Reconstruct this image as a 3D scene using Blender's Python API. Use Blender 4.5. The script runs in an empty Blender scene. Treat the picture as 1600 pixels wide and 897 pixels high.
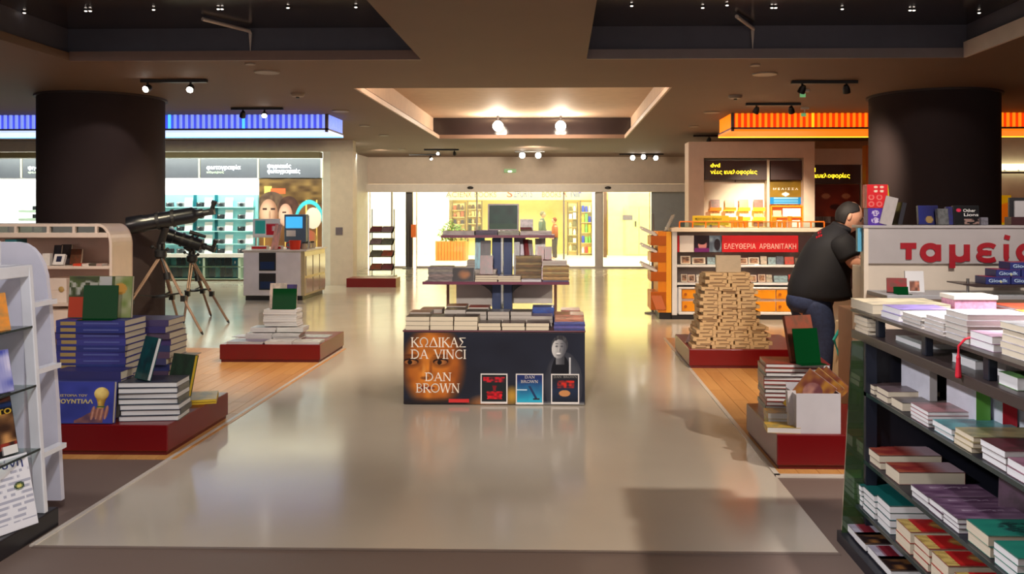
import bpy, bmesh, math, random
from mathutils import Vector, Matrix, Euler
random.seed(7)
S = bpy.context.scene
COL = S.collection
PI = math.pi
R = math.radians

# ------------------------------------------------------------------ camera
F, CX, CY, H = 1400.0, 842.0, 330.0, 1.5
YAW = math.atan(33 / 1400)
cd = bpy.data.cameras.new('camera')
cam = bpy.data.objects.new('camera', cd)
COL.objects.link(cam)
cam.location = (0, 0, H)
cam.rotation_euler = (PI / 2, 0, YAW)
cd.sensor_fit = 'HORIZONTAL'
cd.sensor_width = 36
cd.lens = F / 1600 * 36
cd.shift_x = (800 - CX) / 1600
cd.shift_y = (CY - 448.5) / 1600
cd.clip_end = 200
S.camera = cam

# ------------------------------------------------------------------ world, exposure
S.view_settings.view_transform = 'Standard'
S.view_settings.look = 'None'
S.view_settings.gamma = 1
S.view_settings.use_curve_mapping = False
S.view_settings.exposure = 0.0
wd = bpy.data.worlds.new('world')
wd.use_nodes = True
wd.node_tree.nodes['Background'].inputs[0].default_value = (1.0, .86, .78, 1)
wd.node_tree.nodes['Background'].inputs[1].default_value = .8
S.world = wd
S.cycles.use_denoising = True
S.cycles.max_bounces = 8
S.cycles.diffuse_bounces = 4
S.cycles.glossy_bounces = 3
S.cycles.transmission_bounces = 6
S.cycles.transparent_max_bounces = 10
S.cycles.sample_clamp_indirect = 6


def lamp(kind, loc, power, col=(1, .9, .78), size=.1, target=None, cone=60, blend=.5, size_y=None):
    d = bpy.data.lights.new('lamp_' + kind.lower(), kind)
    d.energy = power
    d.color = col
    if kind == 'AREA':
        d.shape = 'RECTANGLE'
        d.size = size
        d.size_y = size_y or size
    elif kind == 'SPOT':
        d.spot_size = R(cone)
        d.spot_blend = blend
        d.shadow_soft_size = size
    else:
        d.shadow_soft_size = size
    o = bpy.data.objects.new('lamp_' + kind.lower(), d)
    COL.objects.link(o)
    o.location = loc
    if target is not None:
        o.rotation_euler = (Vector(target) - Vector(loc)).to_track_quat('-Z', 'Y').to_euler()
    return o


CZ = 2.93      # ceiling height
WARM = (1, .84, .66)
COOL = (.86, .95, 1)
# the mall beyond the glass doors
lamp('AREA', (-1.5, 27.0, 3.9), 2300, (1, .90, .72), 16, (-1.5, 27.0, 0), size_y=6)
# camera shop on the left: lit from the ceiling behind its bulkhead
lamp('AREA', (-8.5, 18.45, 2.75), 210, (.88, 1, .93), 9, (-8.5, 19.4, 1.2), size_y=.4)
lamp('AREA', (-7.0, 16.4, 2.88), 75, (1, .95, .66), 6, (-7.0, 16.4, 0), size_y=.8)
# recess in the middle of the ceiling: unseen area strip added to light it evenly
lamp('AREA', (-.55, 10.15, 3.02), 150, (1, .80, .62), 3.2, (-.55, 15, 3.3), size_y=.12)
# front of the glass doors
lamp('SPOT', (-.6, 19.6, 2.88), 520, (1, .86, .66), .2, (-.6, 22.6, 1.6), 130, .9)
lamp('SPOT', (-4.2, 20.6, 2.88), 120, (1, .86, .66), .1, (-4.2, 23.0, 2.2), 100, .9)
# right hand shop: spot on the disc wall, added fill spot for the gondola front
lamp('SPOT', (3.6, 14.4, 2.85), 700, (1, .86, .62), .06, (3.75, 16.2, 1.25), 58, .8)
lamp('SPOT', (3.4, 9.9, 2.88), 420, (1, .80, .58), .08, (3.4, 12.6, .9), 70, .8)
# shop floor spots, with unseen fill spots added among them
lamp('SPOT', (2.0, 3.0, 2.88), 850, (1, .95, .92), .05, (2.05, 3.3, 1.0), 50, .7)
lamp('SPOT', (-2.0, 2.2, 2.88), 520, (.96, .94, 1), .1, (1.6, 3.3, .55), 36, .8)  # added shallow fill reaching the dark inside of the black unit
lamp('SPOT', (.2, 2.6, 2.88), 120, (.95, .94, 1), .1, (1.7, 3.4, .4), 60, .8)  # added cool fill for the right shelves
lamp('SPOT', (-.5, .8, 2.85), 900, (1, .90, .82), .12, (-.55, 7.3, .7), 34, .9)  # added frontal fill for the tower back boards and poster box
lamp('SPOT', (-.5, 4.0, 2.88), 100, (1, .88, .78), .12, (-.55, 6.9, .5), 70, .9)
lamp('SPOT', (-.8, 2.6, 2.88), 110, (1, .90, .82), .15, (-.9, 4.6, 0), 105, .9)
lamp('SPOT', (3.1, 3.3, 2.9), 420, (1, .90, .80), .06, (-.4, 4.9, 0), 95, .8)
lamp('SPOT', (-1.7, 8.9, 2.88), 220, (1, .84, .66), .1, (-2.6, 9.4, 0), 90, .9)
lamp('SPOT', (-2.6, 6.6, 2.88), 170, (1, .88, .74), .1, (-3.0, 8.9, .2), 75, .9)
lamp('SPOT', (1.6, 6.3, 2.88), 330, (1, .82, .62), .1, (1.9, 8.6, .4), 75, .9)
lamp('SPOT', (-4.0, 9.2, 2.88), 260, (1, .86, .56), .06, (-4.3, 12.0, 0), 75, .8)
lamp('SPOT', (-.6, 11.6, 2.9), 260, (1, .84, .62), .2, (-.6, 13.0, 0), 115, .9)
lamp('SPOT', (2.2, 11.6, 2.9), 160, (1, .78, .50), .1, (2.2, 12.4, 0), 100, .9)
lamp('SPOT', (-4.6, 9.9, 2.9), 20, (1, .85, .75), .03, (-5.95, 10.7, 1.2), 62, .25)
lamp('SPOT', (3.5, 9.2, 2.9), 14, (1, .85, .75), .03, (4.6, 11.0, 1.4), 60, .4)
lamp('SPOT', (-3.0, 4.2, 2.88), 90, (.96, .93, .92), .08, (-3.1, 5.7, .4), 75, .9)
lamp('SPOT', (-4.6, 7.0, 2.88), 170, (1, .84, .72), .08, (-5.2, 9.2, 1.0), 75, .8)
lamp('SPOT', (-1.3, 2.2, 2.88), 170, (.90, .92, 1), .12, (-2.6, 4.0, .7), 65, .9)  # added fill for the dim upright of the first left unit
lamp('SPOT', (2.6, 4.6, 2.88), 190, (1, .92, .86), .1, (2.9, 6.5, 1.1), 80, .8)
lamp('SPOT', (2.3, 3.6, 2.88), 100, (1, .88, .80), .1, (1.7, 5.4, .3), 70, .8)


# ------------------------------------------------------------------ pixel to place
def ray(u, v):
    a, b = (u - CX) / F, (CY - v) / F
    return Vector((-math.sin(YAW) + a * math.cos(YAW), math.cos(YAW) + a * math.sin(YAW), b))


def W(u, v, y):
    d = ray(u, v)
    return Vector((0, 0, H)) + d * (y / d.y)


def G(u, v, z=0.0):
    d = ray(u, v)
    return Vector((0, 0, H)) + d * ((z - H) / d.z)


def X_(u, y): return W(u, 330, y).x
def Z_(v, y, u=842): return W(u, v, y).z


def rect(u0, u1, v0, v1, y):
    m = (v0 + v1) / 2
    um = (u0 + u1) / 2
    return W(u0, m, y).x, W(u1, m, y).x, W(um, v1, y).z, W(um, v0, y).z


# ------------------------------------------------------------------ materials
def lin(c):
    c = c / 255
    return c / 12.92 if c <= .04045 else ((c + .055) / 1.055) ** 2.4


def L(rgb): return (lin(rgb[0]), lin(rgb[1]), lin(rgb[2]), 1)


MATS = {}


def M(name, rgb=(200, 200, 200), rough=.5, metal=0, emit=0, noise=.06, scale=6, coat=0, spec=.5, erg=None):
    if name in MATS:
        return MATS[name]
    m = bpy.data.materials.new(name)
    m.use_nodes = True
    nt = m.node_tree
    b = nt.nodes['Principled BSDF']
    b.inputs['Roughness'].default_value = rough
    b.inputs['Metallic'].default_value = metal
    b.inputs['Specular IOR Level'].default_value = spec
    b.inputs['Coat Weight'].default_value = coat
    tc = nt.nodes.new('ShaderNodeTexCoord')
    nz = nt.nodes.new('ShaderNodeTexNoise')
    nz.inputs['Scale'].default_value = scale
    nz.inputs['Detail'].default_value = 3
    nt.links.new(tc.outputs['Object'], nz.inputs['Vector'])
    mx = nt.nodes.new('ShaderNodeMix')
    mx.data_type = 'RGBA'
    c = L(rgb)
    mx.inputs['A'].default_value = tuple(max(0, x * (1 - noise * 2)) for x in c[:3]) + (1,)
    mx.inputs['B'].default_value = tuple(min(1, x * (1 + noise * 2)) for x in c[:3]) + (1,)
    nt.links.new(nz.outputs['Fac'], mx.inputs['Factor'])
    nt.links.new(mx.outputs['Result'], b.inputs['Base Color'])
    if emit:
        b.inputs['Emission Color'].default_value = L(erg or rgb)
        b.inputs['Emission Strength'].default_value = emit
    MATS[name] = m
    return m


def glass_mat(name, tint=(235, 245, 240), gloss=.08, diffuse=0.0):
    if name in MATS:
        return MATS[name]
    m = bpy.data.materials.new(name)
    m.use_nodes = True
    nt = m.node_tree
    nt.nodes.remove(nt.nodes['Principled BSDF'])
    out = nt.nodes['Material Output']
    t = nt.nodes.new('ShaderNodeBsdfTransparent')
    t.inputs[0].default_value = L(tint)
    g = nt.nodes.new('ShaderNodeBsdfGlossy')
    g.inputs['Roughness'].default_value = .05
    fr = nt.nodes.new('ShaderNodeFresnel')
    fr.inputs['IOR'].default_value = 1.35
    mx = nt.nodes.new('ShaderNodeMixShader')
    ad = nt.nodes.new('ShaderNodeMath')
    ad.operation = 'ADD'
    ad.inputs[1].default_value = gloss
    nt.links.new(fr.outputs[0], ad.inputs[0])
    nt.links.new(ad.outputs[0], mx.inputs[0])
    first = t
    if diffuse:
        d = nt.nodes.new('ShaderNodeBsdfDiffuse')
        d.inputs[0].default_value = L(tint)
        m2 = nt.nodes.new('ShaderNodeMixShader')
        m2.inputs[0].default_value = diffuse
        nt.links.new(t.outputs[0], m2.inputs[1])
        nt.links.new(d.outputs[0], m2.inputs[2])
        first = m2
    nt.links.new(first.outputs[0], mx.inputs[1])
    nt.links.new(g.outputs[0], mx.inputs[2])
    nt.links.new(mx.outputs[0], out.inputs[0])
    MATS[name] = m
    return m


def print_mat(name, lit=0, rough=.4):
    """flat print: colours come from the mesh's own colour attribute"""
    if name in MATS:
        return MATS[name]
    m = bpy.data.materials.new(name)
    m.use_nodes = True
    nt = m.node_tree
    b = nt.nodes['Principled BSDF']
    a = nt.nodes.new('ShaderNodeVertexColor')
    a.layer_name = 'Col'
    nt.links.new(a.outputs[0], b.inputs['Base Color'])
    b.inputs['Roughness'].default_value = rough
    b.inputs['Specular IOR Level'].default_value = .25
    if lit:
        nt.links.new(a.outputs[0], b.inputs['Emission Color'])
        b.inputs['Emission Strength'].default_value = lit
    MATS[name] = m
    return m


def cover_mat(name, rough, amount):
    """book cover: object colour, printed picture and title blocks that differ per book"""
    m = bpy.data.materials.new(name)
    m.use_nodes = True
    nt = m.node_tree
    N, K = nt.nodes.new, nt.links.new
    b = nt.nodes['Principled BSDF']
    b.inputs['Roughness'].default_value = rough
    oi = N('ShaderNodeObjectInfo')
    tc = N('ShaderNodeTexCoord')
    sc = N('ShaderNodeVectorMath'); sc.operation = 'MULTIPLY'; sc.inputs[1].default_value = (2.4, 2.4, 1)
    K(tc.outputs['Generated'], sc.inputs[0])
    nz = N('ShaderNodeTexNoise'); nz.noise_dimensions = '4D'; nz.inputs['Scale'].default_value = 1.6
    nz.inputs['Detail'].default_value = 4
    K(sc.outputs[0], nz.inputs['Vector'])
    wm = N('ShaderNodeMath'); wm.operation = 'MULTIPLY'; wm.inputs[1].default_value = 37
    K(oi.outputs['Random'], wm.inputs[0]); K(wm.outputs[0], nz.inputs['W'])
    ramp = N('ShaderNodeValToRGB')
    ramp.color_ramp.elements[0].position = .42
    ramp.color_ramp.elements[1].position = .62
    K(nz.outputs['Fac'], ramp.inputs[0])
    hs = N('ShaderNodeHueSaturation')
    hs.inputs['Hue'].default_value = .53
    hs.inputs['Saturation'].default_value = .8
    hs.inputs['Value'].default_value = .45
    K(oi.outputs['Color'], hs.inputs['Color'])
    m1 = N('ShaderNodeMix'); m1.data_type = 'RGBA'
    am = N('ShaderNodeMath'); am.operation = 'MULTIPLY'; am.inputs[1].default_value = amount
    K(ramp.outputs[0], am.inputs[0]); K(am.outputs[0], m1.inputs['Factor'])
    K(oi.outputs['Color'], m1.inputs['A']); K(hs.outputs[0], m1.inputs['B'])
    K(m1.outputs['Result'], b.inputs['Base Color'])
    MATS[name] = m
    return m


COVER = cover_mat('book_cover', .32, .8)
COVER_PLAIN = cover_mat('book_cover_plain', .4, .15)


def page_mat(name, rgb, dark=.82):
    m = M(name, rgb, .75, noise=.03)
    nt = m.node_tree
    b = nt.nodes['Principled BSDF']
    tc = nt.nodes.new('ShaderNodeTexCoord')
    mp = nt.nodes.new('ShaderNodeMapping'); mp.inputs['Scale'].default_value = (2, 2, 420)
    nt.links.new(tc.outputs['Object'], mp.inputs[0])
    nz = nt.nodes.new('ShaderNodeTexNoise'); nz.inputs['Scale'].default_value = 1
    nt.links.new(mp.outputs[0], nz.inputs['Vector'])
    mx = nt.nodes.new('ShaderNodeMix'); mx.data_type = 'RGBA'
    c = L(rgb)
    mx.inputs['A'].default_value = tuple(x * dark for x in c[:3]) + (1,)
    mx.inputs['B'].default_value = c
    nt.links.new(nz.outputs['Fac'], mx.inputs['Factor'])
    nt.links.new(mx.outputs['Result'], b.inputs['Base Color'])
    return m


PAGES = {'cream': page_mat('pages_cream', (222, 208, 182)), 'yellow': page_mat('pages_yellow', (226, 190, 50)), 'white': page_mat('pages_white', (232, 230, 228)),
         'grey': page_mat('pages_grey', (196, 186, 176)), 'tan': page_mat('pages_tan', (206, 182, 140))}


# ------------------------------------------------------------------ mesh builder
class MB:
    def __init__(s):
        s.v, s.f, s.m = [], [], []

    def add(s, vs, fs, m=0):
        o = len(s.v)
        s.v += [Vector(p) for p in vs]
        s.f += [[i + o for i in f] for f in fs]
        s.m += [m] * len(fs)
        return s

    def box(s, x0, x1, y0, y1, z0, z1, m=0):
        x0, x1 = min(x0, x1), max(x0, x1)
        y0, y1 = min(y0, y1), max(y0, y1)
        z0, z1 = min(z0, z1), max(z0, z1)
        return s.add([(x0, y0, z0), (x1, y0, z0), (x1, y1, z0), (x0, y1, z0), (x0, y0, z1), (x1, y0, z1), (x1, y1, z1), (x0, y1, z1)],
                     [(0, 3, 2, 1), (4, 5, 6, 7), (0, 1, 5, 4), (1, 2, 6, 5), (2, 3, 7, 6), (3, 0, 4, 7)], m)

    def obox(s, c, size, rot=None, m=0):
        mat = rot.to_3x3() if rot is not None else Matrix.Identity(3)
        c = Vector(c)
        a, b, d = size[0] / 2, size[1] / 2, size[2] / 2
        vs = [c + mat @ Vector(p) for p in ((-a, -b, -d), (a, -b, -d), (a, b, -d), (-a, b, -d), (-a, -b, d), (a, -b, d), (a, b, d), (-a, b, d))]
        return s.add(vs, [(0, 3, 2, 1), (4, 5, 6, 7), (0, 1, 5, 4), (1, 2, 6, 5), (2, 3, 7, 6), (3, 0, 4, 7)], m)

    def prism(s, poly, axis, a, b, m=0):
        """poly of 2-D points in the plane across the axis, from a to b"""
        def P(p, t):
            return {'x': (t, p[0], p[1]), 'y': (p[0], t, p[1]), 'z': (p[0], p[1], t)}[axis]
        n = len(poly)
        vs = [P(p, a) for p in poly] + [P(p, b) for p in poly]
        fs = [list(range(n))[::-1], list(range(n, 2 * n))] + [(i, (i + 1) % n, n + (i + 1) % n, n + i) for i in range(n)]
        return s.add(vs, fs, m)

    def tube(s, pts, r, seg=10, m=0, caps=True):
        pts = [Vector(p) for p in pts]
        rr = r if isinstance(r, (list, tuple)) else [r] * len(pts)
        n = len(pts)
        vs, fs = [], []
        ref = None
        for i, p in enumerate(pts):
            d = (pts[min(i + 1, n - 1)] - pts[max(i - 1, 0)])
            if d.length < 1e-9:
                d = (pts[-1] - pts[0])
            d.normalize()
            if ref is None:
                ref = Vector((0, 0, 1)) if abs(d.z) < .9 else Vector((1, 0, 0))
            a = d.cross(ref).normalized()
            b = a.cross(d)
            for k in range(seg):
                t = 2 * PI * k / seg
                vs.append(p + (a * math.cos(t) + b * math.sin(t)) * rr[i])
        for i in range(n - 1):
            for k in range(seg):
                k2 = (k + 1) % seg
                fs.append((i * seg + k, i * seg + k2, (i + 1) * seg + k2, (i + 1) * seg + k))
        if caps:
            fs.append(list(range(seg))[::-1])
            fs.append([(n - 1) * seg + k for k in range(seg)])
        return s.add(vs, fs, m)

    def lathe(s, prof, c=(0, 0, 0), seg=20, m=0, axis=None):
        """profile of (radius, height)"""
        q = Vector((0, 0, 1)).rotation_difference(Vector(axis)) if axis is not None else None
        vs, fs = [], []
        for r, h in prof:
            for k in range(seg):
                t = 2 * PI * k / seg
                p = Vector((r * math.cos(t), r * math.sin(t), h))
                vs.append(Vector(c) + (q @ p if q else p))
        for i in range(len(prof) - 1):
            for k in range(seg):
                k2 = (k + 1) % seg
                fs.append((i * seg + k, i * seg + k2, (i + 1) * seg + k2, (i + 1) * seg + k))
        fs.append(list(range(seg))[::-1])
        fs.append([(len(prof) - 1) * seg + k for k in range(seg)])
        return s.add(vs, fs, m)

    def ball(s, c, r, seg=12, rings=8, m=0):
        r = r if isinstance(r, (list, tuple)) else (r, r, r)
        vs, fs = [], []
        for i in range(1, rings):
            p = PI * i / rings
            for k in range(seg):
                t = 2 * PI * k / seg
                vs.append((c[0] + r[0] * math.sin(p) * math.cos(t), c[1] + r[1] * math.sin(p) * math.sin(t), c[2] + r[2] * math.cos(p)))
        for i in range(rings - 2):
            for k in range(seg):
                k2 = (k + 1) % seg
                fs.append((i * seg + k, (i + 1) * seg + k, (i + 1) * seg + k2, i * seg + k2))
        a, b = len(vs), len(vs) + 1
        vs += [(c[0], c[1], c[2] + r[2]), (c[0], c[1], c[2] - r[2])]
        for k in range(seg):
            k2 = (k + 1) % seg
            fs.append((a, k, k2))
            fs.append((b, (rings - 2) * seg + k2, (rings - 2) * seg + k))
        return s.add(vs, fs, m)

    def mesh(s, name, mats, off=Vector((0, 0, 0)), smooth=False):
        me = bpy.data.meshes.new(name)
        me.from_pydata([tuple(p - off) for p in s.v], [], s.f)
        mats = mats if isinstance(mats, (list, tuple)) else [mats]
        for x in mats:
            me.materials.append(x)
        me.polygons.foreach_set('material_index', s.m)
        if smooth:
            me.polygons.foreach_set('use_smooth', [True] * len(s.f))
        me.update()
        return me

    def build(s, name, mats, parent=None, smooth=False, bevel=0, local=False, origin=None):
        if local:
            off = Vector((0, 0, 0))
        elif parent is not None:
            off = world_loc(parent)
        elif origin is not None:
            off = Vector(origin)
        else:
            xs, ys, zs = zip(*[tuple(p) for p in s.v])
            off = Vector(((min(xs) + max(xs)) / 2, (min(ys) + max(ys)) / 2, min(zs)))
        o = bpy.data.objects.new(name, s.mesh(name, mats, off, smooth))
        COL.objects.link(o)
        if parent is not None:
            o.parent = parent
        elif not local:
            o.location = off
        if smooth:
            md = o.modifiers.new('edges', 'EDGE_SPLIT')
            md.split_angle = R(38)
        if bevel:
            md = o.modifiers.new('bevel', 'BEVEL')
            md.width = bevel
            md.segments = 2
            md.limit_method = 'ANGLE'
        return o


def world_loc(o):
    p = Vector((0, 0, 0))
    while o is not None:
        p += o.location
        o = o.parent
    return p


def tag(o, label=None, cat=None, group=None, kind=None):
    if label: o['label'] = label
    if cat: o['category'] = cat
    if group: o['group'] = group
    if kind: o['kind'] = kind
    return o


def thing(name, label, cat, loc=(0, 0, 0), group=None, rz=0):
    o = bpy.data.objects.new(name, None)
    o.empty_display_size = .1
    COL.objects.link(o)
    o.location = loc
    o.rotation_euler = (0, 0, rz)
    return tag(o, label, cat, group)


def struct(name, mb, mats, **k):
    return tag(mb.build(name, mats, **k), kind='structure')


# ------------------------------------------------------------------ flat prints and lettering
def lerp(a, b, t): return tuple(a[i] + (b[i] - a[i]) * t for i in range(3))
def clamp(x, a=0, b=1): return max(a, min(b, x))
def ell(u, v, cu, cv, ru, rv): return ((u - cu) / ru) ** 2 + ((v - cv) / rv) ** 2


def hn(x, y, k=0):
    """cheap value noise"""
    def h(i, j):
        n = math.sin(i * 127.1 + j * 311.7 + k * 74.7) * 43758.5453
        return n - math.floor(n)
    i, j = math.floor(x), math.floor(y)
    a, b = x - i, y - j
    a, b = a * a * (3 - 2 * a), b * b * (3 - 2 * b)
    return (h(i, j) * (1 - a) + h(i + 1, j) * a) * (1 - b) + (h(i, j + 1) * (1 - a) + h(i + 1, j + 1) * a) * b


def painted(name, x0, x1, z0, z1, y, nx, ny, fn, parent=None, mat=None, thick=.002, local=False, basis=None):
    """a thin printed sheet facing -Y, its picture in a colour attribute"""
    vs = [(x0 + (x1 - x0) * i / nx, y, z0 + (z1 - z0) * j / ny) for j in range(ny + 1) for i in range(nx + 1)]
    fs, cols = [], []
    for j in range(ny):
        for i in range(nx):
            a = j * (nx + 1) + i
            fs.append((a, a + 1, a + nx + 2, a + nx + 1))
            q = [fn((i + a) / nx, (j + b) / ny) for a in (.25, .75) for b in (.25, .75)]
            cols.append(L(tuple(clamp(sum(k[n] for k in q) / 4, 0, 255) for n in range(3))))
    o = len(vs)
    vs += [(x0, y + thick, z0), (x1, y + thick, z0), (x1, y + thick, z1), (x0, y + thick, z1)]
    a, b, c, d = 0, nx, (ny + 1) * (nx + 1) - 1, ny * (nx + 1)
    for f in ((o + 1, o, o + 3, o + 2), (a, o, o + 1, b), (b, o + 1, o + 2, c), (c, o + 2, o + 3, d), (d, o + 3, o, a)):
        fs.append(f)
        cols.append(L((120, 115, 110)))
    mb = MB()
    mb.add([basis @ Vector(p) for p in vs] if basis is not None else vs, fs)
    ob = mb.build(name, mat or print_mat('print'), parent, local=local)
    at = ob.data.color_attributes.new('Col', 'FLOAT_COLOR', 'CORNER')
    flat = []
    for f, c in zip(fs, cols):
        flat += list(c) * len(f)
    at.data.foreach_set('color', flat)
    return ob


def text_mesh(s, size, bold=0.0, depth=.002, align='LEFT', spacing=1.0):
    c = bpy.data.curves.new('lettering', 'FONT')
    c.body = s
    c.size = size
    c.offset = bold * size
    c.extrude = depth
    c.align_x = align
    c.space_character = spacing
    c.resolution_u = 3
    t = bpy.data.objects.new('lettering', c)
    COL.objects.link(t)
    bpy.context.view_layer.update()
    me = bpy.data.meshes.new_from_object(t.evaluated_get(bpy.context.evaluated_depsgraph_get()))
    bpy.data.objects.remove(t)
    bpy.data.curves.remove(c)
    return me


def lettering(s, x0, x1, zbase, y, size, mat, parent, bold=0.0, depth=.002, spacing=1.0, basis=None, fit=True):
    """text facing -Y, fitted between x0 and x1 in world coordinates"""
    me = text_mesh(s, size, bold, depth, spacing=spacing)
    xs = [p.co.x for p in me.vertices]
    a, b = min(xs), max(xs)
    k = (x1 - x0) / (b - a) if fit else 1
    off = world_loc(parent) if parent is not None else Vector((0, 0, 0))
    for p in me.vertices:
        q = Vector((x0 + (p.co.x - a) * k, y - p.co.z, zbase + p.co.y))
        p.co = (basis @ q) if basis is not None else (q - off)
    me.materials.clear()
    me.materials.append(mat)
    o = bpy.data.objects.new('lettering', me)
    COL.objects.link(o)
    if parent is not None:
        o.parent = parent
    return o


def arc(cx, cy, rx, ry, a0, a1, n=12):
    return [(cx + rx * math.cos(R(a0 + (a1 - a0) * i / n)), cy + ry * math.sin(R(a0 + (a1 - a0) * i / n))) for i in range(n + 1)]


TH, TN = .13, .065
ROMAN = {   # a small inscriptional alphabet: strokes and serif feet
    'K': (.80, [(TH, [(.14, 0), (.14, 1)]), (TN, [(.16, .45), (.66, 1)]), (TH, [(.30, .58), (.74, 0)])], [(.14, 0), (.14, 1), (.66, 1), (.74, 0)]),
    'Ω': (.98, [(TH * .9, arc(.48, .56, .36, .42, -62, 242, 22)), (TN, [(.08, .04), (.36, .04)]), (TN, [(.60, .04), (.88, .04)]), (TN, [(.31, .04), (.31, .2)]), (TN, [(.65, .04), (.65, .2)])], []),
    'Δ': (.90, [(TN, [(.05, .04), (.43, 1)]), (TH, [(.43, 1), (.80, .04)]), (TN, [(.05, .04), (.80, .04)])], []),
    'I': (.32, [(TH, [(.14, 0), (.14, 1)])], [(.14, 0), (.14, 1)]),
    'A': (.88, [(TN, [(.10, 0), (.43, 1)]), (TH, [(.43, 1), (.76, 0)]), (TN, [(.22, .36), (.64, .36)])], [(.10, 0), (.76, 0)]),
    'Σ': (.76, [(TN, [(.08, .96), (.66, .96)]), (TH, [(.10, .94), (.40, .52)]), (TN, [(.40, .52), (.08, .06)]), (TN, [(.08, .04), (.68, .04)])], []),
    'D': (.88, [(TH, [(.14, 0), (.14, 1)]), (TH, arc(.30, .5, .46, .48, -90, 90)), (TN, [(.14, .97), (.32, .97)]), (TN, [(.14, .03), (.32, .03)])], [(.12, 0), (.12, 1)]),
    'V': (.84, [(TH, [(.08, 1), (.42, 0)]), (TN, [(.42, 0), (.74, 1)])], [(.08, 1), (.74, 1)]),
    'N': (.90, [(TN, [(.13, 0), (.13, 1)]), (TH, [(.13, 1), (.72, 0)]), (TN, [(.72, 0), (.72, 1)])], [(.13, 0), (.13, 1), (.72, 1)]),
    'C': (.84, [(TH * .9, arc(.46, .5, .38, .47, 48, 312, 20))], []),
    'B': (.72, [(TH, [(.14, 0), (.14, 1)]), (TN * 1.4, arc(.28, .76, .26, .22, -90, 90)), (TN * 1.6, arc(.28, .27, .34, .25, -90, 90)), (TN, [(.14, .98), (.3, .98)]), (TN, [(.14, .53), (.3, .53)]), (TN, [(.14, .03), (.3, .03)])], [(.12, 0), (.12, 1)]),
    'R': (.80, [(TH, [(.14, 0), (.14, 1)]), (TN * 1.5, arc(.28, .75, .30, .23, -90, 90)), (TN, [(.14, .98), (.3, .98)]), (TN, [(.14, .52), (.3, .52)]), (TH, [(.34, .52), (.74, 0)])], [(.14, 0), (.12, 1), (.74, 0)]),
    'O': (.98, [(TH * .9, arc(.48, .5, .40, .46, 0, 360, 26))], []),
    'W': (1.18, [(TH, [(.06, 1), (.30, 0)]), (TN, [(.30, 0), (.56, 1)]), (TH, [(.56, 1), (.80, 0)]), (TN, [(.80, 0), (1.06, 1)])], [(.06, 1), (.56, 1), (1.06, 1)]),
    ' ': (.55, [], []),
}


def roman(s, x0, x1, z0, z1, y, mat, parent, depth=.003):
    total = sum(ROMAN[c][0] for c in s)
    kx, kz = (x1 - x0) / total, z1 - z0
    mb = MB()
    x = x0
    lay = 0

    def stroke(pts, th):
        nonlocal lay
        lay += 1
        yy = y - (lay % 7) * .00006
        for (ax, az), (bx, bz) in zip(pts[:-1], pts[1:]):
            a, b = Vector((x + ax * kx, z0 + az * kz)), Vector((x + bx * kx, z0 + bz * kz))
            d = b - a
            if d.length < 1e-6:
                continue
            n = Vector((-d.y, d.x)).normalized() * th * kz / 2
            e = d.normalized() * th * kz * .12
            q = [a - e + n, a - e - n, b + e - n, b + e + n]
            mb.prism([(p.x, p.y) for p in q], 'y', yy, yy - depth)
    for c in s:
        w, st, sf = ROMAN[c]
        for th, pts in st:
            stroke(pts, th)
        for px, pz in sf:
            stroke([(px - .13, abs(pz - .02)), (px + .13, abs(pz - .02))], .05)
        x += w * kx
    return mb.build('lettering', mat, parent)


# ------------------------------------------------------------------ books
BOOK_MESH = {}


def book_meshes(w, l, t, hard, mat, pages):
    k = (round(w, 3), round(l, 3), round(t, 3), hard, mat.name, pages)
    if k not in BOOK_MESH:
        w, l, t = k[:3]
        tb = min(.0035 if hard else .0014, t * .2)
        ins = .004 if hard else .0012
        c = MB()
        c.box(-w / 2, w / 2, -l / 2, l / 2, 0, tb)
        c.box(-w / 2, w / 2, -l / 2, l / 2, t - tb, t)
        c.box(-w / 2, -w / 2 + tb, -l / 2, l / 2, tb, t - tb)
        p = MB()
        p.box(-w / 2 + tb, w / 2 - ins, -l / 2 + ins, l / 2 - ins, tb, t - tb)
        BOOK_MESH[k] = (c.mesh('book', mat), p.mesh('page_block', PAGES[pages]))
    return BOOK_MESH[k]


def book(loc, w, l, t, rot, col, label, group=None, hard=False, mat=None, pages='cream', name='book', cat='book'):
    c, p = book_meshes(w, l, max(t, .004), hard, mat or COVER, pages)
    o = bpy.data.objects.new(name, c)
    o.location = loc
    o.rotation_euler = rot if not isinstance(rot, (int, float)) else (0, 0, rot)
    o.color = L(col)
    COL.objects.link(o)
    q = bpy.data.objects.new('page_block', p)
    q.parent = o
    COL.objects.link(q)
    return tag(o, label, cat, group)


NTH = ['topmost', 'second', 'third', 'fourth', 'fifth', 'sixth', 'seventh', 'eighth', 'ninth', 'tenth', 'eleventh', 'twelfth',
       'thirteenth', 'fourteenth', 'fifteenth', 'sixteenth', 'seventeenth', 'eighteenth', 'nineteenth', 'twentieth']


def nth(i, n):
    if n == 1: return 'single'
    return 'topmost' if i == 0 else 'bottom' if i == n - 1 else NTH[i] + ' from top'


FACE = {'foot': 0, 'top': PI, 'spine': PI / 2, 'fore': -PI / 2}


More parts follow.
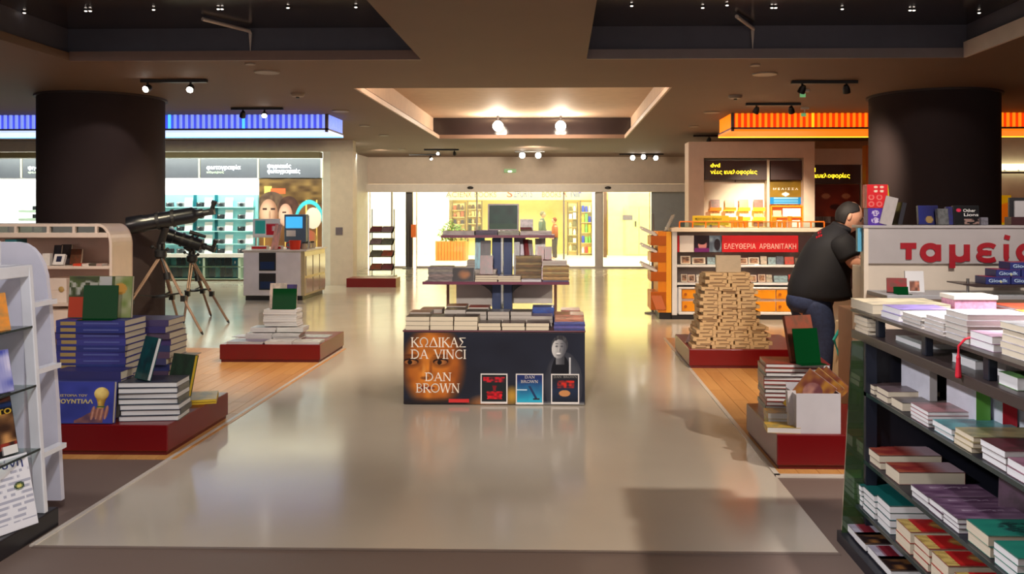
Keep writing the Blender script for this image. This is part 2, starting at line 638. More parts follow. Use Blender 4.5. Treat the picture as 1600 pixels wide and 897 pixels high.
def stack(x, y, z, n, wid, dep, t, face, cols, stem, desc, group, jit=.004, hard=False, mat=None, pages='cream', turn=0, name='book', alt=False):
    """n books lying on each other; (x, y) is the middle of the side towards the camera; returns the height of the top"""
    w, l = (wid, dep) if face in ('foot', 'top') else (dep, wid)
    for i in range(n):
        c = cols[i % len(cols)]
        c = tuple(clamp(k + random.uniform(-6, 6), 0, 255) for k in c)
        fc = face
        if alt and i % 2:
            fc = {'foot': 'top', 'top': 'foot', 'spine': 'fore', 'fore': 'spine'}[face]
        lab = f'{stem}, {nth(n - 1 - i, n)} {desc}' if n > 1 else f'{stem} {desc}'
        book((x + random.uniform(-jit, jit), y + dep / 2 + random.uniform(-jit, jit), z), w, l, t,
             FACE[fc] + turn + random.uniform(-1, 1) * jit * 3, c, lab, group, hard, mat, pages, name)
        z += t
    return z


def pstack(u0, u1, vtop, z0, y, dep, n, face, cols, stem, desc, group, **k):
    x0, x1 = W(u0, vtop, y).x, W(u1, vtop, y).x
    t = (Z_(vtop, y, (u0 + u1) / 2) - z0) / n
    return stack((x0 + x1) / 2, y, z0, n, abs(x1 - x0), dep, t, face, cols, stem, desc, group, **k)


def stand(x, y, z, wid, hgt, t, col, label, group=None, lean=8, yaw=0, hard=False, mat=None, pages='cream', name='book', cat='book'):
    """book standing with its front cover towards -Y (turned by yaw), leaning back"""
    rot = Matrix.Rotation(R(yaw), 4, 'Z') @ Matrix.Rotation(R(90 - lean), 4, 'X')
    loc = Vector((x, y, z)) + rot @ Vector((0, hgt / 2, 0))
    return book(loc, wid, hgt, t, rot.to_euler(), col, label, group, hard, mat, pages, name, cat)


def pstand(u0, u1, vtop, z0, y, t, col, label, group=None, lean=8, yaw=0, **k):
    x0, x1 = W(u0, vtop, y).x, W(u1, vtop, y).x
    h = (Z_(vtop, y, (u0 + u1) / 2) - z0) / math.cos(R(lean))
    return stand((x0 + x1) / 2, y, z0, (x1 - x0) / max(.3, math.cos(R(yaw))), h, t, col, label, group, lean, yaw, **k)


def face_print(o, fn, nx=24, ny=30, m=.003):
    """print on the front cover of a standing book (a part of it)"""
    xs = [v.co.x for v in o.data.vertices]; ys = [v.co.y for v in o.data.vertices]; t = max(v.co.z for v in o.data.vertices)
    b = Matrix.Rotation(-PI / 2, 4, 'X')   # sheet facing -Y -> facing +Z
    # (x, y, z) of the sheet -> (x, z, -y)
    return painted('cover_print', min(xs) + m, max(xs) - m, min(ys) + m, max(ys) - m, -(t + .0012), nx, ny, fn, parent=o, thick=.001, local=True, basis=b)


def cover_text(o, s, x0, x1, y, size, mat, bold=.01):
    """lettering on a book's front cover in cover coordinates (fractions)"""
    xs = [v.co.x for v in o.data.vertices]; ys = [v.co.y for v in o.data.vertices]; t = max(v.co.z for v in o.data.vertices)
    w, h = max(xs) - min(xs), max(ys) - min(ys)
    b = Matrix.Rotation(-PI / 2, 4, 'X')
    return lettering(s, min(xs) + x0 * w, min(xs) + x1 * w, min(ys) + y * h, -(t + .003), size * h, mat, o, bold, .0006, basis=b)

# ================================================================== MATERIALS OF THE PLACE
WHITE = M('white_paint', (226, 220, 212), .45)
LACQ = M('white_lacquer', (228, 228, 232), .25, coat=.4)
GREYP = M('grey_panel', (170, 163, 158), .4)
CREAMP = M('cream_panel', (206, 192, 174), .5)
BLACKP = M('black_panel', (34, 32, 36), .35)
DARKMETAL = M('dark_metal', (36, 40, 52), .35, .3)
NAVY = M('navy_metal', (52, 66, 104), .35, .2)
CHROME = M('chrome', (200, 200, 200), .2, 1)
STEEL = M('steel', (150, 150, 148), .35, .9)
RED = M('red_lacquer', (114, 6, 12), .28, noise=.03)
REDT = M('red_lettering', (166, 10, 30), .4)
WHT = M('white_lettering', (235, 232, 226), .5)
YEL = M('yellow_card', (228, 190, 40), .5)
ORANGE = M('orange_panel', (238, 150, 16), .35)
ORANGED = M('orange_dark', (170, 84, 14), .45)
GLASS = glass_mat('clear_glass')
GLASSEDGE = M('glass_edge', (38, 52, 52), .15)
GREENAC = glass_mat('green_acrylic', (10, 84, 40), .0, .55)
BROWNC = M('brown_ceiling', (116, 90, 74), .7, noise=.03, scale=2)
RECESSD = M('recess_dark', (92, 92, 104), .55)
RECESSG = M('recess_gloss', (46, 42, 46), .16)


def tile_floor():
    m = M('floor_tile', (196, 184, 166), .3, noise=.05, scale=1.3)
    b = m.node_tree.nodes['Principled BSDF']
    nt = m.node_tree
    tc = nt.nodes.new('ShaderNodeTexCoord')
    nz = nt.nodes.new('ShaderNodeTexNoise'); nz.inputs['Scale'].default_value = 2.5; nz.inputs['Detail'].default_value = 5
    nt.links.new(tc.outputs['Object'], nz.inputs['Vector'])
    r = nt.nodes.new('ShaderNodeMapRange'); r.inputs['To Min'].default_value = .11; r.inputs['To Max'].default_value = .18
    nt.links.new(nz.outputs['Fac'], r.inputs['Value'])
    nt.links.new(r.outputs[0], b.inputs['Roughness'])
    bp = nt.nodes.new('ShaderNodeBump'); bp.inputs['Strength'].default_value = .015
    nt.links.new(nz.outputs['Fac'], bp.inputs['Height'])
    nt.links.new(bp.outputs[0], b.inputs['Normal'])
    return m


def wood_mat(name, a, b_, rough=.35):
    m = bpy.data.materials.new(name); m.use_nodes = True
    nt = m.node_tree; N, K = nt.nodes.new, nt.links.new
    b = nt.nodes['Principled BSDF']; b.inputs['Roughness'].default_value = rough
    tc = N('ShaderNodeTexCoord'); mp = N('ShaderNodeMapping'); mp.inputs['Scale'].default_value = (30, 2.2, 30)
    oi = N('ShaderNodeObjectInfo'); cb = N('ShaderNodeCombineXYZ'); mu = N('ShaderNodeMath'); mu.operation = 'MULTIPLY'; mu.inputs[1].default_value = 50
    K(oi.outputs['Random'], mu.inputs[0]); K(mu.outputs[0], cb.inputs[1]); K(cb.outputs[0], mp.inputs['Location'])
    K(tc.outputs['Object'], mp.inputs[0])
    nz = N('ShaderNodeTexNoise'); nz.inputs['Scale'].default_value = 1; nz.inputs['Detail'].default_value = 5; K(mp.outputs[0], nz.inputs['Vector'])
    ad = N('ShaderNodeMath'); ad.operation = 'MULTIPLY_ADD'; ad.inputs[1].default_value = .55; 
    K(oi.outputs['Random'], ad.inputs[0]); K(nz.outputs['Fac'], ad.inputs[2])
    mr = N('ShaderNodeMapRange'); mr.inputs['From Min'].default_value = .3; mr.inputs['From Max'].default_value = 1.2; K(ad.outputs[0], mr.inputs['Value'])
    mx = N('ShaderNodeMix'); mx.data_type = 'RGBA'; mx.inputs['A'].default_value = L(a); mx.inputs['B'].default_value = L(b_)
    K(mr.outputs[0], mx.inputs['Factor']); K(mx.outputs['Result'], b.inputs['Base Color'])
    MATS[name] = m
    return m


WOOD = wood_mat('plank_wood', (224, 166, 98), (196, 134, 72))
TILE = tile_floor()
BROWNF = M('floor_brown', (118, 100, 90), .5, noise=.05, scale=1.5)

# ================================================================== FLOOR
AX0, AX1 = -2.35, 1.22
struct('floor', MB().box(-14, 11, -3, 24.2, -.06, 0), BROWNF)
tf = MB()
tf.box(AX0, AX1, 3.95, 23.6, -.03, .004)
tf.box(-14, AX0, 9.7, 23.6, -.03, .004)
tf.box(AX1, 11, 10.6, 23.6, -.03, .004)
struct('floor', tf, TILE)
plank = MB().box(-.0585, .0585, -.598, .598, 0, .006).mesh('plank', WOOD)


def planks(x0, x1, y0, y1, name):
    sub = struct(name, MB().box(x0, x1, y0, y1, -.03, .001), M('wood_base', (120, 78, 40), .6))
    base = world_loc(sub)
    i = 0
    x = x0 + .06
    while x < x1:
        y = y0 + .6 - (i % 3) * .4
        while y - .6 < y1:
            a, b = max(y - .6, y0), min(y + .6, y1)
            if b - a > .05:
                o = bpy.data.objects.new('plank', plank)
                o.parent = sub
                o.location = Vector((x, (a + b) / 2, .0005)) - base
                o.scale = (1, (b - a) / 1.2, 1)
                COL.objects.link(o)
            y += 1.2
        x += .12
        i += 1


planks(-6.4, AX0 - .02, 5.35, 9.7, 'floor')
planks(AX1 + .02, 5.2, 5.12, 10.6, 'floor')
PALE = M('pale_strip', (214, 204, 190), .3)
struct('trim_1', MB().box(AX0 - .022, AX0 + .004, 3.95, 9.7, -.01, .008), PALE)
struct('trim_2', MB().box(AX1 - .004, AX1 + .026, 5.09, 10.6, -.01, .009), PALE)
struct('trim_3', MB().box(AX1 - .004, 4.2, 5.07, 5.12, -.01, .009), PALE)
struct('trim_4', MB().box(AX0, AX1, 3.93, 3.952, -.01, .006), M('floor_joint', (124, 108, 98), .5))

# ================================================================== CEILING
HL, HR = (-4.66, -1.31), (.25, 3.75)
HY = (4.3, 8.41)
HC = (-2.38, 1.27, 10.37, 17.6)
ct = MB()
T = .075
ct.box(-14, 11, -3, HY[0], CZ, CZ + T)
for a, b in ((-14, HL[0]), (HL[1], HR[0]), (HR[1], 11)):
    ct.box(a, b, HY[0], HY[1], CZ, CZ + T)
ct.box(-14, 11, HY[1], HC[2], CZ, CZ + T)
ct.box(-14, HC[0], HC[2], HC[3], CZ, CZ + T)
ct.box(HC[1], 11, HC[2], HC[3], CZ, CZ + T)
ct.box(-14, 11, HC[3], 23.6, CZ, CZ + T)
struct('ceiling', ct, BROWNC)
for h in (HL, HR):      # dark recesses over the front of the aisle
    r = MB()
    x0, x1, y0, y1, zt = h[0] - .04, h[1] + .04, HY[0] - .04, HY[1] + .04, 3.24
    r.box(x0, x1, y1, y1 + .05, CZ + T, zt)
    r.box(x0, x1, y0 - .05, y0, CZ + T, zt)
    r.box(x0 - .05, x0, y0, y1, CZ + T, zt)
    r.box(x1, x1 + .05, y0, y1, CZ + T, zt)
    r.box(x0, x1, y0, y1, zt, zt + .05, 1)
    struct('ceiling', r, [RECESSD, RECESSG])
LIP = M('pale_lip', (224, 210, 200), .5)
struct('trim_5', MB().box(HL[0], HL[1], HY[1] - .006, HY[1] + .02, CZ - .004, CZ + T + .012), M('lip_brown', (140, 114, 104), .5))
struct('trim_6', MB().box(HR[0], HR[1], HY[1] - .006, HY[1] + .02, CZ - .004, CZ + T + .012), M('lip_grey', (134, 122, 122), .5))
struct('trim_7', MB().box(HR[1] - .006, HR[1] + .02, HY[0], HY[1], CZ - .004, CZ + .14), LIP)
r = MB()    # pale recess in the middle
x0, x1, y0, y1, zt = HC[0] - .12, HC[1] + .12, HC[2] - .3, HC[3] + .02, 3.34
r.box(x0, x1, y0 - .05, y0, CZ + T, zt)
r.box(x0 - .05, x0, y0, y1, CZ + T, zt)
r.box(x1, x1 + .05, y0, y1, CZ + T, zt)
r.box(x0, x1, y0, y1, zt, zt + .05)
r.box(x0, x1, y1, y1 + .05, CZ + T, zt, 1)
struct('ceiling', r, [M('recess_tan', (206, 178, 152), .7), M('recess_back', (44, 34, 34), .12)])
lipm = M('lip_tan', (190, 166, 146), .5)
struct('trim_8', MB().box(HC[0] - .02, HC[0] + .006, HC[2], HC[3], CZ - .003, CZ + .06), lipm)
struct('trim_9', MB().box(HC[1] - .006, HC[1] + .02, HC[2], HC[3], CZ - .003, CZ + .06), lipm)

struct('wall_left', MB().box(-14.1, -14, -3, 24, 0, 3.0), M('wall_side', (150, 130, 118), .7))
struct('wall_right', MB().box(11, 11.1, -3, 24, 0, 3.0), M('wall_side'))

# ================================================================== ROUND COLUMNS
COLM = M('column_brown', (56, 46, 47), .85, noise=.03, spec=.2)
for u, yc, rad, where in ((160, 11.2, .735, 'behind the two telescopes'), (1458, 11.2, .755, 'behind the cashier counter')):
    x = X_(u, yc)
    t = thing('column', f'thick round dark brown column {where}', 'column', (x, yc, 0))
    MB().lathe([(rad, .004), (rad, CZ)], (x, yc, 0), 48).build('shaft', COLM, t, smooth=True)
    MB().lathe([(rad + .012, .004), (rad + .012, .09), (rad, .09)], (x, yc, 0), 48).build('base_ring', M('column_base', (60, 48, 46), .5), t, smooth=True)
    MB().lathe([(rad + .03, CZ - .025), (rad + .03, CZ)], (x, yc, 0), 48).build('top_ring', M('column_top', (56, 44, 42), .6), t, smooth=True)

# ================================================================== LIGHT CANOPIES
def canopy(x0, x1, y0, y1, zb, col_back, col_slat, col_bright, col_strip, label, rail, e1, e2, e3, open_left, accents):
    t = thing('light_canopy', label, 'canopy', ((x0 + x1) / 2, (y0 + y1) / 2, zb))
    MB().box(x0 + .05, x1 - .05, y0 + .07, y1 - .02, zb + .05, CZ).build('light_box', M('canopy_back_' + rail, col_back, .5, emit=e1, noise=.0), t)
    MB().box(x0, x1, y0 + .02, y1, zb, zb + .03).build('light_strip', M('canopy_strip_' + rail, col_strip, .5, emit=e3, noise=0), t)
    MB().box(x0, x1, y1 - .10, y1 + .004, zb - .008, zb).build('led_line', M('canopy_led_' + rail, (255, 224, 60) if rail == 'orange' else (120, 190, 255), .5, emit=1.3, noise=0), t)
    fr = MB()
    fr.box(x0, x1, y0, y0 + .03, zb + .03, zb + .055)
    for x in (x0, x1 - .04):
        fr.box(x, x + .04, y0, y0 + .05, zb, CZ)
    fr.box(x0, x0 + .03, y0, y1, zb + .03, zb + .055)
    fr.box(x1 - .03, x1, y0, y1, zb + .03, zb + .055)
    fr.build('frame', M('canopy_frame_' + rail, (92, 78, 84), .4), t)
    sl = M('canopy_slat_' + rail, col_slat, .4, emit=e2, noise=0)
    sb = M('canopy_slat_bright_' + rail, col_bright, .4, emit=e2 * 1.3, noise=0)
    w = .034
    zc = (zb + .055 + CZ) / 2
    me = {k: MB().box(-w / 2, w / 2, -.012, .012, -(CZ - zb - .06) / 2, (CZ - zb - .06) / 2).mesh('slat', m) for k, m in ((0, sl), (1, sb))}
    base = world_loc(t)
    n = 0
    x = x0 + .08
    while x < x1 - .05:
        o = bpy.data.objects.new('slat', me[1 if n in accents else 0])
        o.parent = t
        o.location = Vector((x, y0 + .03, zc)) - base
        COL.objects.link(o)
        x += .085
        n += 1
    ys = y0 + .12
    xe = x1 - .012 if open_left else x0 + .012
    while ys < y1 - .05:
        o = bpy.data.objects.new('slat', me[0])
        o.parent = t
        o.location = Vector((xe, ys, zc)) - base
        o.rotation_euler = (0, 0, PI / 2)
        COL.objects.link(o)
        ys += .085
    return t


canopy(-9.6, X_(512, 13.1), 13.1, 14.05, 2.665, (84, 94, 205), (150, 172, 255), (96, 214, 255), (196, 214, 255),
       'long blue glowing slatted light canopy over the camera shop', 'blue', .5, .8, 1.15, True, {3, 28, 44, 57})
canopy(X_(1143, 13.1), 9.4, 13.1, 14.2, 2.665, (206, 60, 8), (255, 140, 22), (255, 190, 30), (250, 124, 20),
       'long orange glowing slatted light canopy over the disc shop', 'orange', .6, .95, 1.0, False, {13, 30})

# ================================================================== TRACK LIGHTS AND SMALL CEILING THINGS
BULB = M('lamp_lens', (255, 246, 232), .4, emit=16, noise=0)
LENS_OFF = M('lamp_lens_off', (70, 66, 66), .2)
TRK = M('track_black', (22, 20, 22), .4)


def track(u, v, half, heads, label, group='track light bars on the ceiling', r=.043):
    p = G(u, v, CZ)
    t = thing('track_light', label, 'lamp', p, group)
    MB().box(p.x - half, p.x + half, p.y - .03, p.y + .03, CZ - .035, CZ).build('track_bar', TRK, t, bevel=.004)
    for dx, lit, ax in heads:
        ax = Vector(ax).normalized()
        c = Vector((p.x + dx, p.y, CZ - .035))
        h = thing('lamp_head', None, None)
        COL.objects.unlink(h)
        bpy.data.objects.remove(h)
        c2 = c + Vector((0, 0, -.06))
        hd = MB()
        hd.tube([c, c2], .012, 8)
        hd.lathe([(r * .55, -r * 1.1), (r * .9, -r * .3), (r, r * .9), (r * .86, r * .9)], c2, 16, axis=ax)
        ho = hd.build('lamp_head', TRK, t, smooth=True)
        MB().lathe([(r * .8, r * .9), (r * .8, r * .96), (r * .3, r * 1.02)], c2, 16, axis=ax).build('lens', BULB if lit else LENS_OFF, ho, smooth=True)
    return t


cam_dir = (0, -1, -.25)
track(272, 124, .36, [(-.29, 1, (-.2, -.9, -.45)), (.18, 1, (.1, -.8, -.6))], 'black track light bar with two lit spots before the round column')
track(402, 168, .36, [(.1, 1, (.2, -.8, -.6)), (-.2, 0, (-.3, .5, -.6))], 'black track light bar with one lit spot near the blue canopy')
track(690, 233, .40, [(-.08, 1, (0, -.9, -.3)), (.3, 0, (0, .8, -.5))], 'small track light with one lit spot left of the glass doors')
track(664, 241, .40, [(.15, 1, (.3, -.6, -.7))], 'dim track light farthest back beside the shop pilaster')
track(828, 236, .36, [(-.18, 1, (0, -1, -.2)), (.2, 1, (0, -1, -.2))], 'track light with a pair of bright spots above the glass doors', r=.085)
track(1002, 240, .55, [(-.22, 1, (0, -1, -.2)), (.08, 1, (-.4, -.7, .1)), (.34, 1, (.2, -1, -.3))], 'track light with three bright spots beside the disc shop', r=.075)
track(1288, 126, .36, [(-.24, 0, (-.2, .4, -.7)), (.24, 0, (.2, .4, -.7))], 'unlit black track light bar nearest the right column')
track(1208, 161, .36, [(-.22, 0, (-.2, .4, -.7)), (.24, 0, (.2, .4, -.7))], 'unlit black track light bar in front of the orange canopy')
track(1108, 211, .30, [(.0, 0, (-.2, .4, -.7))], 'tiny dark track light beside the left end of the orange canopy')

CEILW = M('ceiling_fitting', (150, 134, 120), .5)
for u, v, rad, lab in ((465, 146, .085, 'white round smoke detector on the ceiling left of the pale recess'),
                       (1149, 149, .085, 'white round smoke detector on the ceiling right of the pale recess')):
    p = G(u, v, CZ)
    t = thing('smoke_detector', lab, 'detector', p, 'smoke detectors')
    MB().lathe([(rad, 0), (rad, -.018), (rad * .8, -.04), (rad * .3, -.045)][::-1], p, 20).build('housing', CEILW, t, smooth=True)
    MB().lathe([(rad * .25, -.058), (rad * .25, -.043)], p, 12).build('sensor', TRK, t)
for k, (u, v, rad, lab) in enumerate(((417, 112, .13, 'flat round speaker cover in the ceiling by the dark recess, left one'), (1195, 115, .13, 'flat round speaker cover in the ceiling by the dark recess, right one'),
                       (391, 99, .05, 'small round ceiling cap close to the left dark recess'), (1180, 101, .05, 'small round ceiling cap close to the right dark recess'),
                       (532, 173, .12, 'flat round speaker cover between blue canopy and pale recess'), (1112, 175, .12, 'flat round speaker cover between pale recess and orange canopy'),
                       (570, 196, .09, 'round ceiling downlight right of the blue canopy end'), (1084, 197, .09, 'round ceiling downlight left of the orange canopy end'),
                       (600, 211, .1, 'flat round ceiling cover left of the pale recess back edge'), (628, 233, .1, 'farthest flat round ceiling cover before the glass doors'))):
    p = G(u, v, CZ)
    tag(MB().lathe([(rad * .5, -.012), (rad * .95, -.014), (rad, -.004), (rad, 0)], p, 22).build('ceiling_cover', CEILW, smooth=True), lab, 'ceiling fitting', 'round ceiling fittings')

LED = M('led_star', (255, 240, 226), .4, emit=7, noise=0)
k = 0
for row in ([(38, 18), (134, 15), (141, 15), (240, 13), (341, 12), (347, 12), (450, 10), (556, 9)], [(987, 7), (1098, 10), (1136, 6), (1206, 10), (1212, 10), (1316, 12), (1422, 14), (1428, 14), (1530, 18)]):
    for i, (u, v) in enumerate(row):
        p = G(u, v, 3.24)
        o = thing('recess_spot', f'tiny star spot, {["first", "second", "third", "fourth", "fifth", "sixth", "seventh", "eighth", "ninth"][i]} from left in the {"left" if k == 0 else "right"} dark ceiling recess', 'lamp', p, 'star spots in the dark recesses')
        MB().lathe([(.016, -.012), (.022, -.004), (.022, 0)], p, 10).build('rim', TRK, o)
        MB().lathe([(.010, -.016), (.012, -.0125)], p, 8).build('bulb', LED, o)
    k += 1
for u, lab in ((388, 'thin pale conduit pipe running down inside the left dark recess'), (1178, 'thin pale conduit pipe running down inside the right dark recess')):
    x = X_(u, 8.36)
    tag(MB().tube([(x - .25, 7.9, 3.21), (x, 8.39, 3.20), (x, 8.415, 3.18), (x, 8.415, CZ + .05)], .017, 8).build('conduit_pipe', M('pipe_grey', (216, 204, 196), .4)), lab, 'pipe', 'conduit pipes in the recesses')

# two bare bulbs at the back of the pale recess
for u, who in ((778, 'left'), (876, 'right')):
    p = W(u, 197, 17.2)
    t = thing('recess_bulb', f'bright bare round bulb in the pale ceiling recess, {who} of the pair', 'lamp', p, 'bulbs in the pale recess')
    MB().tube([(p.x, p.y, 3.34), (p.x, p.y, p.z + .09)], .02, 10).build('stem', TRK, t)
    MB().ball(p, .10, 16, 10).build('bulb', M('bulb_glow', (255, 240, 222), .4, emit=30, noise=0), t, smooth=True)
    lamp('POINT', (p.x, p.y - .18, p.z - .02), 70, (1, .84, .66), .1)

# small exit signs hanging near the orange canopy
GLOWG = M('exit_glow', (140, 220, 150), .4, emit=.35, noise=0)
for u, v0, v1, y, lab in ((1256, 139, 152, 10.6, 'small green and white hanging exit sign nearest the right column'), (1257, 163, 182, 12.4, 'small green hanging exit sign in front of the orange canopy')):
    p0, p1 = W(u, v0, y), W(u, v1, y)
    t = thing('exit_sign', lab, 'sign', (p0.x, y, p1.z), 'hanging exit signs')
    MB().box(p0.x - .045, p0.x + .02, y - .008, y + .008, p1.z, p1.z + .045).build('sign_plate', GLOWG, t)
    MB().tube([(p0.x, y, CZ), (p0.x, y, p1.z + .045)], .009, 8).build('rod', WHITE, t)
    MB().box(p0.x - .05, p0.x + .06, y - .02, y + .02, CZ - .03, CZ).build('mount', WHITE, t)

# ================================================================== GLASS FRONT TO THE MALL
FY = 23.6
FWALL = M('front_wall', (196, 180, 164), .6)
fx0, fx1 = -5.2, 5.0
struct('wall_front', MB().box(X_(575, FY) - .2, fx1, FY, FY + .15, 2.22, 3.0), FWALL)
struct('wall_front', MB().box(X_(575, FY) - .12, X_(575, FY), 19.65, FY - .001, .0, 3.0), WHITE)
struct('trim_10', MB().box(X_(569, FY), fx1, FY - .22, FY, 2.0, 2.21), M('header_grey', (206, 196, 186), .4), bevel=.01)
shutter = MB()
sx0, sx1 = X_(1018, FY), 4.6
struct('wall_front', shutter.box(sx0, sx1, FY - .02, FY + .1, .0, 2.0), M('shutter_grey', (142, 146, 150), .5))
for i in range(20):
    pass
# sliding door sensors, emergency light
for u, who in ((735, 'left'), (950, 'right')):
    p = W(u, 293.5, FY - .22)
    t = thing('door_sensor', f'small black oval sensor on the glass door header, {who} one', 'sensor', (p.x, p.y, p.z - .04), 'door sensors')
    MB().ball((p.x, p.y - .01, p.z), (.085, .05, .04), 14, 8).build('housing', TRK, t, smooth=True)
    MB().ball((p.x, p.y - .05, p.z - .01), (.03, .02, .018), 10, 6).build('lens', LENS_OFF, t, smooth=True)
p = W(797, 267, FY)
t = thing('emergency_light', 'small glowing green emergency light on the wall above the glass doors', 'lamp', (p.x, FY, p.z))
MB().box(p.x - .16, p.x + .16, FY - .05, FY, p.z - .05, p.z + .05).build('housing', M('housing_green', (150, 170, 140), .4, emit=.25, noise=0, erg=(90, 190, 90)), t, bevel=.01)
MB().box(p.x - .05, p.x + .05, FY - .06, FY - .05, p.z - .04, p.z + .0).build('tube', M('tube_glow', (230, 255, 220), .4, emit=3, noise=0), t)

ALU = M('aluminium', (176, 168, 160), .4, .3)
DARKF = M('door_frame_dark', (74, 70, 70), .4, .3)
panes = [(577, 612), (612, 635), (650, 745), (745, 881), (881, 931), (941, 1016)]
n = 0
for u0, u1 in panes:
    n += 1
    x0, x1 = X_(u0, FY), X_(u1, FY)
    d = tag(MB().box(x0 + .015, x1 - .015, FY + .02, FY + .035, .05, 1.98).build(f'window_{n}', GLASS), kind='structure')
    fr = MB()
    w = .022
    fr.box(x0, x0 + w, FY + .01, FY + .045, .0, 2.0)
    fr.box(x1 - w, x1, FY + .01, FY + .045, .0, 2.0)
    fr.box(x0 + w, x1 - w, FY + .01, FY + .045, .0, .045)
    fr.build('frame', ALU, d)
struct('trim_11', MB().box(X_(635, FY), X_(645, FY), FY - .05, FY + .08, 0, 2.0), DARKF)
struct('trim_12', MB().box(X_(931, FY), X_(941, FY), FY - .05, FY + .08, 0, 2.0), ALU)
x = X_(640, FY)
t = thing('door_handle_bar', 'tall dark pull bar on stand beside the glass door', 'handle', (x, FY - .3, 0))
MB().tube([(x, FY - .3, .0), (x, FY - .3, 1.32)], .02, 10).build('bar', DARKF, t)
MB().lathe([(.14, .004), (.14, .02), (.03, .04)], (x, FY - .3, 0), 18).build('base', DARKF, t)
tag(MB().obox((x + .12, FY - .1, .98), (.13, .01, .34)).build('door_sticker', M('sticker_orange', (240, 120, 40), .5)), 'small red and orange notice on the dark glass door post', 'notice')

# ================================================================== THE MALL OUTSIDE
MALLF = M('mall_floor', (236, 226, 206), .3)
struct('floor', MB().box(-9, 7, FY, 33, -.06, .002), MALLF)
struct('wall_front', MB().box(-9, 7, 31.6, 31.8, 0, 4.2), M('mall_wall', (240, 216, 140), .6))
struct('ceiling', MB().box(-9, 7, FY + .15, 33, 4.1, 4.2), WHITE)
struct('wall_left', MB().box(-9.1, -9, FY, 33, 0, 4.2), WHITE)
struct('wall_right', MB().box(7, 7.1, FY, 33, 0, 4.2), WHITE)
MY = 30.6
# white wall portion and the shop sign
x0, x1 = X_(652, MY), X_(702, MY)
struct('wall_front', MB().box(x0 - 2.6, x1, MY, MY + .9, 0, 4.0), WHITE)
t = thing('shop_sign', 'long pale sign with small coloured capitals over the lit shop across', 'sign', (X_(820, MY), MY, 1.95))
MB().box(X_(702, MY), X_(972, MY), MY - .06, MY, 1.88, 2.75).build('sign_board', M('sign_pale', (246, 228, 160), .5), t)
cols = {'ΑCIEN': (96, 84, 70), 'BOOKS': (110, 106, 90), 'SPORTS': (70, 72, 130)}
yy = MY - .062
for s_, u0, u1, c, h in (('ACIE', 697, 724, 'sg1', .19), ('NX', 725, 737, 'sg2', .2), ('BOOKS', 742, 776, 'sg1', .19), ('S', 792, 801, 'sg3', .26), ('ΣPORTS', 803, 832, 'sg4', .26),
                       ('BOOKS', 847, 877, 'sg1', .19), ('X', 880, 886, 'sg3', .22), ('NIF', 892, 908, 'sg4', .3)):
    m = {'sg1': M('sg1', (120, 112, 96), .5), 'sg2': M('sg2', (190, 80, 60), .5), 'sg3': M('sg3', (220, 60, 60), .5), 'sg4': M('sg4', (86, 90, 140), .5)}[c]
    lettering(s_, X_(u0, MY), X_(u1, MY), 1.98, yy, h * 1.35, m, t, .01)
# wall racks full of small goods
def rack(u0, u1, v0, v1, y, label, nx, ny, pal, cell):
    x0, x1, z0, z1 = rect(u0, u1, v0, v1, y)
    t = thing('goods_rack', label, 'rack', ((x0 + x1) / 2, y, 0), 'goods racks across the mall')
    MB().box(x0, x1, y, y + .05, 0.02, z1).build('back_panel', M('rack_back', (232, 204, 130), .5), t)
    fr = MB()
    for x in (x0, x1 - .04):
        fr.box(x, x + .04, y - .05, y, 0, z1 + .05)
    fr.build('frame', M('rack_frame', (120, 100, 66), .4), t)
    for j in range(ny):
        z = z0 + (z1 - z0) * (j + .05) / ny
        MB().box(x0 + .04, x1 - .04, y - .14, y, z - .02, z).build('shelf', M('rack_shelf', (200, 176, 120), .4), t)
        row = ['bottom', 'second', 'third', 'fourth', 'fifth', 'sixth'][j]
        for i in range(nx):
            c = random.choice(pal)
            w = (x1 - x0 - .1) / nx
            h = (z1 - z0) / ny * random.uniform(.55, .85)
            cx = x0 + .05 + w * (i + .5)
            mb = MB()
            if (i + j) % 3:
                mb.box(cx - w * .38, cx + w * .38, y - .11, y - .03, z, z + h)
            else:
                mb.lathe([(w * .36, 0), (w * .4, h * .5), (w * .2, h * .8), (w * .2, h)], (cx, y - .07, z), 8)
            o = mb.build('packed_good', COVER_PLAIN)
            o.color = L(c)
            tag(o, f'small packed article, {["first", "second", "third", "fourth", "fifth", "sixth", "seventh"][i]} on {row} shelf up, {cell}', 'goods', f'goods on the {cell}')
    return t


rack(706, 728, 318, 372, 30.5, 'narrow rack crowded with small dark goods behind the plant', 3, 5, [(96, 72, 50), (180, 130, 80), (210, 180, 140), (70, 60, 60), (170, 90, 60)], 'narrow rack behind the plant')
rack(730, 754, 316, 372, 30.5, 'second rack crowded with brown goods across the mall', 4, 5, [(110, 84, 46), (160, 130, 70), (200, 170, 110), (90, 70, 50), (60, 60, 40)], 'second rack across the mall')
rack(886, 903, 318, 392, 30.5, 'narrow shelf rack with pale packs near the glass door post', 2, 6, [(240, 220, 150), (226, 190, 100), (120, 110, 70), (250, 240, 220)], 'narrow rack by the door post')
rack(906, 926, 316, 396, 30.4, 'rack of brightly coloured toys across the mall', 3, 5, [(230, 60, 50), (60, 80, 190), (240, 200, 60), (120, 200, 90), (250, 250, 240), (230, 130, 50)], 'toy rack across the mall')
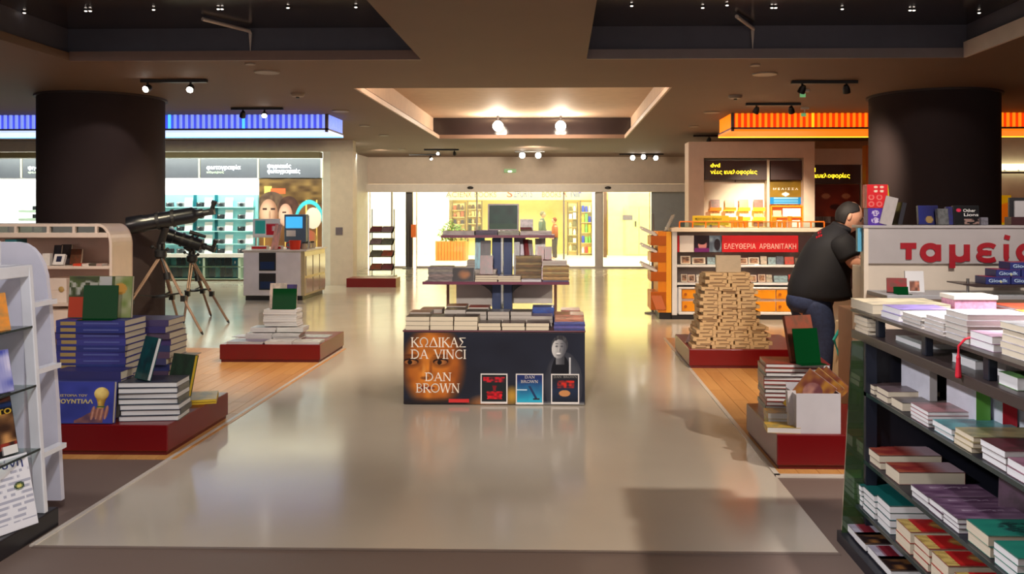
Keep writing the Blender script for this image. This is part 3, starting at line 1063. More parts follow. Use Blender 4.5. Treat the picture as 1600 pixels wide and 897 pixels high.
# planter
py_ = 27.0
x0, x1, z0, z1 = rect(680, 728, 377, 408, py_)
t = thing('planter', 'orange wooden box planter with a leafy green bush in the mall', 'planter', ((x0 + x1) / 2, py_ + .4, 0))
n = 10
for i in range(n):
    a = x0 + (x1 - x0) * i / n
    MB().box(a + .006, a + (x1 - x0) / n - .006, py_, py_ + .03, .0, z1).build('board', M('planter_wood', (222, 130, 54), .5), t)
MB().box(x0 + .01, x1 - .01, py_ + .03, py_ + .8, .0, z1 - .03).build('box', M('planter_wood'), t)
lf = MB()
random.seed(5)
for i in range(260):
    a, b = random.uniform(0, 2 * PI), random.uniform(0, 1)
    c = Vector(((x0 + x1) / 2 + math.cos(a) * .42 * b, py_ + .4 + math.sin(a) * .3 * b, z1 + random.uniform(0, .62) * (1.1 - b * .6)))
    rot = Euler((random.uniform(-1, 1), random.uniform(-1, 1), a)).to_matrix()
    p = [c + rot @ Vector(q) for q in ((-.04, 0, 0), (0, -.03, .01), (.09, 0, 0), (0, .03, .01))]
    lf.add(p, [(0, 1, 2, 3)])
o = lf.build('foliage', M('leaf_green', (120, 148, 62), .5), t)
o['kind'] = 'stuff'
MB().tube([((x0 + x1) / 2, py_ + .4, z1 - .05), ((x0 + x1) / 2 + .03, py_ + .4, z1 + .4)], .02, 8).build('stem', M('stem_brown', (90, 66, 40), .7), t)
# yellow double door and brown post
DY = 30.3
x0, x1, z0, z1 = rect(975, 1017, 322, 400, DY)
struct('wall_front', MB().box(X_(950, DY), X_(1060, DY), DY + .02, DY + .3, 0, 4.1), M('mall_wall_yellow', (246, 228, 160), .6))
d = struct('door_1', MB().box(x0, x1, DY - .03, DY + .02, 0, z1), M('door_yellow', (240, 222, 150), .5))
xm = (x0 + x1) / 2 + .05
lv = MB()
lv.box(x0 + .05, xm - .012, DY - .05, DY - .03, .03, z1 - .06)
lv.build('leaf', M('door_yellow'), d)
MB().box(xm + .012, x1 - .05, DY - .05, DY - .03, .03, z1 - .06).build('leaf', M('door_yellow'), d)
MB().box(xm - .14, xm - .1, DY - .1, DY - .05, .98, 1.16).build('handle', DARKF, d)
q = rect(961, 975, 342, 349, DY)
MB().box(xm - .55, xm - .22, DY - .056, DY - .05, 1.2, 1.37).build('notice_plate', M('plate_grey', (120, 110, 120), .5), d)
struct('trim_13', MB().box(X_(943, 29), X_(948, 29), 29, 29.2, 0, 2.6), M('post_brown', (104, 70, 48), .5))
struct('wall_front', MB().box(X_(925, 30.2), X_(943, 30.2), 30.2, 30.4, 0, 2.2), WHITE)

# ================================================================== CAMERA SHOP ON THE LEFT
SY = 19.4
PX0, PX1 = X_(520, 18.2), X_(555, 18.2)
FAS = M('fascia_cream', (222, 212, 192), .5)
struct('wall_left', MB().box(-14, PX1, 18.0, 18.25, Z_(236, 18.0) + .001, 3.0), FAS)
struct('trim_14', MB().box(-14, X_(500, 17.8), 17.75, 18.0, Z_(246, 17.8), Z_(237, 17.8)), M('olive_lip', (134, 124, 92), .5))
struct('wall_left', MB().box(PX0, PX1, 18.0, 18.35, 0, Z_(236, 18.0)), M('pilaster_cream', (226, 214, 196), .5))
struct('wall_left', MB().box(PX0 - .16, PX0, 18.05, SY + .2, 0, Z_(236, 18.0)), M('lit_reveal', (240, 238, 228), .5))
struct('wall_left', MB().box(-14, PX0, SY + .02, SY + .2, 0, 3.0), M('shop_white', (236, 238, 236), .5))
p = W(530, 360, 18.0)
tag(MB().box(p.x - .07, p.x + .07, 17.985, 18.0, p.z - .09, p.z + .06).build('wall_switch_plate', M('plate_grey'), bevel=.003), 'small grey switch plate on the white pilaster of the camera shop', 'switch')
# header boards with white lit lettering
LITW = M('lit_white', (240, 248, 255), .4, emit=2.6, noise=0)
LITG = M('lit_green', (190, 210, 170), .4, emit=.5, noise=0)
HB = M('header_board', (84, 84, 90), .35)
for u0, u1, lab, texts in ((-120, 33, 'dark grey header board at the outer left over the bright wall', []),
                           (35, 155, 'dark grey header board half hidden by the round column', [('ψηφιακή εικόνα', 44, 108, 264, .10, LITW), ('φωτογραφία', 44, 96, 270, .06, LITG)]),
                           (157, 311, 'plain dark grey header board right of the round column', []),
                           (313, 403, 'dark grey header board with one white line and a green line', [('φωτογραφία', 323, 376, 264, .11, LITW), ('κάμερες', 323, 350, 270, .06, LITG)]),
                           (405, 502, 'dark grey header board with two white lines over the poster', [('ψηφιακές', 418, 455, 262, .11, LITW), ('φωτογραφικές', 418, 469, 270, .11, LITW)])):
    x0, x1, z0, z1 = rect(u0, u1, 248, 278, SY - .1)
    t = thing('header_board', lab, 'sign', ((x0 + x1) / 2, SY - .1, z0), 'header boards of the camera shop')
    MB().box(x0, x1 - .012, SY - .1, SY, z0, z1).build('board', HB, t, bevel=.004)
    MB().box(x1 - .012, x1 + .02, SY - .11, SY, z0, z1).build('edge_strip', M('edge_cream', (220, 210, 180), .4), t)
    for s_, a, b, v, h, m in texts:
        lettering(s_, X_(a, SY - .1), X_(b, SY - .1), Z_(v, SY - .1), SY - .102, h * 1.1, m, t, .012)
# teal display wall
TEAL = M('teal_panel', (150, 216, 214), .4, emit=.18)
TEALD = M('teal_dark', (24, 110, 122), .4)
x0, x1 = X_(225, SY), X_(403, SY)
zt, zb = Z_(278, SY), Z_(440, SY)
t = thing('display_wall', 'tall teal backlit display wall with camera ledges and lower glass cupboards', 'display', ((x0 + x1) / 2, SY - .1, 0))
MB().box(x0, x1, SY - .04, SY + .01, Z_(304, SY), zt).build('light_panel', M('white_glow', (255, 255, 250), .5, emit=1.2, noise=0), t)
MB().box(x0, x1, SY - .05, SY + .01, Z_(398, SY), Z_(304, SY)).build('back_panel', TEAL, t)
for u in (253, 307, 340, 403):
    MB().box(X_(u, SY) - .03, X_(u, SY) + .03, SY - .09, SY - .05, Z_(398, SY), Z_(304, SY)).build('post', TEALD if u != 403 else M('teal_light', (150, 216, 216), .4), t)
MB().box(x0, x1, SY - .42, SY, Z_(403, SY - .4), Z_(397, SY - .4)).build('counter_top', WHITE, t, bevel=.004)
MB().box(x0, x1, SY - .02, SY + .01, .08, Z_(403, SY - .4)).build('cupboard_back', M('teal_glow', (8, 96, 108), .4, emit=.35, noise=0), t)
cz1 = Z_(404, SY - .4)
for z in (.06, (cz1 + .06) / 2 + .04):
    MB().box(x0, x1, SY - .4, SY - .02, z - .02, z).build('cupboard_shelf', M('shelf_pale', (190, 210, 186), .4), t)
for u in (225, 268, 330, 384):
    MB().box(X_(u, SY) - .025, X_(u, SY) + .025, SY - .4, SY, .03, cz1).build('cupboard_side', M('shelf_pale'), t)
for u0, u1 in ((225, 268), (268, 330), (330, 384)):
    g = MB().box(X_(u0, SY) + .03, X_(u1, SY) - .03, SY - .42, SY - .41, .1, cz1 - .02).build('glass_door', GLASS, t)
    MB().tube([(X_(u1, SY) - .08, SY - .43, cz1 - .12), (X_(u1, SY) - .08, SY - .43, cz1 - .06)], .012, 8).build('knob', CHROME, g)
MB().box(x0, x1, SY - .38, SY, .004, .03).build('kick_board', M('kick_brown', (110, 92, 66), .5), t)
random.seed(11)
for r_, z in enumerate(((cz1 + .06) / 2 + .06, .08)):
    x = X_(270, SY)
    k = 0
    while x < X_(380, SY):
        w = random.uniform(.05, .16)
        if not any(abs(x + w / 2 - X_(u, SY)) < w / 2 + .04 for u in (330, 384, 268)):
            h = random.uniform(.17, .27)
            stand(x + w / 2, SY - .3, z, w, h, .04, random.choice([(18, 60, 80), (10, 40, 60), (30, 110, 120), (60, 150, 156), (16, 30, 50)]),
                  f'teal lit album, {NTH[k] if k else "first"} along the {"upper" if r_ == 0 else "lower"} cupboard shelf of the camera shop', 'albums in the camera shop cupboards', 0)
            k += 1
        x += w + .012
# cameras and price cards
CAMG = M('camera_grey', (110, 112, 116), .35, .4)
CAMB = M('camera_black', (44, 46, 50), .4)
CAMS = M('camera_silver', (190, 194, 196), .3, .6)
ROWS = [323, 342, 361, 381, 399]
COLS = [266, 283, 314, 346, 378]
rown = ['top row', 'second row', 'third row', 'fourth row', 'bottom row']
coln = ['leftmost', 'second', 'third', 'fourth', 'rightmost']
for j, v in enumerate(ROWS):
    zl = Z_(v, SY - .12)
    if j < 4:
        MB().box(X_(256, SY), X_(400, SY), SY - .2, SY - .05, zl - .02, zl).build('ledge', M('ledge_teal', (176, 226, 224), .3), t)
    for i, u in enumerate(COLS):
        x = X_(u, SY - .12)
        z = zl if j < 4 else Z_(397, SY - .4)
        y = SY - .13
        m = (CAMG, CAMB, CAMS)[(i * 2 + j) % 3]
        c = thing('compact_camera', f'{["grey", "black", "silver"][(i * 2 + j) % 3]} compact camera, {coln[i]} in the {rown[j]} of the teal display wall', 'camera', (x, y, z), 'cameras on the teal wall')
        MB().box(x - .085, x + .085, y - .03, y + .03, z, z + .095).build('body', m, c, bevel=.008)
        MB().lathe([(.04, 0), (.04, .03), (.03, .05), (.026, .05)], (x + .01, y - .03, z + .045), 14, axis=(0, -1, 0)).build('camera_lens', CAMB, c, smooth=True)
        MB().box(x - .05, x - .01, y - .035, y - .03, z + .07, z + .088).build('flash', WHITE, c)
        if i:
            px = X_(u + 12, SY - .12)
            stand(px, y - .02, z, .17, .20, .006, (244, 246, 246), f'white price card by the {coln[i]} camera, {rown[j]} of the teal wall', 'price cards on the teal wall', 14, mat=COVER_PLAIN, pages='white', name='price_card', cat='card')
# bright wall left of the column with two bracket shelves
for v, lab, who in ((330, 'upper', 'upper'), (343, 'lower', 'lower')):
    x0, x1, z0, z1 = rect(33, 110, v - 2, v + 2, SY - .2)
    tag(MB().box(x0, x1, SY - .3, SY + .02, z0, z1).build('bracket_shelf', M('shelf_pale'), bevel=.004), f'{lab} pale bracket shelf on the bright wall beside the column', 'shelf')
    x = X_(58, SY - .2)
    c = thing('compact_camera', f'dark camera on the {who} pale bracket shelf beside the column', 'camera', (x, SY - .2, z1), 'cameras on the bracket shelves')
    MB().box(x - .09, x + .09, SY - .23, SY - .17, z1, z1 + .085).build('body', CAMB, c, bevel=.01)
    MB().lathe([(.04, 0), (.035, .05)], (x, SY - .23, z1 + .042), 12, axis=(0, -1, 0)).build('camera_lens', CAMB, c)
tag(MB().box(X_(-60, SY), X_(70, SY), SY - .02, SY + .015, .9, Z_(279, SY)).build('backlit_wall', M('white_glow')), 'bright white backlit wall panel left of the column', 'sign')  # wall panel, its brightness put in as emission

# poster with a couple
def couple(u, v):
    c = lerp((150, 110, 70), (70, 44, 26), v if v > .62 else .1)
    if v > .66:
        c = lerp((62, 42, 24), (128, 98, 54), hn(u * 9, v * 26, 2))
        if v < .90 and .08 < u < .32 and v > .70: c = (222, 190, 90) if u < .2 else c
        if .18 < u < .42 and .80 < v < .87: c = (226, 90, 50)
    else:
        c = lerp((150, 104, 60), (92, 58, 36), hn(u * 8, v * 6, 3))
    if v < .72 and abs((u * 6) % 1 - .5) < .06: c = (228, 190, 100)
    if ell(u, v, .20, .66, .22, .17) < 1: c = lerp((74, 54, 44), (110, 86, 66), hn(u * 26, v * 20, 6))
    if ell(u, v, .15, .54, .145, .19) < 1: c = lerp((222, 178, 148), (150, 104, 80), clamp(ell(u, v, .12, .54, .15, .22)))
    if abs(v - .60) < .012 and (abs(u - .22) < .035 or abs(u - .09) < .035): c = (70, 50, 44)
    if abs(v - .44) < .010 and abs(u - .17) < .05: c = (150, 70, 66)
    if ell(u, v, .17, .52, .015, .06) < 1: c = lerp(c, (140, 96, 76), .5)
    if ell(u, v, .47, .60, .17, .17) < 1: c = lerp((92, 60, 48), (60, 40, 34), hn(u * 20, v * 16, 2))
    if ell(u, v, .42, .52, .11, .15) < 1: c = lerp((226, 180, 156), (180, 130, 108), clamp(ell(u, v, .4, .52, .12, .16)))
    if abs(v - .555) < .010 and abs(u - .40) < .03: c = (80, 56, 50)
    if 1 > ell(u, v, .80, .42, .24, .30) > .66 and v > .42: c = (70, 186, 196)
    if ell(u, v, .86, .48, .13, .14) < 1: c = (230, 206, 186)
    if ell(u, v, .80, .22, .12, .10) < 1: c = lerp((120, 160, 60), (190, 70, 70), hn(u * 14, v * 14, 8))
    return c


x0, x1, z0, z1 = rect(405, 503, 279, 398, SY - .06)
t = thing('poster', 'large backlit photo poster of a couple under a brown canopy', 'poster', ((x0 + x1) / 2, SY - .03, z0))
painted('poster_print', x0, x1, z0, z1, SY - .06, 130, 150, couple, t, print_mat('print_lit', .12))
MB().box(x0, x1, SY - .055, SY - .0, z0, z1).build('backing', WHITE, t)
struct('wall_left', MB().box(X_(403, SY), PX0 - .1, SY - .03, SY + .02, 0, z0), M('shop_white'))

# service counter of the camera shop
KY = 14.9
kx0, kx1, kz0, kz1 = rect(380, 470, 393, 470, KY)
kb = X_(515, 16.2)
t = thing('shop_counter', 'grey white service counter of the camera shop with a glass showcase side', 'counter', ((kx0 + kx1) / 2, KY + .6, 0))
hgt = kz1
MB().box(kx0, kx1, KY, KY + 1.3, .08, hgt).build('body', M('counter_grey', (206, 200, 208), .4), t, bevel=.012)
MB().box(kx0 + .03, kx1 + .02, KY + .03, KY + 1.3, .005, .08).build('plinth', BLACKP, t)
for v0, v1 in ((395, 423), (427, 453)):
    a, b, c, d = rect(405, 431, v0, v1, KY)
    fr = MB().box(a, b, KY - .012, KY, c, d).build('niche', BLACKP, t)
    MB().box(a + .02, b - .02, KY - .016, KY - .012, c + .02, (c + d) / 2).build('niche_drawer', M('niche_blue', (24, 44, 84), .3), fr)
sx = X_(516, 16.2)
MB().box(kx1, kx1 + .06, KY + .02, KY + 1.3, .08, hgt).build('showcase_panel', M('showcase_tan', (200, 184, 150), .2, .35), t)
for i in range(3):
    a, b = KY + .08 + i * .42, KY + .08 + i * .42 + .36
    for z0, z1 in ((.12, hgt * .45), (hgt * .5, hgt * .9)):
        MB().box(kx1 + .06, kx1 + .075, a, b, z0, z1).build('pane', M('pane_grey', (206, 198, 186), .12, .3), t)
MB().box(kx0 - .02, kx1 + .1, KY - .02, KY + 1.32, hgt, hgt + .025).build('counter_top', M('counter_top', (214, 204, 196), .3), t, bevel=.006)
kt = hgt + .025
# kiosk monitor
a, b, c, d = rect(444, 478, 335, 378, KY + .45)
t = thing('photo_kiosk', 'grey photo kiosk with blue lit screen on the service counter', 'kiosk', ((a + b) / 2, KY + .5, kt))
MB().box(a, b, KY + .45, KY + .62, kt + .12, d).build('housing', M('kiosk_grey', (96, 118, 138), .35), t, bevel=.01)
MB().box(a + .03, b - .06, KY + .444, KY + .45, c + (d - c) * .5, d - .04).build('screen', M('screen_blue', (70, 180, 240), .3, emit=.9, noise=0), t)
MB().box(a + .04, a + .2, KY + .442, KY + .45, c + (d - c) * .2, c + (d - c) * .42).build('label_card', WHT, t)
MB().box((a + b) / 2 - .15, (a + b) / 2 + .15, KY + .46, KY + .7, kt, kt + .12).build('foot', M('kiosk_grey'), t)
MB().tube([(b + .03, KY + .5, kt), (b + .03, KY + .5, d - .02)], .015, 8).build('side_pole', CHROME, t)
# open folder board
a, b, c, d = rect(395, 437, 342, 378, KY + .3)
def folder(u, v):
    col = (236, 236, 232)
    if .08 < u < .46 and .16 < v < .9: col = (64, 190, 178)
    if .50 < u < .95 and .08 < v < .72: col = (206, 40, 56)
    if .72 < u < .9 and .3 < v < .6: col = (240, 220, 216)
    return col
t = thing('display_board', 'white counter board with teal and red halves', 'board', ((a + b) / 2, KY + .3, kt))
painted('board_print', a, b, kt + .22, d, KY + .3, 30, 26, folder, t)
MB().box(a, b, KY + .303, KY + .33, kt + .2, d).build('backing', WHITE, t)
lg = MB()
for x in (a + .05, b - .05):
    lg.box(x - .012, x + .012, KY + .305, KY + .33, kt, kt + .2)
lg.build('feet', CHROME, t)
a, b, c, d = rect(418, 431, 347, 392, KY + .06)
stand((a + b) / 2 + .03, KY + .1, kt, .13, d - kt - .02, .012, (236, 160, 130), 'slim orange and white leaflet leaning on the service counter front', None, 20, -14, name='leaflet', cat='leaflet')
x = X_(461, KY + .2)
t = thing('red_tub', 'round red plastic tub on the service counter', 'tub', (x, KY + .2, kt))
MB().lathe([(.085, 0), (.10, .15), (.105, .155), (.09, .155), (.08, .02)], (x, KY + .2, kt), 20).build('tub', M('tub_red', (214, 52, 26), .35), t, smooth=True)
MB().tube([(x - .1, KY + .2, kt + .13), (x - .15, KY + .2, kt + .1), (x - .15, KY + .2, kt + .05), (x - .1, KY + .2, kt + .03)], .01, 6).build('handle', M('tub_red'), t)
for u, w, col, lab in ((406, .26, (206, 36, 40), 'low red and white box on the service counter below the board, left'), (433, .16, (206, 36, 46), 'low red and white box on the service counter below the board, right')):
    a = X_(u, KY + .2)
    o = MB().box(a - w / 2, a + w / 2, KY + .16, KY + .3, kt, kt + .06).add([], []).box(a - w / 2 + .004, a + w / 2 - .004, KY + .157, KY + .16, kt + .012, kt + .05, 1).build('leaflet_box', [WHITE, M('box_red', col, .4)])
    tag(o, lab, 'box', 'low boxes on the service counter')
for i, (u, lab) in enumerate(((482, 'first'), (490, 'second'), (498, 'third'))):
    x = X_(u, KY + .4)
    t = thing('sunglass_case', f'small shiny glass jar, {lab} from the kiosk on the service counter', 'jar', (kx1 - .04, KY + .35 + i * .25, kt), 'small jars on the service counter')
    c = world_loc(t)
    MB().lathe([(.05, 0), (.055, .04), (.05, .09), (.03, .1)], c, 14).build('jar', M('jar_glass', (190, 180, 160), .1, .4), t, smooth=True)
    MB().lathe([(.034, .1), (.034, .12)], c, 14).build('lid', BLACKP, t)

# red plinth by the pilaster and the glass magazine rack
a, b = X_(543, 17.6), X_(620, 17.6)
tag(MB().box(a, b, 17.5, 17.99, .0, .18).build('display_plinth', RED, bevel=.006), 'small red display plinth at the foot of the white pilaster', 'plinth')
rx0, rx1 = X_(577, 20.2), X_(612, 20.2)
t = thing('magazine_rack', 'slim clear rack of tilted magazines beside the glass front', 'rack', ((rx0 + rx1) / 2, 20.3, 0))
fr = MB()
for x in (rx0, rx1):
    fr.tube([(x, 20.5, .0), (x, 20.5, 1.55)], .012, 8)
fr.build('frame', CHROME, t)
MB().box(rx0 - .05, rx1 + .05, 20.2, 20.6, 0, .03).build('base', ALU, t)
for i, v in enumerate((358, 377, 396, 417)):
    z = Z_(v, 20.3)
    MB().obox(((rx0 + rx1) / 2, 20.38, z - .02), (rx1 - rx0 + .04, .3, .008), Matrix.Rotation(R(25), 3, 'X')).build('shelf', GLASS, t)
    for k in range(2):
        x = rx0 + (rx1 - rx0) * (k + .5) / 2
        book((x, 20.36, z - .005), .24, .28, .008, (R(25), 0, 0), ((130, 60, 70), (150, 120, 130), (110, 110, 100), (170, 80, 60))[(i + k) % 4],
             f'magazine lying tilted, {("left", "right")[k]} on the {("top", "second", "third", "bottom")[i]} shelf of the clear rack', 'magazines in the clear rack', name='magazine', cat='magazine', pages='white')

# ================================================================== DISC SHOP ON THE RIGHT
QY = 16.4
RW = M('portal_tan', (214, 192, 176), .5)
ox0, ox1 = X_(1076, QY), X_(1273, QY)
zt = Z_(222, QY)
ix0, ix1 = X_(1100, QY), X_(1256, QY)
wl = MB()
wl.box(ox0, ix0, QY, QY + .5, 0, zt)
wl.box(ix1, ox1, QY, QY + .5, 0, zt)
wl.box(ix0, ix1, QY, QY + .5, Z_(247, QY), zt)
struct('wall_right', wl, RW)
struct('wall_right', MB().box(ox0 + .7, 9, 18.4, 18.6, 0, 3.0), M('disc_back', (196, 150, 112), .6))
struct('wall_right', MB().box(ix0, ix1, QY + .3, QY + .5, 0, Z_(247, QY)), M('disc_white', (240, 226, 206), .5))
BRW = M('brown_board', (58, 34, 36), .4)
LITY = M('lit_yellow', (255, 214, 40), .4, emit=2.4, noise=0)
for u0, u1, lab, tx in ((1101, 1200, 'dark brown header board with yellow lit lettering over the discs', [('dvd', 1110, 1125, 261.5, .085), ('νέες κυκλοφορίες', 1110, 1183, 272, .085)]), (1204, 1253, 'plain dark brown board above the gold poster', [])):
    x0, x1, z0, z1 = rect(u0, u1, 251, 281, QY + .1)
    t = thing('header_board', lab, 'sign', ((x0 + x1) / 2, QY + .1, z0))
    MB().box(x0, x1, QY + .1, QY + .3, z0, z1).build('board', BRW, t, bevel=.004)
    for s_, a, b, v, h in tx:
        lettering(s_, X_(a, QY + .1), X_(b, QY + .1), Z_(v, QY + .1), QY + .098, h * 1.2, LITY, t, .012)
MB_ = MB()
struct('trim_15', MB().box(X_(1200, QY), X_(1204, QY), QY + .08, QY + .3, .9, Z_(250, QY)), CREAMP)
struct('trim_16', MB().box(X_(1149, QY + .28) - .008, X_(1149, QY + .28) + .008, QY + .28, QY + .3, .9, Z_(281, QY)), M('joint_brown', (120, 96, 84), .5))
# gold poster
def gold(u, v):
    c = lerp((150, 116, 30), (110, 84, 24), hn(u * 5, v * 5, 4))
    if v < .30: c = (20, 120, 190)
    if v < .30 and abs((v * 26) % 1 - .5) < .22 and .12 < u < .9: c = (150, 190, 215)
    if ell(u, v, .5, .42, .12, .07) < 1: c = (220, 226, 230)
    if ell(u, v, .5, .42, .05, .1) < 1: c = (220, 226, 230)
    return c
x0, x1, z0, z1 = rect(1203, 1252, 282, 319, QY + .2)
t = thing('poster', 'gold poster with a blue band and white capitals in the disc shop', 'poster', ((x0 + x1) / 2, QY + .2, z0))
painted('poster_print', x0, x1, z0, z1, QY + .2, 40, 34, gold, t)
MB().box(x0, x1, QY + .203, QY + .26, z0, z1).build('backing', WHITE, t)
lettering('Μ Ε Λ Ι Σ Σ Α', x0 + .06, x1 - .06, z0 + (z1 - z0) * .60, QY + .199, .05, WHT, t, .01)
# disc cases on ledges
YGLOW = M('ledge_glow', (255, 186, 30), .4, emit=1.5, noise=0)
OR2 = M('ledge_orange', (244, 130, 10), .4, emit=.35)
t = thing('disc_wall', 'white disc display wall with small lit orange ledges', 'display', ((ix0 + X_(1200, QY)) / 2, QY + .29, .9))
MB().box(ix0 + .02, X_(1199, QY), QY + .27, QY + .3, .9, Z_(284, QY)).build('panel', M('disc_panel', (244, 234, 216), .45), t)
dcols = [1118, 1141, 1163, 1186]
drows = [328, 343, 358]
cn = ['leftmost', 'second', 'third', 'rightmost']
for j, v in enumerate(drows):
    for i, u in enumerate(dcols):
        x = X_(u, QY + .15)
        z = Z_(v, QY + .15)
        MB().box(x - .105, x + .105, QY + .12, QY + .27, z - .02, z).build('ledge', YGLOW if (i + j) % 2 or i > 1 else OR2, t)
        MB().box(x - .105, x + .105, QY + .12, QY + .13, z, z + .045).build('ledge_front', YGLOW if i > 1 else OR2, t)
        stand(x, QY + .19, z, .17, .19, .014, [(150, 90, 80), (226, 214, 200), (240, 190, 60), (250, 226, 150), (210, 120, 60), (200, 200, 206)][(i * 2 + j * 3) % 6],
              f'disc case, {cn[i]} in the {("top", "middle", "bottom")[j]} row of the white disc wall', 'disc cases on the white wall', 10, name='disc_case', cat='disc case', pages='white')
# orange rounded shelf with white boxes
x0, x1, z0, z1 = rect(1203, 1255, 321, 358, QY + .1)
t = thing('orange_shelf', 'orange rounded wall shelf holding white boxes under the gold poster', 'shelf', ((x0 + x1) / 2, QY + .15, z0))
fr = MB()
fr.box(x0, x0 + .03, QY + .05, QY + .3, z0, z1); fr.box(x1 - .03, x1, QY + .05, QY + .3, z0, z1)
fr.box(x0, x1, QY + .05, QY + .3, z1 - .03, z1); fr.box(x0, x1, QY + .05, QY + .3, z0, z0 + .03)
zm = z0 + (z1 - z0) * .5
fr.box(x0, x1, QY + .05, QY + .3, zm - .01, zm + .01)
fr.build('frame', OR2, t, bevel=.01)
for a, b, zz, hh, lab, c in ((x0 + .05, x0 + .2, zm + .01, .11, 'small white disc box, upper left in the orange shelf', (240, 220, 160)), (x0 + .23, x1 - .05, zm + .01, .15, 'wide white disc box, upper right in the orange shelf', (236, 226, 220)),
                          (x0 + .08, x0 + .28, z0 + .03, .13, 'white disc box, lower left in the orange shelf', (244, 236, 228)), (x0 + .31, x1 - .06, z0 + .03, .13, 'white disc box, lower right in the orange shelf', (240, 232, 226))):
    stand((a + b) / 2, QY + .12, zz, b - a, hh, .05, c, lab, 'boxes in the orange shelf', 4, name='disc_box', cat='disc case', pages='white', mat=COVER_PLAIN)
# second bay behind: cd section
VY = 17.4
x0, x1, z0, z1 = rect(1262, 1345, 258, 287, VY)
t = thing('header_board', 'dark brown header board with cut off yellow lettering behind the portal', 'sign', ((x0 + x1) / 2, VY, z0))
MB().box(x0, x1, VY, VY + .2, z0, z1).build('board', BRW, t, bevel=.004)
lettering('cd', X_(1262, VY), X_(1274, VY), Z_(269, VY), VY - .002, .11, LITY, t, .012)
lettering('νέες κυκλοφορίες', X_(1250, VY), X_(1328, VY), Z_(278, VY), VY - .002, .11, LITY, t, .012)
def beast(u, v):
    c = lerp((120, 34, 20), (50, 16, 12), clamp(ell(u, v, .5, .62, .6, .55)))
    c = lerp(c, (150, 62, 30), .5 * hn(u * 6, v * 9, 6))
    if v < .40: c = lerp((44, 24, 22), (120, 60, 40), hn(u * 10, v * 12, 9) * .5)
    if .04 < u < .4 and .28 < v < .4: c = lerp((120, 110, 110), (70, 56, 56), hn(u * 40, v * 10, 1))
    if ell(u, v, .3, .78, .09, .05) < 1 or ell(u, v, .72, .78, .09, .05) < 1: c = (176, 120, 90)
    if ell(u, v, .5, .58, .12, .05) < 1: c = (60, 18, 14)
    return c
x0, x1, z0, z1 = rect(1268, 1343, 288, 372, VY)
t = thing('poster', 'dark red film poster with a fierce animal face behind the man', 'poster', ((x0 + x1) / 2, VY, z0))
painted('poster_print', x0, x1, z0, z1, VY, 50, 50, beast, t)
MB().box(x0, x1, VY + .003, VY + .2, 0.004, z1).build('backing', BRW, t)
struct('wall_right', MB().box(X_(1262, VY), X_(1352, VY), VY + .02, VY + .2, Z_(258, VY), Z_(233, VY)), RW)
struct('wall_right', MB().box(X_(1345, VY), X_(1352, VY), VY - .05, VY + .2, 0, Z_(258, VY)), RW)
tag(MB().box(X_(1353, 16.6), X_(1362, 16.6), 16.6, 16.8, 0, Z_(228, 16.6)).build('orange_post', M('post_orange', (190, 104, 34), .5)), 'tall orange brown post between the film poster and the column', 'post')
# right of the column: bright shelf bay
BY = 16.5
x0, x1 = X_(1530, BY), X_(1680, BY)
struct('wall_right', MB().box(x0, x1, BY + .3, BY + .5, 0, 3.0), M('disc_white'))
tag(MB().box(x0, x1, BY + .2, BY + .3, Z_(266, BY), Z_(256, BY)).build('light_tube', M('tube_warm', (255, 246, 200), .4, emit=2.2, noise=0)), 'warm white light tube right of the round column', 'lamp')
t = thing('steel_rail', 'thin steel rail on brackets under the warm light tube', 'rail', (x0 + .6, BY + .1, Z_(274, BY)))
MB().tube([(x0, BY + .1, Z_(270, BY)), (x1, BY + .1, Z_(270, BY))], .02, 8).build('rail', STEEL, t)
for u in (1560, 1578, 1600):
    MB().tube([(X_(u, BY), BY + .1, Z_(270, BY)), (X_(u, BY), BY + .3, Z_(262, BY))], .014, 6).build('bracket', STEEL, t)
def flame(u, v):
    c = (246, 128, 24)
    if v > .62 + .2 * u: c = (236, 184, 20)
    if v < .25: c = (226, 196, 20)
    return c
x0, x1, z0, z1 = rect(1536, 1580, 305, 362, BY)
t = thing('poster', 'orange and yellow card panel between column and dark bookshelf', 'poster', ((x0 + x1) / 2, BY, z0))
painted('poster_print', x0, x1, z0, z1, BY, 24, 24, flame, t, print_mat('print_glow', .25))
MB().box(x0, x1, BY + .003, BY + .28, .004, z1).build('backing', WHITE, t)

# ================================================================== CENTRAL BOOK DISPLAY
DYF = 6.9
bx0, bx1, _, bz1 = rect(630, 914, 519, 634, DYF)
bxm = (bx0 + bx1) / 2
def X7(u): return X_(u, DYF)
def Z7(v): return Z_(v, DYF)
disp = thing('book_display', 'dark blue two tier book tower on a printed poster box', 'display', (bxm, DYF + .5, 0))
MB().box(bx0, bx1, DYF + .012, DYF + .98, .006, bz1).build('box', M('display_dark', (38, 38, 52), .4), disp, bevel=.004)
MB().box(bx0 - .004, bx1 + .004, DYF - .002, DYF + .985, bz1, bz1 + .012).build('box_top', M('display_edge', (96, 50, 60), .4), disp, bevel=.003)


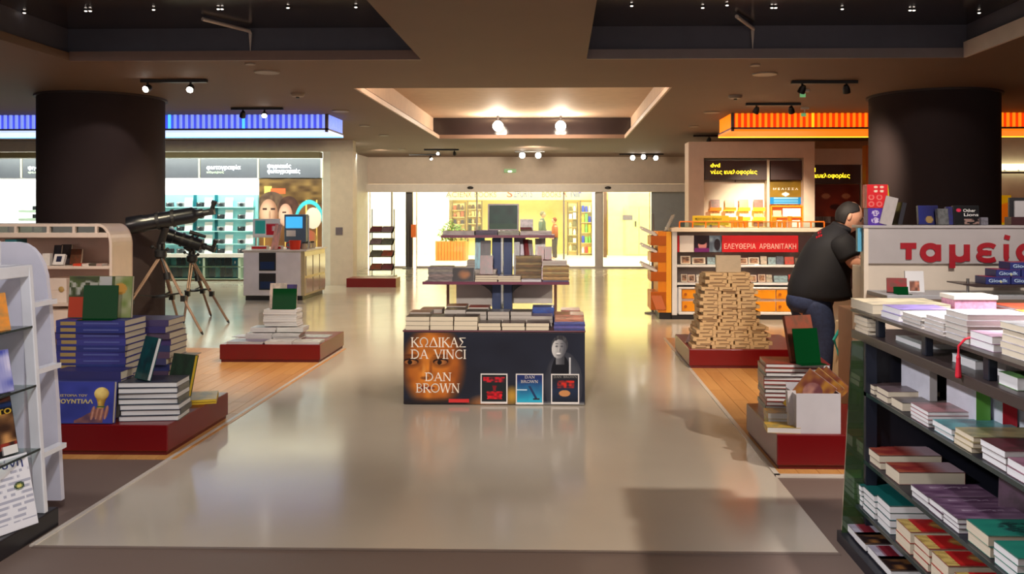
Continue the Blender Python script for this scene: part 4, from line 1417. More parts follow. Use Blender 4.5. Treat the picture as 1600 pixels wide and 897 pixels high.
def front_pic(u, v):
    base = lerp((26, 28, 40), (34, 38, 52), hn(u * 9, v * 5, 1))
    c = base
    # close-up portrait in amber on the left
    if u < .40:
        e = ell(u, v, .165, .52, .185, .62)
        f = clamp((1.05 - e) / .55)
        skin = lerp((226, 138, 48), (150, 74, 26), clamp(abs(u - .14) * 4.2 + abs(v - .55) * .5))
        skin = lerp(skin, (96, 44, 20), .45 * hn(u * 30, v * 12, 5))
        c = lerp(base, skin, f)
        for cu, tilt in ((.040, -.02), (.205, .02)):      # eyes, lids and brows
            c = lerp(c, (60, 30, 18), clamp(1.25 - ell(u, v, cu, .60, .062, .10)) * .55)
            yc = .585 + tilt * (u - cu) * 4
            if ell(u, v, cu, yc, .036, .032) < 1:
                c = lerp((176, 116, 64), (120, 66, 34), abs(u - cu) * 20)
                if ell(u, v, cu - .006, yc, .013, .032) < 1: c = (26, 14, 12)
            elif ell(u, v, cu, yc + .012, .043, .042) < 1: c = (40, 20, 16)
            c = lerp(c, (70, 34, 18), clamp(1 - ell(u, v, cu, .685, .05, .018)) * .7)
        c = lerp(c, (70, 32, 18), clamp(1 - ell(u, v, .118, .365, .030, .03)) * .85)   # nose shade
        c = lerp(c, (100, 46, 20), clamp(1 - ell(u, v, .150, .48, .012, .16)) * .6)
        c = lerp(c, (240, 168, 84), clamp(1 - ell(u, v, .112, .46, .014, .12)) * .5)
        c = lerp(c, (120, 34, 26), clamp(1.2 - ell(u, v, .122, .225, .052, .032)) * .85)     # mouth
        if abs(v - .225) < .007 and abs(u - .122) < .05: c = (64, 18, 16)
        if v < .10: c = lerp(c, (30, 26, 30), clamp((.10 - v) * 12))
    # warm gleam low in the middle
    g = clamp(1 - ell(u, v, .47, .0, .13, .16))
    c = lerp(c, (196, 120, 60), g * .8)
    g = clamp(1 - ell(u, v, .60, .12, .05, .16))
    c = lerp(c, (214, 160, 50), g * .8)
    # grey author portrait at the right
    if u > .78:
        jk = ell(u, v, .885, .28, .105, .46)
        if jk < 1: c = lerp((84, 86, 94), (40, 42, 52), clamp(jk * .5 + hn(u * 24, v * 6, 2) * .5))
        if ell(u, v, .87, .40, .055, .30) < 1: c = (16, 17, 26)
        if .915 < u < .925 and .3 < v < .66: c = (180, 180, 182)
        uu = u - (v - .82) * .03
        if abs(u - .866) < .024 and .56 < v < .70: c = lerp((110, 110, 114), (60, 60, 66), clamp((u - .85) * 30))
        rim = ell(uu, v, .863, .825, .046, .145)
        if rim < 1 and v > .72: c = lerp((40, 40, 46), (76, 76, 80), hn(u * 200, v * 20, 3))     # short dark hair
        face = ell(uu, v, .861, .785, .040, .140)
        if face < 1 and v < .895 + .02 * hn(u * 90, 1, 2) - 30 * (uu - .858) ** 2:
            c = lerp((190, 188, 186), (84, 84, 90), clamp((uu - .840) * 18 + .12 * face))
            for cu in (.847, .875):
                c = lerp(c, (60, 60, 66), .8 * clamp(1.3 - ell(uu, v, cu, .815, .008, .014)))
                c = lerp(c, (70, 70, 76), .7 * clamp(1.2 - ell(uu, v, cu, .852, .011, .009)))
            c = lerp(c, (226, 224, 222), clamp(1.3 - ell(uu, v, .860, .715, .014, .012)))
            c = lerp(c, (84, 84, 90), .6 * clamp(1.3 - ell(uu, v, .860, .692, .013, .010)))
            c = lerp(c, (90, 90, 96), .6 * clamp(1.2 - ell(uu, v, .867, .765, .005, .03)))
            c = lerp(c, (214, 212, 210), .5 * clamp(1.2 - ell(uu, v, .860, .770, .004, .04)))
    if v < .05 and u > .62: c = lerp(c, (150, 146, 140), clamp((.05 - v) * 20))
    return c


pr = painted('front_print', bx0 + .004, bx1 - .004, .01, bz1 - .006, DYF, 400, 164, front_pic, disp, print_mat('print_gloss', 0, .3), .011)
LETW = M('letter_cream', (232, 222, 206), .5)
for s_, u0, u1, v0, v1 in (('ΚΩΔΙΚΑΣ'.replace('Κ', 'K').replace('Ι', 'I').replace('Α', 'A'), 642, 729, 528, 543), ('DA VINCI', 642, 729, 547, 561), ('DAN', 664, 706, 583, 596), ('BROWN', 650, 719, 600, 614)):
    roman(s_, X7(u0), X7(u1), Z7(v1), Z7(v0), DYF - .001, LETW, pr)
MB().box(X7(701), X7(733), DYF - .004, DYF - .001, Z7(629.5), Z7(624)).build('red_tag', M('tag_red', (196, 30, 30), .5), pr)


def cov_red(u, v):
    c = (24, 30, 34)
    if .72 < v < .92 and .06 < u < .94: c = lerp(c, (190, 24, 40), clamp(1.4 * hn(u * 12, v * 20, 3)))
    if abs(v - .50) < .10 and abs(u - .52) < .05 + .3 * abs(v - .45): c = (120, 16, 26)
    if .10 < v < .38 and abs(u - .52) < .26 + .08 * hn(v * 20, 1, 2): c = lerp((214, 24, 38), (90, 12, 20), clamp(hn(u * 9, v * 16, 6) * 1.5 - .5))
    return c
def cov_blue(u, v):
    c = lerp((40, 160, 190), (24, 40, 96), clamp(v * 1.3 - .2 + .2 * hn(u * 5, v * 5, 2)))
    if abs(u - (.85 - v * .6)) < .05 and .15 < v < .6: c = (30, 50, 90)
    if .44 < v < .48 and u < .4: c = (200, 220, 230)
    if .1 < v < .15 and .64 < u < .9: c = (40, 30, 40)
    return c
def cov_flame(u, v):
    c = lerp((26, 40, 66), (20, 24, 34), abs(v - .4) * 2)
    if .52 < v < .8 and .2 < u < .85: c = lerp(c, (200, 40, 30), clamp(1.5 * hn(u * 10, v * 16, 4)))
    if ell(u, v, .48, .32, .22, .12) < 1: c = (190, 130, 80)
    if v > .85: c = (34, 34, 40)
    return c


for u0, u1, v0, v1, fn, nm in ((751, 793, 584, 631, cov_red, 'red and black'), (806, 849, 584, 632, cov_blue, 'blue'), (861, 905, 584, 631, cov_flame, 'dark flame')):
    fr = MB().box(X7(u0), X7(u1), DYF - .005, DYF - .001, Z7(v1), Z7(v0)).build('cover_frame', M('frame_white', (216, 210, 206), .5), pr)
    fr['label'] = f'{nm} book cover picture'
    m_ = .009
    q = painted('cover_print', X7(u0) + m_, X7(u1) - m_, Z7(v1) + m_ * 1.8, Z7(v0) - m_, DYF - .0065, 60, 72, fn, pr, thick=.001)
roman('DAN', X7(820), X7(836), Z7(591), Z7(587), DYF - .008, LETW, pr, .001)
roman('BROWN', X7(814), X7(841), Z7(598), Z7(594), DYF - .008, LETW, pr, .001)
roman('DAN BROWN', X7(865), X7(902), Z7(590), Z7(587), DYF - .008, M('letter_grey', (150, 146, 140), .5), pr, .001)

# tower: twin posts, two shelves, back boards with curved brackets
TY = 7.62
tx = X_(784, TY)
for dx in (-.045, .05):
    MB().box(tx + dx - .038, tx + dx + .038, TY, TY + .09, bz1 + .01, Z_(372, TY)).build('post', NAVY, disp, bevel=.004)
MB().box(tx - .006, tx + .010, TY - .004, TY + .02, bz1 + .01, Z_(372, TY)).build('post_trim', CHROME, disp)
SHL = M('shelf_lilac', (150, 132, 160), .4)
SHR = M('shelf_wine', (110, 40, 66), .35)
s1x0, s1x1 = X_(661, 7.3), X_(889, 7.3)
s1z = Z_(441, 7.3)
def shelf(x0, x1, y0, y1, z):
    MB().box(x0, x1, y0, y1, z - .018, z).build('shelf', SHL, disp, bevel=.003)
    MB().box(x0 - .004, x1 + .004, y0 - .008, y0, z - .02, z + .003).build('shelf_edge', SHR, disp)
shelf(s1x0, s1x1, 7.3, 8.05, s1z)
s2x0, s2x1 = X_(690, 7.45), X_(866, 7.45)
s2z = Z_(368, 7.45)
shelf(s2x0, s2x1, 7.45, 7.95, s2z)
GRB = M('board_grey', (232, 222, 212), .5)
for u0, u1 in ((713, 769), (792, 863)):
    x0, x1 = X_(u0, 7.85), X_(u1, 7.85)
    MB().box(x0, x1, 7.85, 7.87, Z_(479, 7.85) if u0 < 750 else Z_(474, 7.85), s1z - .02).build('back_board', GRB, disp)
zlow = s1z - .02
for sgn in (-1, 1):
    pts = [(tx + sgn * .07, zlow)] + [(tx + sgn * (.07 + .24 * math.sin(R(90 - a))), zlow - .002 - .15 * (1 - math.cos(R(90 - a)))) for a in range(0, 91, 15)][::1]
    pts = [(tx + sgn * .07, zlow - .16), (tx + sgn * .07, zlow), (tx + sgn * .33, zlow)] + [(tx + sgn * (.33 - .26 * math.sin(R(a))), zlow - .16 * (1 - math.cos(R(a)))) for a in range(15, 91, 15)]
    if sgn < 0: pts = pts[::-1]
    MB().prism(pts, 'y', TY + .03, TY + .06).build('bracket', BLACKP, disp)
bw = MB()
bw.tube([(X_(868, 7.9), 7.9, bz1 + .012), (X_(868, 7.9), 7.9, s1z - .02)], .013, 10)
bw.tube([(X_(700, 7.9), 7.9, bz1 + .012), (X_(700, 7.9), 7.9, s1z - .02)], .013, 10)
bw.build('rear_leg', M('rear_leg', (170, 130, 112), .3, .4), disp)
MB().box(tx - .16, tx + .32, TY - .02, TY + .1, bz1 + .012, bz1 + .05).build('foot_plate', BLACKP, disp)

TOPZ = bz1 + .0125
CRM = [(206, 190, 170)]
DB = 'books on the poster box'
# front row of stacks
fr_names = ['first', 'second', 'third', 'fourth', 'fifth', 'sixth']
for i, (u0, u1, v, n) in enumerate(((634, 671, 495, 3), (672, 708, 495, 3), (709, 746, 495, 3), (747, 782, 505, 2), (784, 820, 505, 2), (822, 858, 505, 2))):
    pstack(u0, u1, v, TOPZ, DYF + .01, .205, n, 'fore', [(70, 54, 50), (80, 60, 56)], 'dark cream edged paperback', f'in {fr_names[i]} stack of front row of poster box', DB, jit=.003)
# second row
for i, (u0, u1, v, n, c) in enumerate(((640, 672, 488, 3, (150, 80, 60)), (674, 706, 487, 3, (170, 96, 70)), (694, 727, 484, 4, (120, 110, 96)), (728, 760, 487, 4, (110, 104, 96)), (762, 796, 487, 4, (120, 108, 98)), (798, 831, 487, 4, (130, 116, 104)), (829, 863, 494, 3, (120, 96, 90)))):
    if i in (1,):
        continue
    pstack(u0, u1, v, TOPZ, DYF + .25, .2, n, 'fore', [c], 'grey edged paperback', f'in {["first", "", "second", "third", "fourth", "fifth", "sixth"][i]} stack of the second row of poster box', DB, jit=.003, pages='grey')
# third row: reddish and blue covers
for i, (u0, u1, v, n, c, lab) in enumerate(((656, 690, 483, 3, (176, 82, 50), 'copper covered paperback'), (697, 728, 478, 4, (170, 100, 60), 'copper covered paperback'), (732, 764, 480, 4, (176, 60, 44), 'brick red paperback'))):
    pstack(u0, u1, v, TOPZ, DYF + .50, .19, n, 'fore', [c], lab, f'in {["first", "second", "third"][i]} stack of the third row of poster box', DB, jit=.003, pages='grey')
pstack(832, 866, 480, TOPZ, DYF + .50, .2, 3, 'spine', [(50, 84, 170)], 'bright blue paperback', 'in the back right stack of poster box', DB, jit=.003, pages='grey')
# blue spined stack at the right end
z = pstack(866, 914, 503, TOPZ, DYF + .01, .24, 4, 'spine', [(54, 66, 132), (90, 96, 160)], 'blue spined hardback', 'in the right end stack of poster box', DB, jit=.003, hard=True)
stack((X7(866) + X7(914)) / 2, DYF + .02, z, 3, X7(912) - X7(867), .23, .018, 'spine', [(190, 120, 96), (206, 150, 120)], 'copper and pink hardback', 'crowning the right end stack of poster box', DB, jit=.004, hard=True)
pstack(876, 906, 485, TOPZ, DYF + .30, .22, 4, 'spine', [(176, 110, 96)], 'rosy hardback', 'behind the right end stack of poster box', DB, jit=.004, hard=True)

# books on the first shelf of the tower
S1 = 'books on the lower tower shelf'
y1 = 7.31
x_ = lambda u: X_(u, y1)
pstack(669, 707, 417, s1z, y1 + .01, .2, 6, 'spine', [(150, 138, 134), (130, 120, 118)], 'grey spined paperback', 'in the left stack of the lower tower shelf', S1)
o = pstand(707, 741, 419, s1z, y1 + .03, .022, (40, 26, 24), 'dark book with a golden face on its cover, lower tower shelf', S1, 10)
face_print(o, lambda u, v: lerp((36, 24, 24), (196, 120, 56), clamp(1.1 - ell(u, v, .55, .5, .34, .42)) * (.5 + .5 * hn(u * 5, v * 5, 3))))
pstack(742, 777, 430, s1z, y1 + .01, .14, 3, 'fore', [(120, 90, 80)], 'cream edged paperback', 'in front left of tower post, lower shelf', S1)
pstack(741, 775, 421, s1z, y1 + .17, .15, 6, 'fore', [(150, 110, 96)], 'grey edged paperback', 'in taller stack behind, left of the tower post', S1, pages='grey')
pstack(729, 770, 407, s1z, y1 + .36, .2, 7, 'fore', [(150, 130, 120)], 'pale grey paperback', 'in rear left stack of the lower tower shelf', S1, pages='grey')
pstack(778, 814, 431, s1z, y1 + .01, .14, 3, 'fore', [(120, 90, 80)], 'cream edged paperback', 'in front right of tower post, lower shelf', S1)
pstack(815, 846, 437, s1z, y1 + .01, .14, 2, 'fore', [(190, 180, 200)], 'pale lilac paperback', 'in the low stack of the lower tower shelf', S1, pages='white')
pstack(806, 846, 400, s1z, y1 + .20, .2, 11, 'spine', [(128, 96, 56), (160, 128, 84), (110, 80, 48)], 'golden brown spined paperback', 'in the tall stack right of the tower post', S1, pages='tan')
z = pstack(848, 888, 438, s1z, y1 + .0, .2, 1, 'spine', [(90, 90, 120)], 'slate blue book', 'at the base of the gold stack, lower tower shelf end', S1)
x0, x1 = x_(848), x_(889)
n = 9
t_ = (Z_(415, y1) - z) / n
z = stack((x0 + x1) / 2, y1, z, n, x1 - x0, .2, t_, 'spine', [(170, 128, 70), (196, 160, 104), (140, 100, 54)], 'gold striped paperback', 'in the gold stack at the lower tower shelf end', S1, pages='tan')
stack((x0 + x1) / 2 - .01, y1 + .01, z, 2, .2, .19, .02, 'fore', [(150, 120, 110)], 'rosy grey paperback', 'crowning the gold stack, lower tower shelf end', S1, pages='grey')
# upright books between the shelves
yb = 7.72
for u0, u1, v, y, t_, c, lab, lean, yaw, z_ in (
        (742, 757, 370.5, 7.62, .02, (130, 196, 210), 'light blue book standing left of the tower post', 6, 0, 0),
        (750, 766, 377, 7.50, .02, (58, 40, 48), 'dark picture book leaning left of the tower post', 14, 0, 0),
        (750, 770, 400, 7.46, .02, (110, 52, 50), 'low wine red book standing left of the tower post', 10, 0, 0),
        (803, 812, 376, 7.60, .02, (120, 112, 110), 'grey book standing right of the tower post', 6, 0, 0),
        (803, 821, 372, 7.70, .03, (176, 158, 176), 'lilac book standing right of the tower post', 6, 0, 0),
        (822, 829, 375, 7.66, .03, (150, 50, 56), 'thin red book leaning between lilac and white books', 10, 30, 0),
        (829, 835, 376, 7.66, .03, (206, 196, 196), 'thin white book leaning beside the thin red one', 12, 30, 0),
        (836, 852, 373, 7.70, .02, (206, 196, 186), 'white book standing near the right end of the lower shelf', 6, 0, 0),
        (840, 850, 386, 7.56, .02, (150, 70, 60), 'short brick red book before the white one', 10, 0, 0),
        (851, 862, 386, 7.58, .02, (120, 34, 34), 'dark red book standing at the right end of the lower shelf', 8, 0, 0)):
    pstand(u0, u1, v, s1z + (0.0), y, t_, c, lab, S1, lean, yaw)
# books lying on the upper shelf
S2 = 'books on the upper tower shelf'
for u0, u1, v, n, c, lab in ((692, 741, 361, 3, (176, 164, 160), 'pale grey paperback'), (743, 777, 360, 3, (74, 52, 78), 'dark purple hardback'), (778, 811, 361, 3, (150, 142, 130), 'khaki grey paperback'), (813, 862, 361, 3, (190, 176, 176), 'rosy white paperback')):
    pstack(u0, u1, v, s2z, 7.46, .2, n, 'spine', [c], lab, 'in its stack on the upper tower shelf', S2, jit=.003, pages='white')
zt2 = Z_(361, 7.46)
o = stand((X_(763, 7.6) + X_(811, 7.6)) / 2, 7.56, zt2 + .001, X_(811, 7.6) - X_(763, 7.6), Z_(319, 7.6) - zt2, .02, (84, 36, 40), 'dark green picture in a wine red frame topping the tower', None, 4, hard=True, name='framed_picture', cat='picture')
face_print(o, lambda u, v: lerp((6, 34, 28), (10, 58, 44), hn(u * 4, v * 4, 7)) if v > .22 else lerp((16, 60, 34), (30, 60, 36), hn(u * 8, v * 4, 2)), 24, 20, .012)
pstand(813, 833, 343, zt2, 7.62, .05, (170, 150, 146), 'pale grey book behind the framed picture topping the tower', S2, 4)
pstand(813, 831, 357, zt2, 7.55, .03, (110, 40, 44), 'small wine red book beside the framed picture on top', S2, 20)

# ================================================================== GREEN ACRYLIC STANDS
def acrylic(x, y, z, w, h, label, yaw=0, lean=12, group='green acrylic stands'):
    t = thing('acrylic_stand', label, 'stand', (x, y, z), group, R(yaw))
    rot = Matrix.Rotation(R(-lean), 3, 'X')
    mb = MB().obox(rot @ Vector((0, 0, h / 2)), (w, .005, h), rot)
    mb.build('sheet', GREENAC, t, local=True)
    MB().box(-w / 2, w / 2, -.07, .0, 0, .004).build('foot', GREENAC, t, local=True)
    return t


def plinth(x0, x1, y0, y1, z, label):
    t = thing('display_plinth', label, 'plinth', ((x0 + x1) / 2, (y0 + y1) / 2, 0), 'red display plinths')
    MB().box(x0, x1, y0, y1, .03, z).build('body', RED, t, bevel=.006)
    MB().box(x0 + .012, x1 - .012, y0 + .012, y1 - .012, .006, .03).build('base', M('plinth_base', (96, 12, 16), .5), t)
    return t


# ================================================================== LEFT FRONT PLINTH
LPY = 5.42
lx1 = X_(262, LPY)
lpz = Z_(668, LPY)
lpy1 = 6.42
plinth(-3.55, lx1, LPY, lpy1, lpz, 'red display plinth with blue picture books, nearest on the left')
LB = 'blue picture books on the nearest left plinth'
BLUE = [(52, 58, 128), (46, 52, 120), (60, 64, 132)]
def spine_gold(o, w, t):
    pass
yb = LPY + .30
x0, x1 = X_(88, yb), X_(196, yb)
n = 15
zt_ = Z_(503, yb)
z = stack((x0 + x1) / 2, yb, lpz, n, x1 - x0, .30, (zt_ - lpz) / n, 'spine', BLUE, 'large blue picture book', 'in the tall stack on the left plinth', LB, jit=.008, hard=True, mat=COVER_PLAIN)
GOLDT = M('gold_print', (170, 140, 84), .4)
for i, o in enumerate([o for o in COL.objects if o.get('group') == LB and o.type == 'MESH']):
    t_ = max(v.co.z for v in o.data.vertices)
    h = (max(v.co.y for v in o.data.vertices))
    w_ = min(v.co.x for v in o.data.vertices)
    p = MB().box(w_ - .001, w_, -h + .05, -h + .14, t_ * .25, t_ * .75)
    # spine side is local -x; its length runs along local y
    mb = MB().box(w_ - .0012, w_, h - .13, h - .03, t_ * .22, t_ * .8).box(w_ - .0012, w_, -h + .04, h - .18, t_ * .4, t_ * .62, 1)
    mb.build('spine_print', [GOLDT, M('spine_print_pale', (92, 98, 160), .4)], o, local=True)
# second stack behind, its sides receding
x2 = X_(196, yb) + .01
for k, (dx, dy, nn, top) in enumerate(((.16, .33, 13, 505),)):
    stack((x0 + x1) / 2 + dx, yb + dy, lpz, nn, .40, .28, (Z_(502, yb + dy) - lpz) / nn, 'spine', [(74, 62, 104), (96, 70, 96), (60, 60, 110)], 'purple picture book', 'in stack behind the blue one, left plinth', 'purple picture books on the nearest left plinth', jit=.012, hard=True, mat=COVER_PLAIN)
# two lower books laid in front
x0b, x1b = X_(84, LPY + .13), X_(190, LPY + .13)
# face-out book in front
o = pstand(86, 180, 597, lpz, LPY + .05, .034, (58, 64, 140), 'blue football picture book with golden trophy cover, propped before the tall stack', None, 7, hard=True, mat=COVER_PLAIN)
def trophy(u, v):
    c = lerp((64, 72, 164), (46, 54, 128), hn(u * 4, v * 5, 2))
    # raised hands along the bottom: forearm and four knuckled fingers
    e = (u - .36) / .40
    if 0 < e < 1.2 and v < .02 + .34 * e + .05 * hn(u * 14, 1, 3): c = lerp((150, 96, 84), (88, 62, 84), clamp(hn(u * 9, v * 9, 5) * 1.4 - .2))
    for k in range(4):
        fx = .66 + k * .075
        if ell(u, v, fx + (v - .2) * .12, .24 + .02 * (k % 2), .036, .17) < 1:
            c = lerp((208, 150, 126), (128, 78, 66), clamp(abs(u - fx - (v - .2) * .12) * 26 + .3 * hn(u * 30, v * 20, 4)))
    # golden cup: globe on a waisted stem with dark rings
    w = .055 + .075 * clamp((v - .42) / .26) ** 2
    if .36 < v < .66 and abs(u - .80) < w: c = lerp((236, 196, 96), (120, 80, 24), clamp(abs(u - .78) * 9 + .25 * hn(u * 20, v * 20, 8)))
    if ell(u, v, .80, .72, .125, .155) < 1: c = lerp((250, 220, 130), (140, 92, 30), clamp(ell(u, v, .75, .78, .2, .24) * .8 + .3 * (hn(u * 16, v * 12, 3) - .5)))
    if abs(v - .40) < .018 and abs(u - .80) < .075: c = (70, 96, 60)
    return c
face_print(o, trophy, 120, 96, .004)
cover_text(o, 'Η ΙΣΤΟΡΙΑ ΤΟΥ', .04, .56, .64, .07, M('gold_letter', (206, 186, 120), .5), .015)
cover_text(o, 'ΜΟΥΝΤΙΑΛ', .02, .66, .48, .13, M('gold_letter'), .03)
# two thicker blue books between stack and propped book
stack((x0b + x1b) / 2 + .0, LPY + .12, lpz, 1, .34, .16, .2, 'spine', [(48, 54, 122)], 'thick dark blue slip case', 'lying between propped book and tall stack', LB, hard=True, mat=COVER_PLAIN)
z2 = lpz + .2
stack((x0b + x1b) / 2 + .01, LPY + .11, z2, 2, x1b - x0b, .17, (Z_(583, LPY + .12) - z2) / 2, 'spine', [(66, 66, 116), (48, 50, 104)], 'blue book', 'on the slip case behind the propped trophy book', LB, jit=.006, hard=True, mat=COVER_PLAIN)
# face-out picture book on top with green acrylic before it
o = pstand(108, 207, 432, zt_ + .001, yb + .14, .02, (120, 130, 90), 'tall picture book with green, red and white cover on top of blue stack', None, 6)
def garden(u, v):
    c = lerp((96, 110, 60), (60, 62, 48), hn(u * 6, v * 7, 1))
    if u < .38 and v < .5: c = (196, 70, 44)
    if .48 < u < .68: c = (190, 186, 180)
    if u > .72: c = lerp((190, 180, 150), (110, 130, 60), hn(u * 9, v * 6, 5))
    if .55 < v < .9 and u < .5 and hn(u * 14, v * 10, 8) > .52: c = (180, 176, 160)
    if ell(u, v, .82, .7, .1, .14) < 1: c = (206, 150, 70)
    return c
face_print(o, garden, 40, 34)
acrylic(X_(157, yb + .08), yb + .07, zt_ + .001, X_(185, yb) - X_(130, yb), Z_(449, yb) - zt_, 'green acrylic stand before the picture book on the tall blue stack', 0, 6)
# white books with alternating dark spines
z = pstack(184, 274, 597, lpz, LPY + .10, .24, 7, 'foot', [(52, 62, 76), (46, 54, 70), (70, 76, 90)], 'white edged dark hardback', 'in the white stack on the left plinth', 'white edged hardbacks on the nearest left plinth', jit=.008, hard=True, pages='white', turn=.10, alt=True)
o = stand(X_(229, LPY + .2), LPY + .17, z, .16, .27, .026, (14, 74, 74), 'dark teal book leaning on top of the white edged stack', None, 16, -38, hard=True, pages='white')
# dark green and yellow book leaning behind
xg = X_(277, 5.95)
yz = stack(X_(304, 6.1), 6.0, lpz, 2, .25, .30, .016, 'fore', [(214, 180, 40), (196, 150, 40)], 'flat yellow book', 'lying under the dark green book on left plinth', 'yellow books on the nearest left plinth', jit=.01, turn=.3, pages='yellow')
stand(xg, 5.98, yz, .2, .31, .03, (34, 60, 44), 'dark green book with yellow pages propped at the plinth corner', None, 14, -24, hard=True, pages='yellow')

# ================================================================== MIDDLE LEFT PLINTH
MPY = 8.79
mx0, mx1, _, _ = rect(343, 500, 541, 569, MPY)
mpz = Z_(540, MPY)
plinth(mx0, mx1, MPY, MPY + .98, mpz, 'red display plinth with a stepped pile of white paperbacks')
MG = 'white paperbacks on the middle left plinth'
WHC = [(206, 204, 206), (190, 188, 194)]
for i, (u0, u1) in enumerate(((354, 411), (413, 455), (457, 499))):
    pstack(u0, u1, 534, mpz, MPY + .02, .2, 2, 'fore', [(110, 100, 120)] if i == 0 else WHC, 'flat white paperback', f'in the {["left", "middle", "right"][i]} front pile of the middle left plinth', MG, pages='white')
for i, (u0, u1) in enumerate(((362, 382), (460, 486), (486, 512))):
    pstack(u0, u1, 527, mpz, MPY + .5, .2, 2, 'fore', WHC, 'flat white paperback', f'in the {["left", "right", "far right"][i]} rear pile of the middle left plinth', MG, pages='white')
z_a = mpz
for i, (u0, u1) in enumerate(((383, 424), (426, 468))):
    pstack(u0, u1, 521, mpz, MPY + .26, .22, 5, 'fore', WHC, 'white paperback', f'in the {["left", "right"][i]} centre pile of the middle left plinth', MG, pages='white', jit=.008)
for i, (u0, u1) in enumerate(((391, 431), (433, 474))):
    pstack(u0, u1, 512, Z_(521, MPY + .26), MPY + .30, .22, 2, 'fore', WHC, 'white paperback', f'in the {["left", "right"][i]} upper layer of the middle left pile', MG, pages='white', jit=.008)
zz = Z_(512, MPY + .30)
z = pstack(412, 464, 484, zz, MPY + .33, .2, 7, 'fore', WHC, 'white paperback', 'in the tower top of the middle left pile', MG, pages='white', jit=.008)
pstand(421, 447, 443, z, MPY + .46, .01, (214, 196, 186), 'pale pink card standing on the middle left book tower', None, 8, name='card', cat='card')
pstand(444, 464, 445, z, MPY + .50, .02, (66, 56, 110), 'purple book standing behind the card on the middle left tower', None, 8)
acrylic(X_(443, MPY + .4), MPY + .42, z, .25, Z_(452, MPY + .4) - z, 'green acrylic stand on the white book tower of the middle left plinth', 0, 8)
tag(MB().box(G(268, 559).x, G(306, 556).x, 9.0, 9.35, .007, .012).build('floor_plate', M('floor_plate', (110, 90, 74), .4, .4)), 'dull metal plate set in the wooden floor left of the plinth', 'floor plate')

# ================================================================== MIDDLE RIGHT PLINTH WITH THE STEPPED TOWER
RPY = 8.55
rx0, rx1, _, _ = rect(1077, 1262, 547, 577, RPY)
rpz = Z_(545, RPY)
plinth(rx0, rx1, RPY, RPY + 1.05, rpz, 'red display plinth under the stepped tower of kraft boxes')
KR = (212, 180, 134)
KRAFT = M('kraft', (206, 172, 126), .6, noise=.08, scale=20)
KRD = M('kraft_window', (128, 98, 68), .6)
kb_mesh, kw_mesh = {}, {}
def kraft_box(x, y, z, w, d, h, rz, label):
    k = (round(w, 3), round(d, 3), round(h, 4))
    if k not in kb_mesh:
        kb_mesh[k] = MB().box(-w / 2, w / 2, -d / 2, d / 2, .0008, h - .0008).mesh('kraft_box', KRAFT)
        kw_mesh[k] = MB().box(-w * .30, w * .30, -d / 2 - .0015, -d / 2 + .001, h * .16, h * .44).box(w * .26, w * .34, -d / 2 - .0015, -d / 2 + .001, h * .62, h * .84).mesh('end_print', KRD)
    o = bpy.data.objects.new('kraft_box', kb_mesh[k]); o.location = (x, y, z); o.rotation_euler = (0, 0, rz); COL.objects.link(o)
    q = bpy.data.objects.new('end_print', kw_mesh[k]); q.parent = o; COL.objects.link(q)
    return tag(o, label, 'box', 'kraft boxes of the stepped tower')
rows = 21
ztop = Z_(426, RPY + .15)
hh = (ztop - rpz) / rows
z = rpz
ROWN = ['bottom', 'second', 'third', 'fourth', 'fifth', 'sixth', 'seventh', 'eighth', 'ninth', 'tenth', 'eleventh', 'twelfth', 'thirteenth', 'fourteenth', 'fifteenth', 'sixteenth', 'seventeenth', 'eighteenth', 'nineteenth', 'twentieth', 'top']
random.seed(21)
for r_ in range(rows):
    if r_ < 2: u0, u1, nc, yo = 1084, 1206, 4, .04
    elif r_ < 4: u0, u1, nc, yo = 1087, 1203, 4, .06
    elif r_ < 6: u0, u1, nc, yo = 1090, 1199, 4, .08
    elif r_ < 14: u0, u1, nc, yo = 1095, 1186, 3, .12
    elif r_ < 17: u0, u1, nc, yo = 1098, 1182, 3, .13
    else: u0, u1, nc, yo = 1104, 1176, 2, .14
    a, b = X_(u0, RPY + yo), X_(u1, RPY + yo)
    off = (.02 if r_ % 2 else -.02)
    w = (b - a) / nc
    for c_ in range(nc):
        kraft_box(a + w * (c_ + .5) + off + random.uniform(-.006, .006), RPY + yo + .12 + random.uniform(-.012, .012), z, w - .012, .22, hh, random.uniform(-.05, .05),
                  f'kraft box, {["leftmost", "second from left", "third from left", "fourth from left"][c_]} in {ROWN[r_]} row of the stepped tower')
    # rear layer of the tower seen from the side
    if r_ < 20:
        kraft_box((a + b) / 2 + random.uniform(-.01, .01), RPY + yo + .38, z, (b - a) * .98, .22, hh, random.uniform(-.02, .02), f'long kraft box behind the {ROWN[r_]} row of the stepped tower')
    z += hh
pstand(1118, 1156, 399, z, RPY + .28, .05, (186, 166, 140), 'upright pale brown kraft box on top of the stepped tower', None, 2, mat=COVER_PLAIN, pages='tan', name='kraft_box', cat='box')
stand(X_(1076, RPY + .3) + .06, RPY + .32, rpz, .24, .22, .02, (150, 120, 120), 'dull mauve book leaning on the left side of the stepped tower', None, 30, -60)

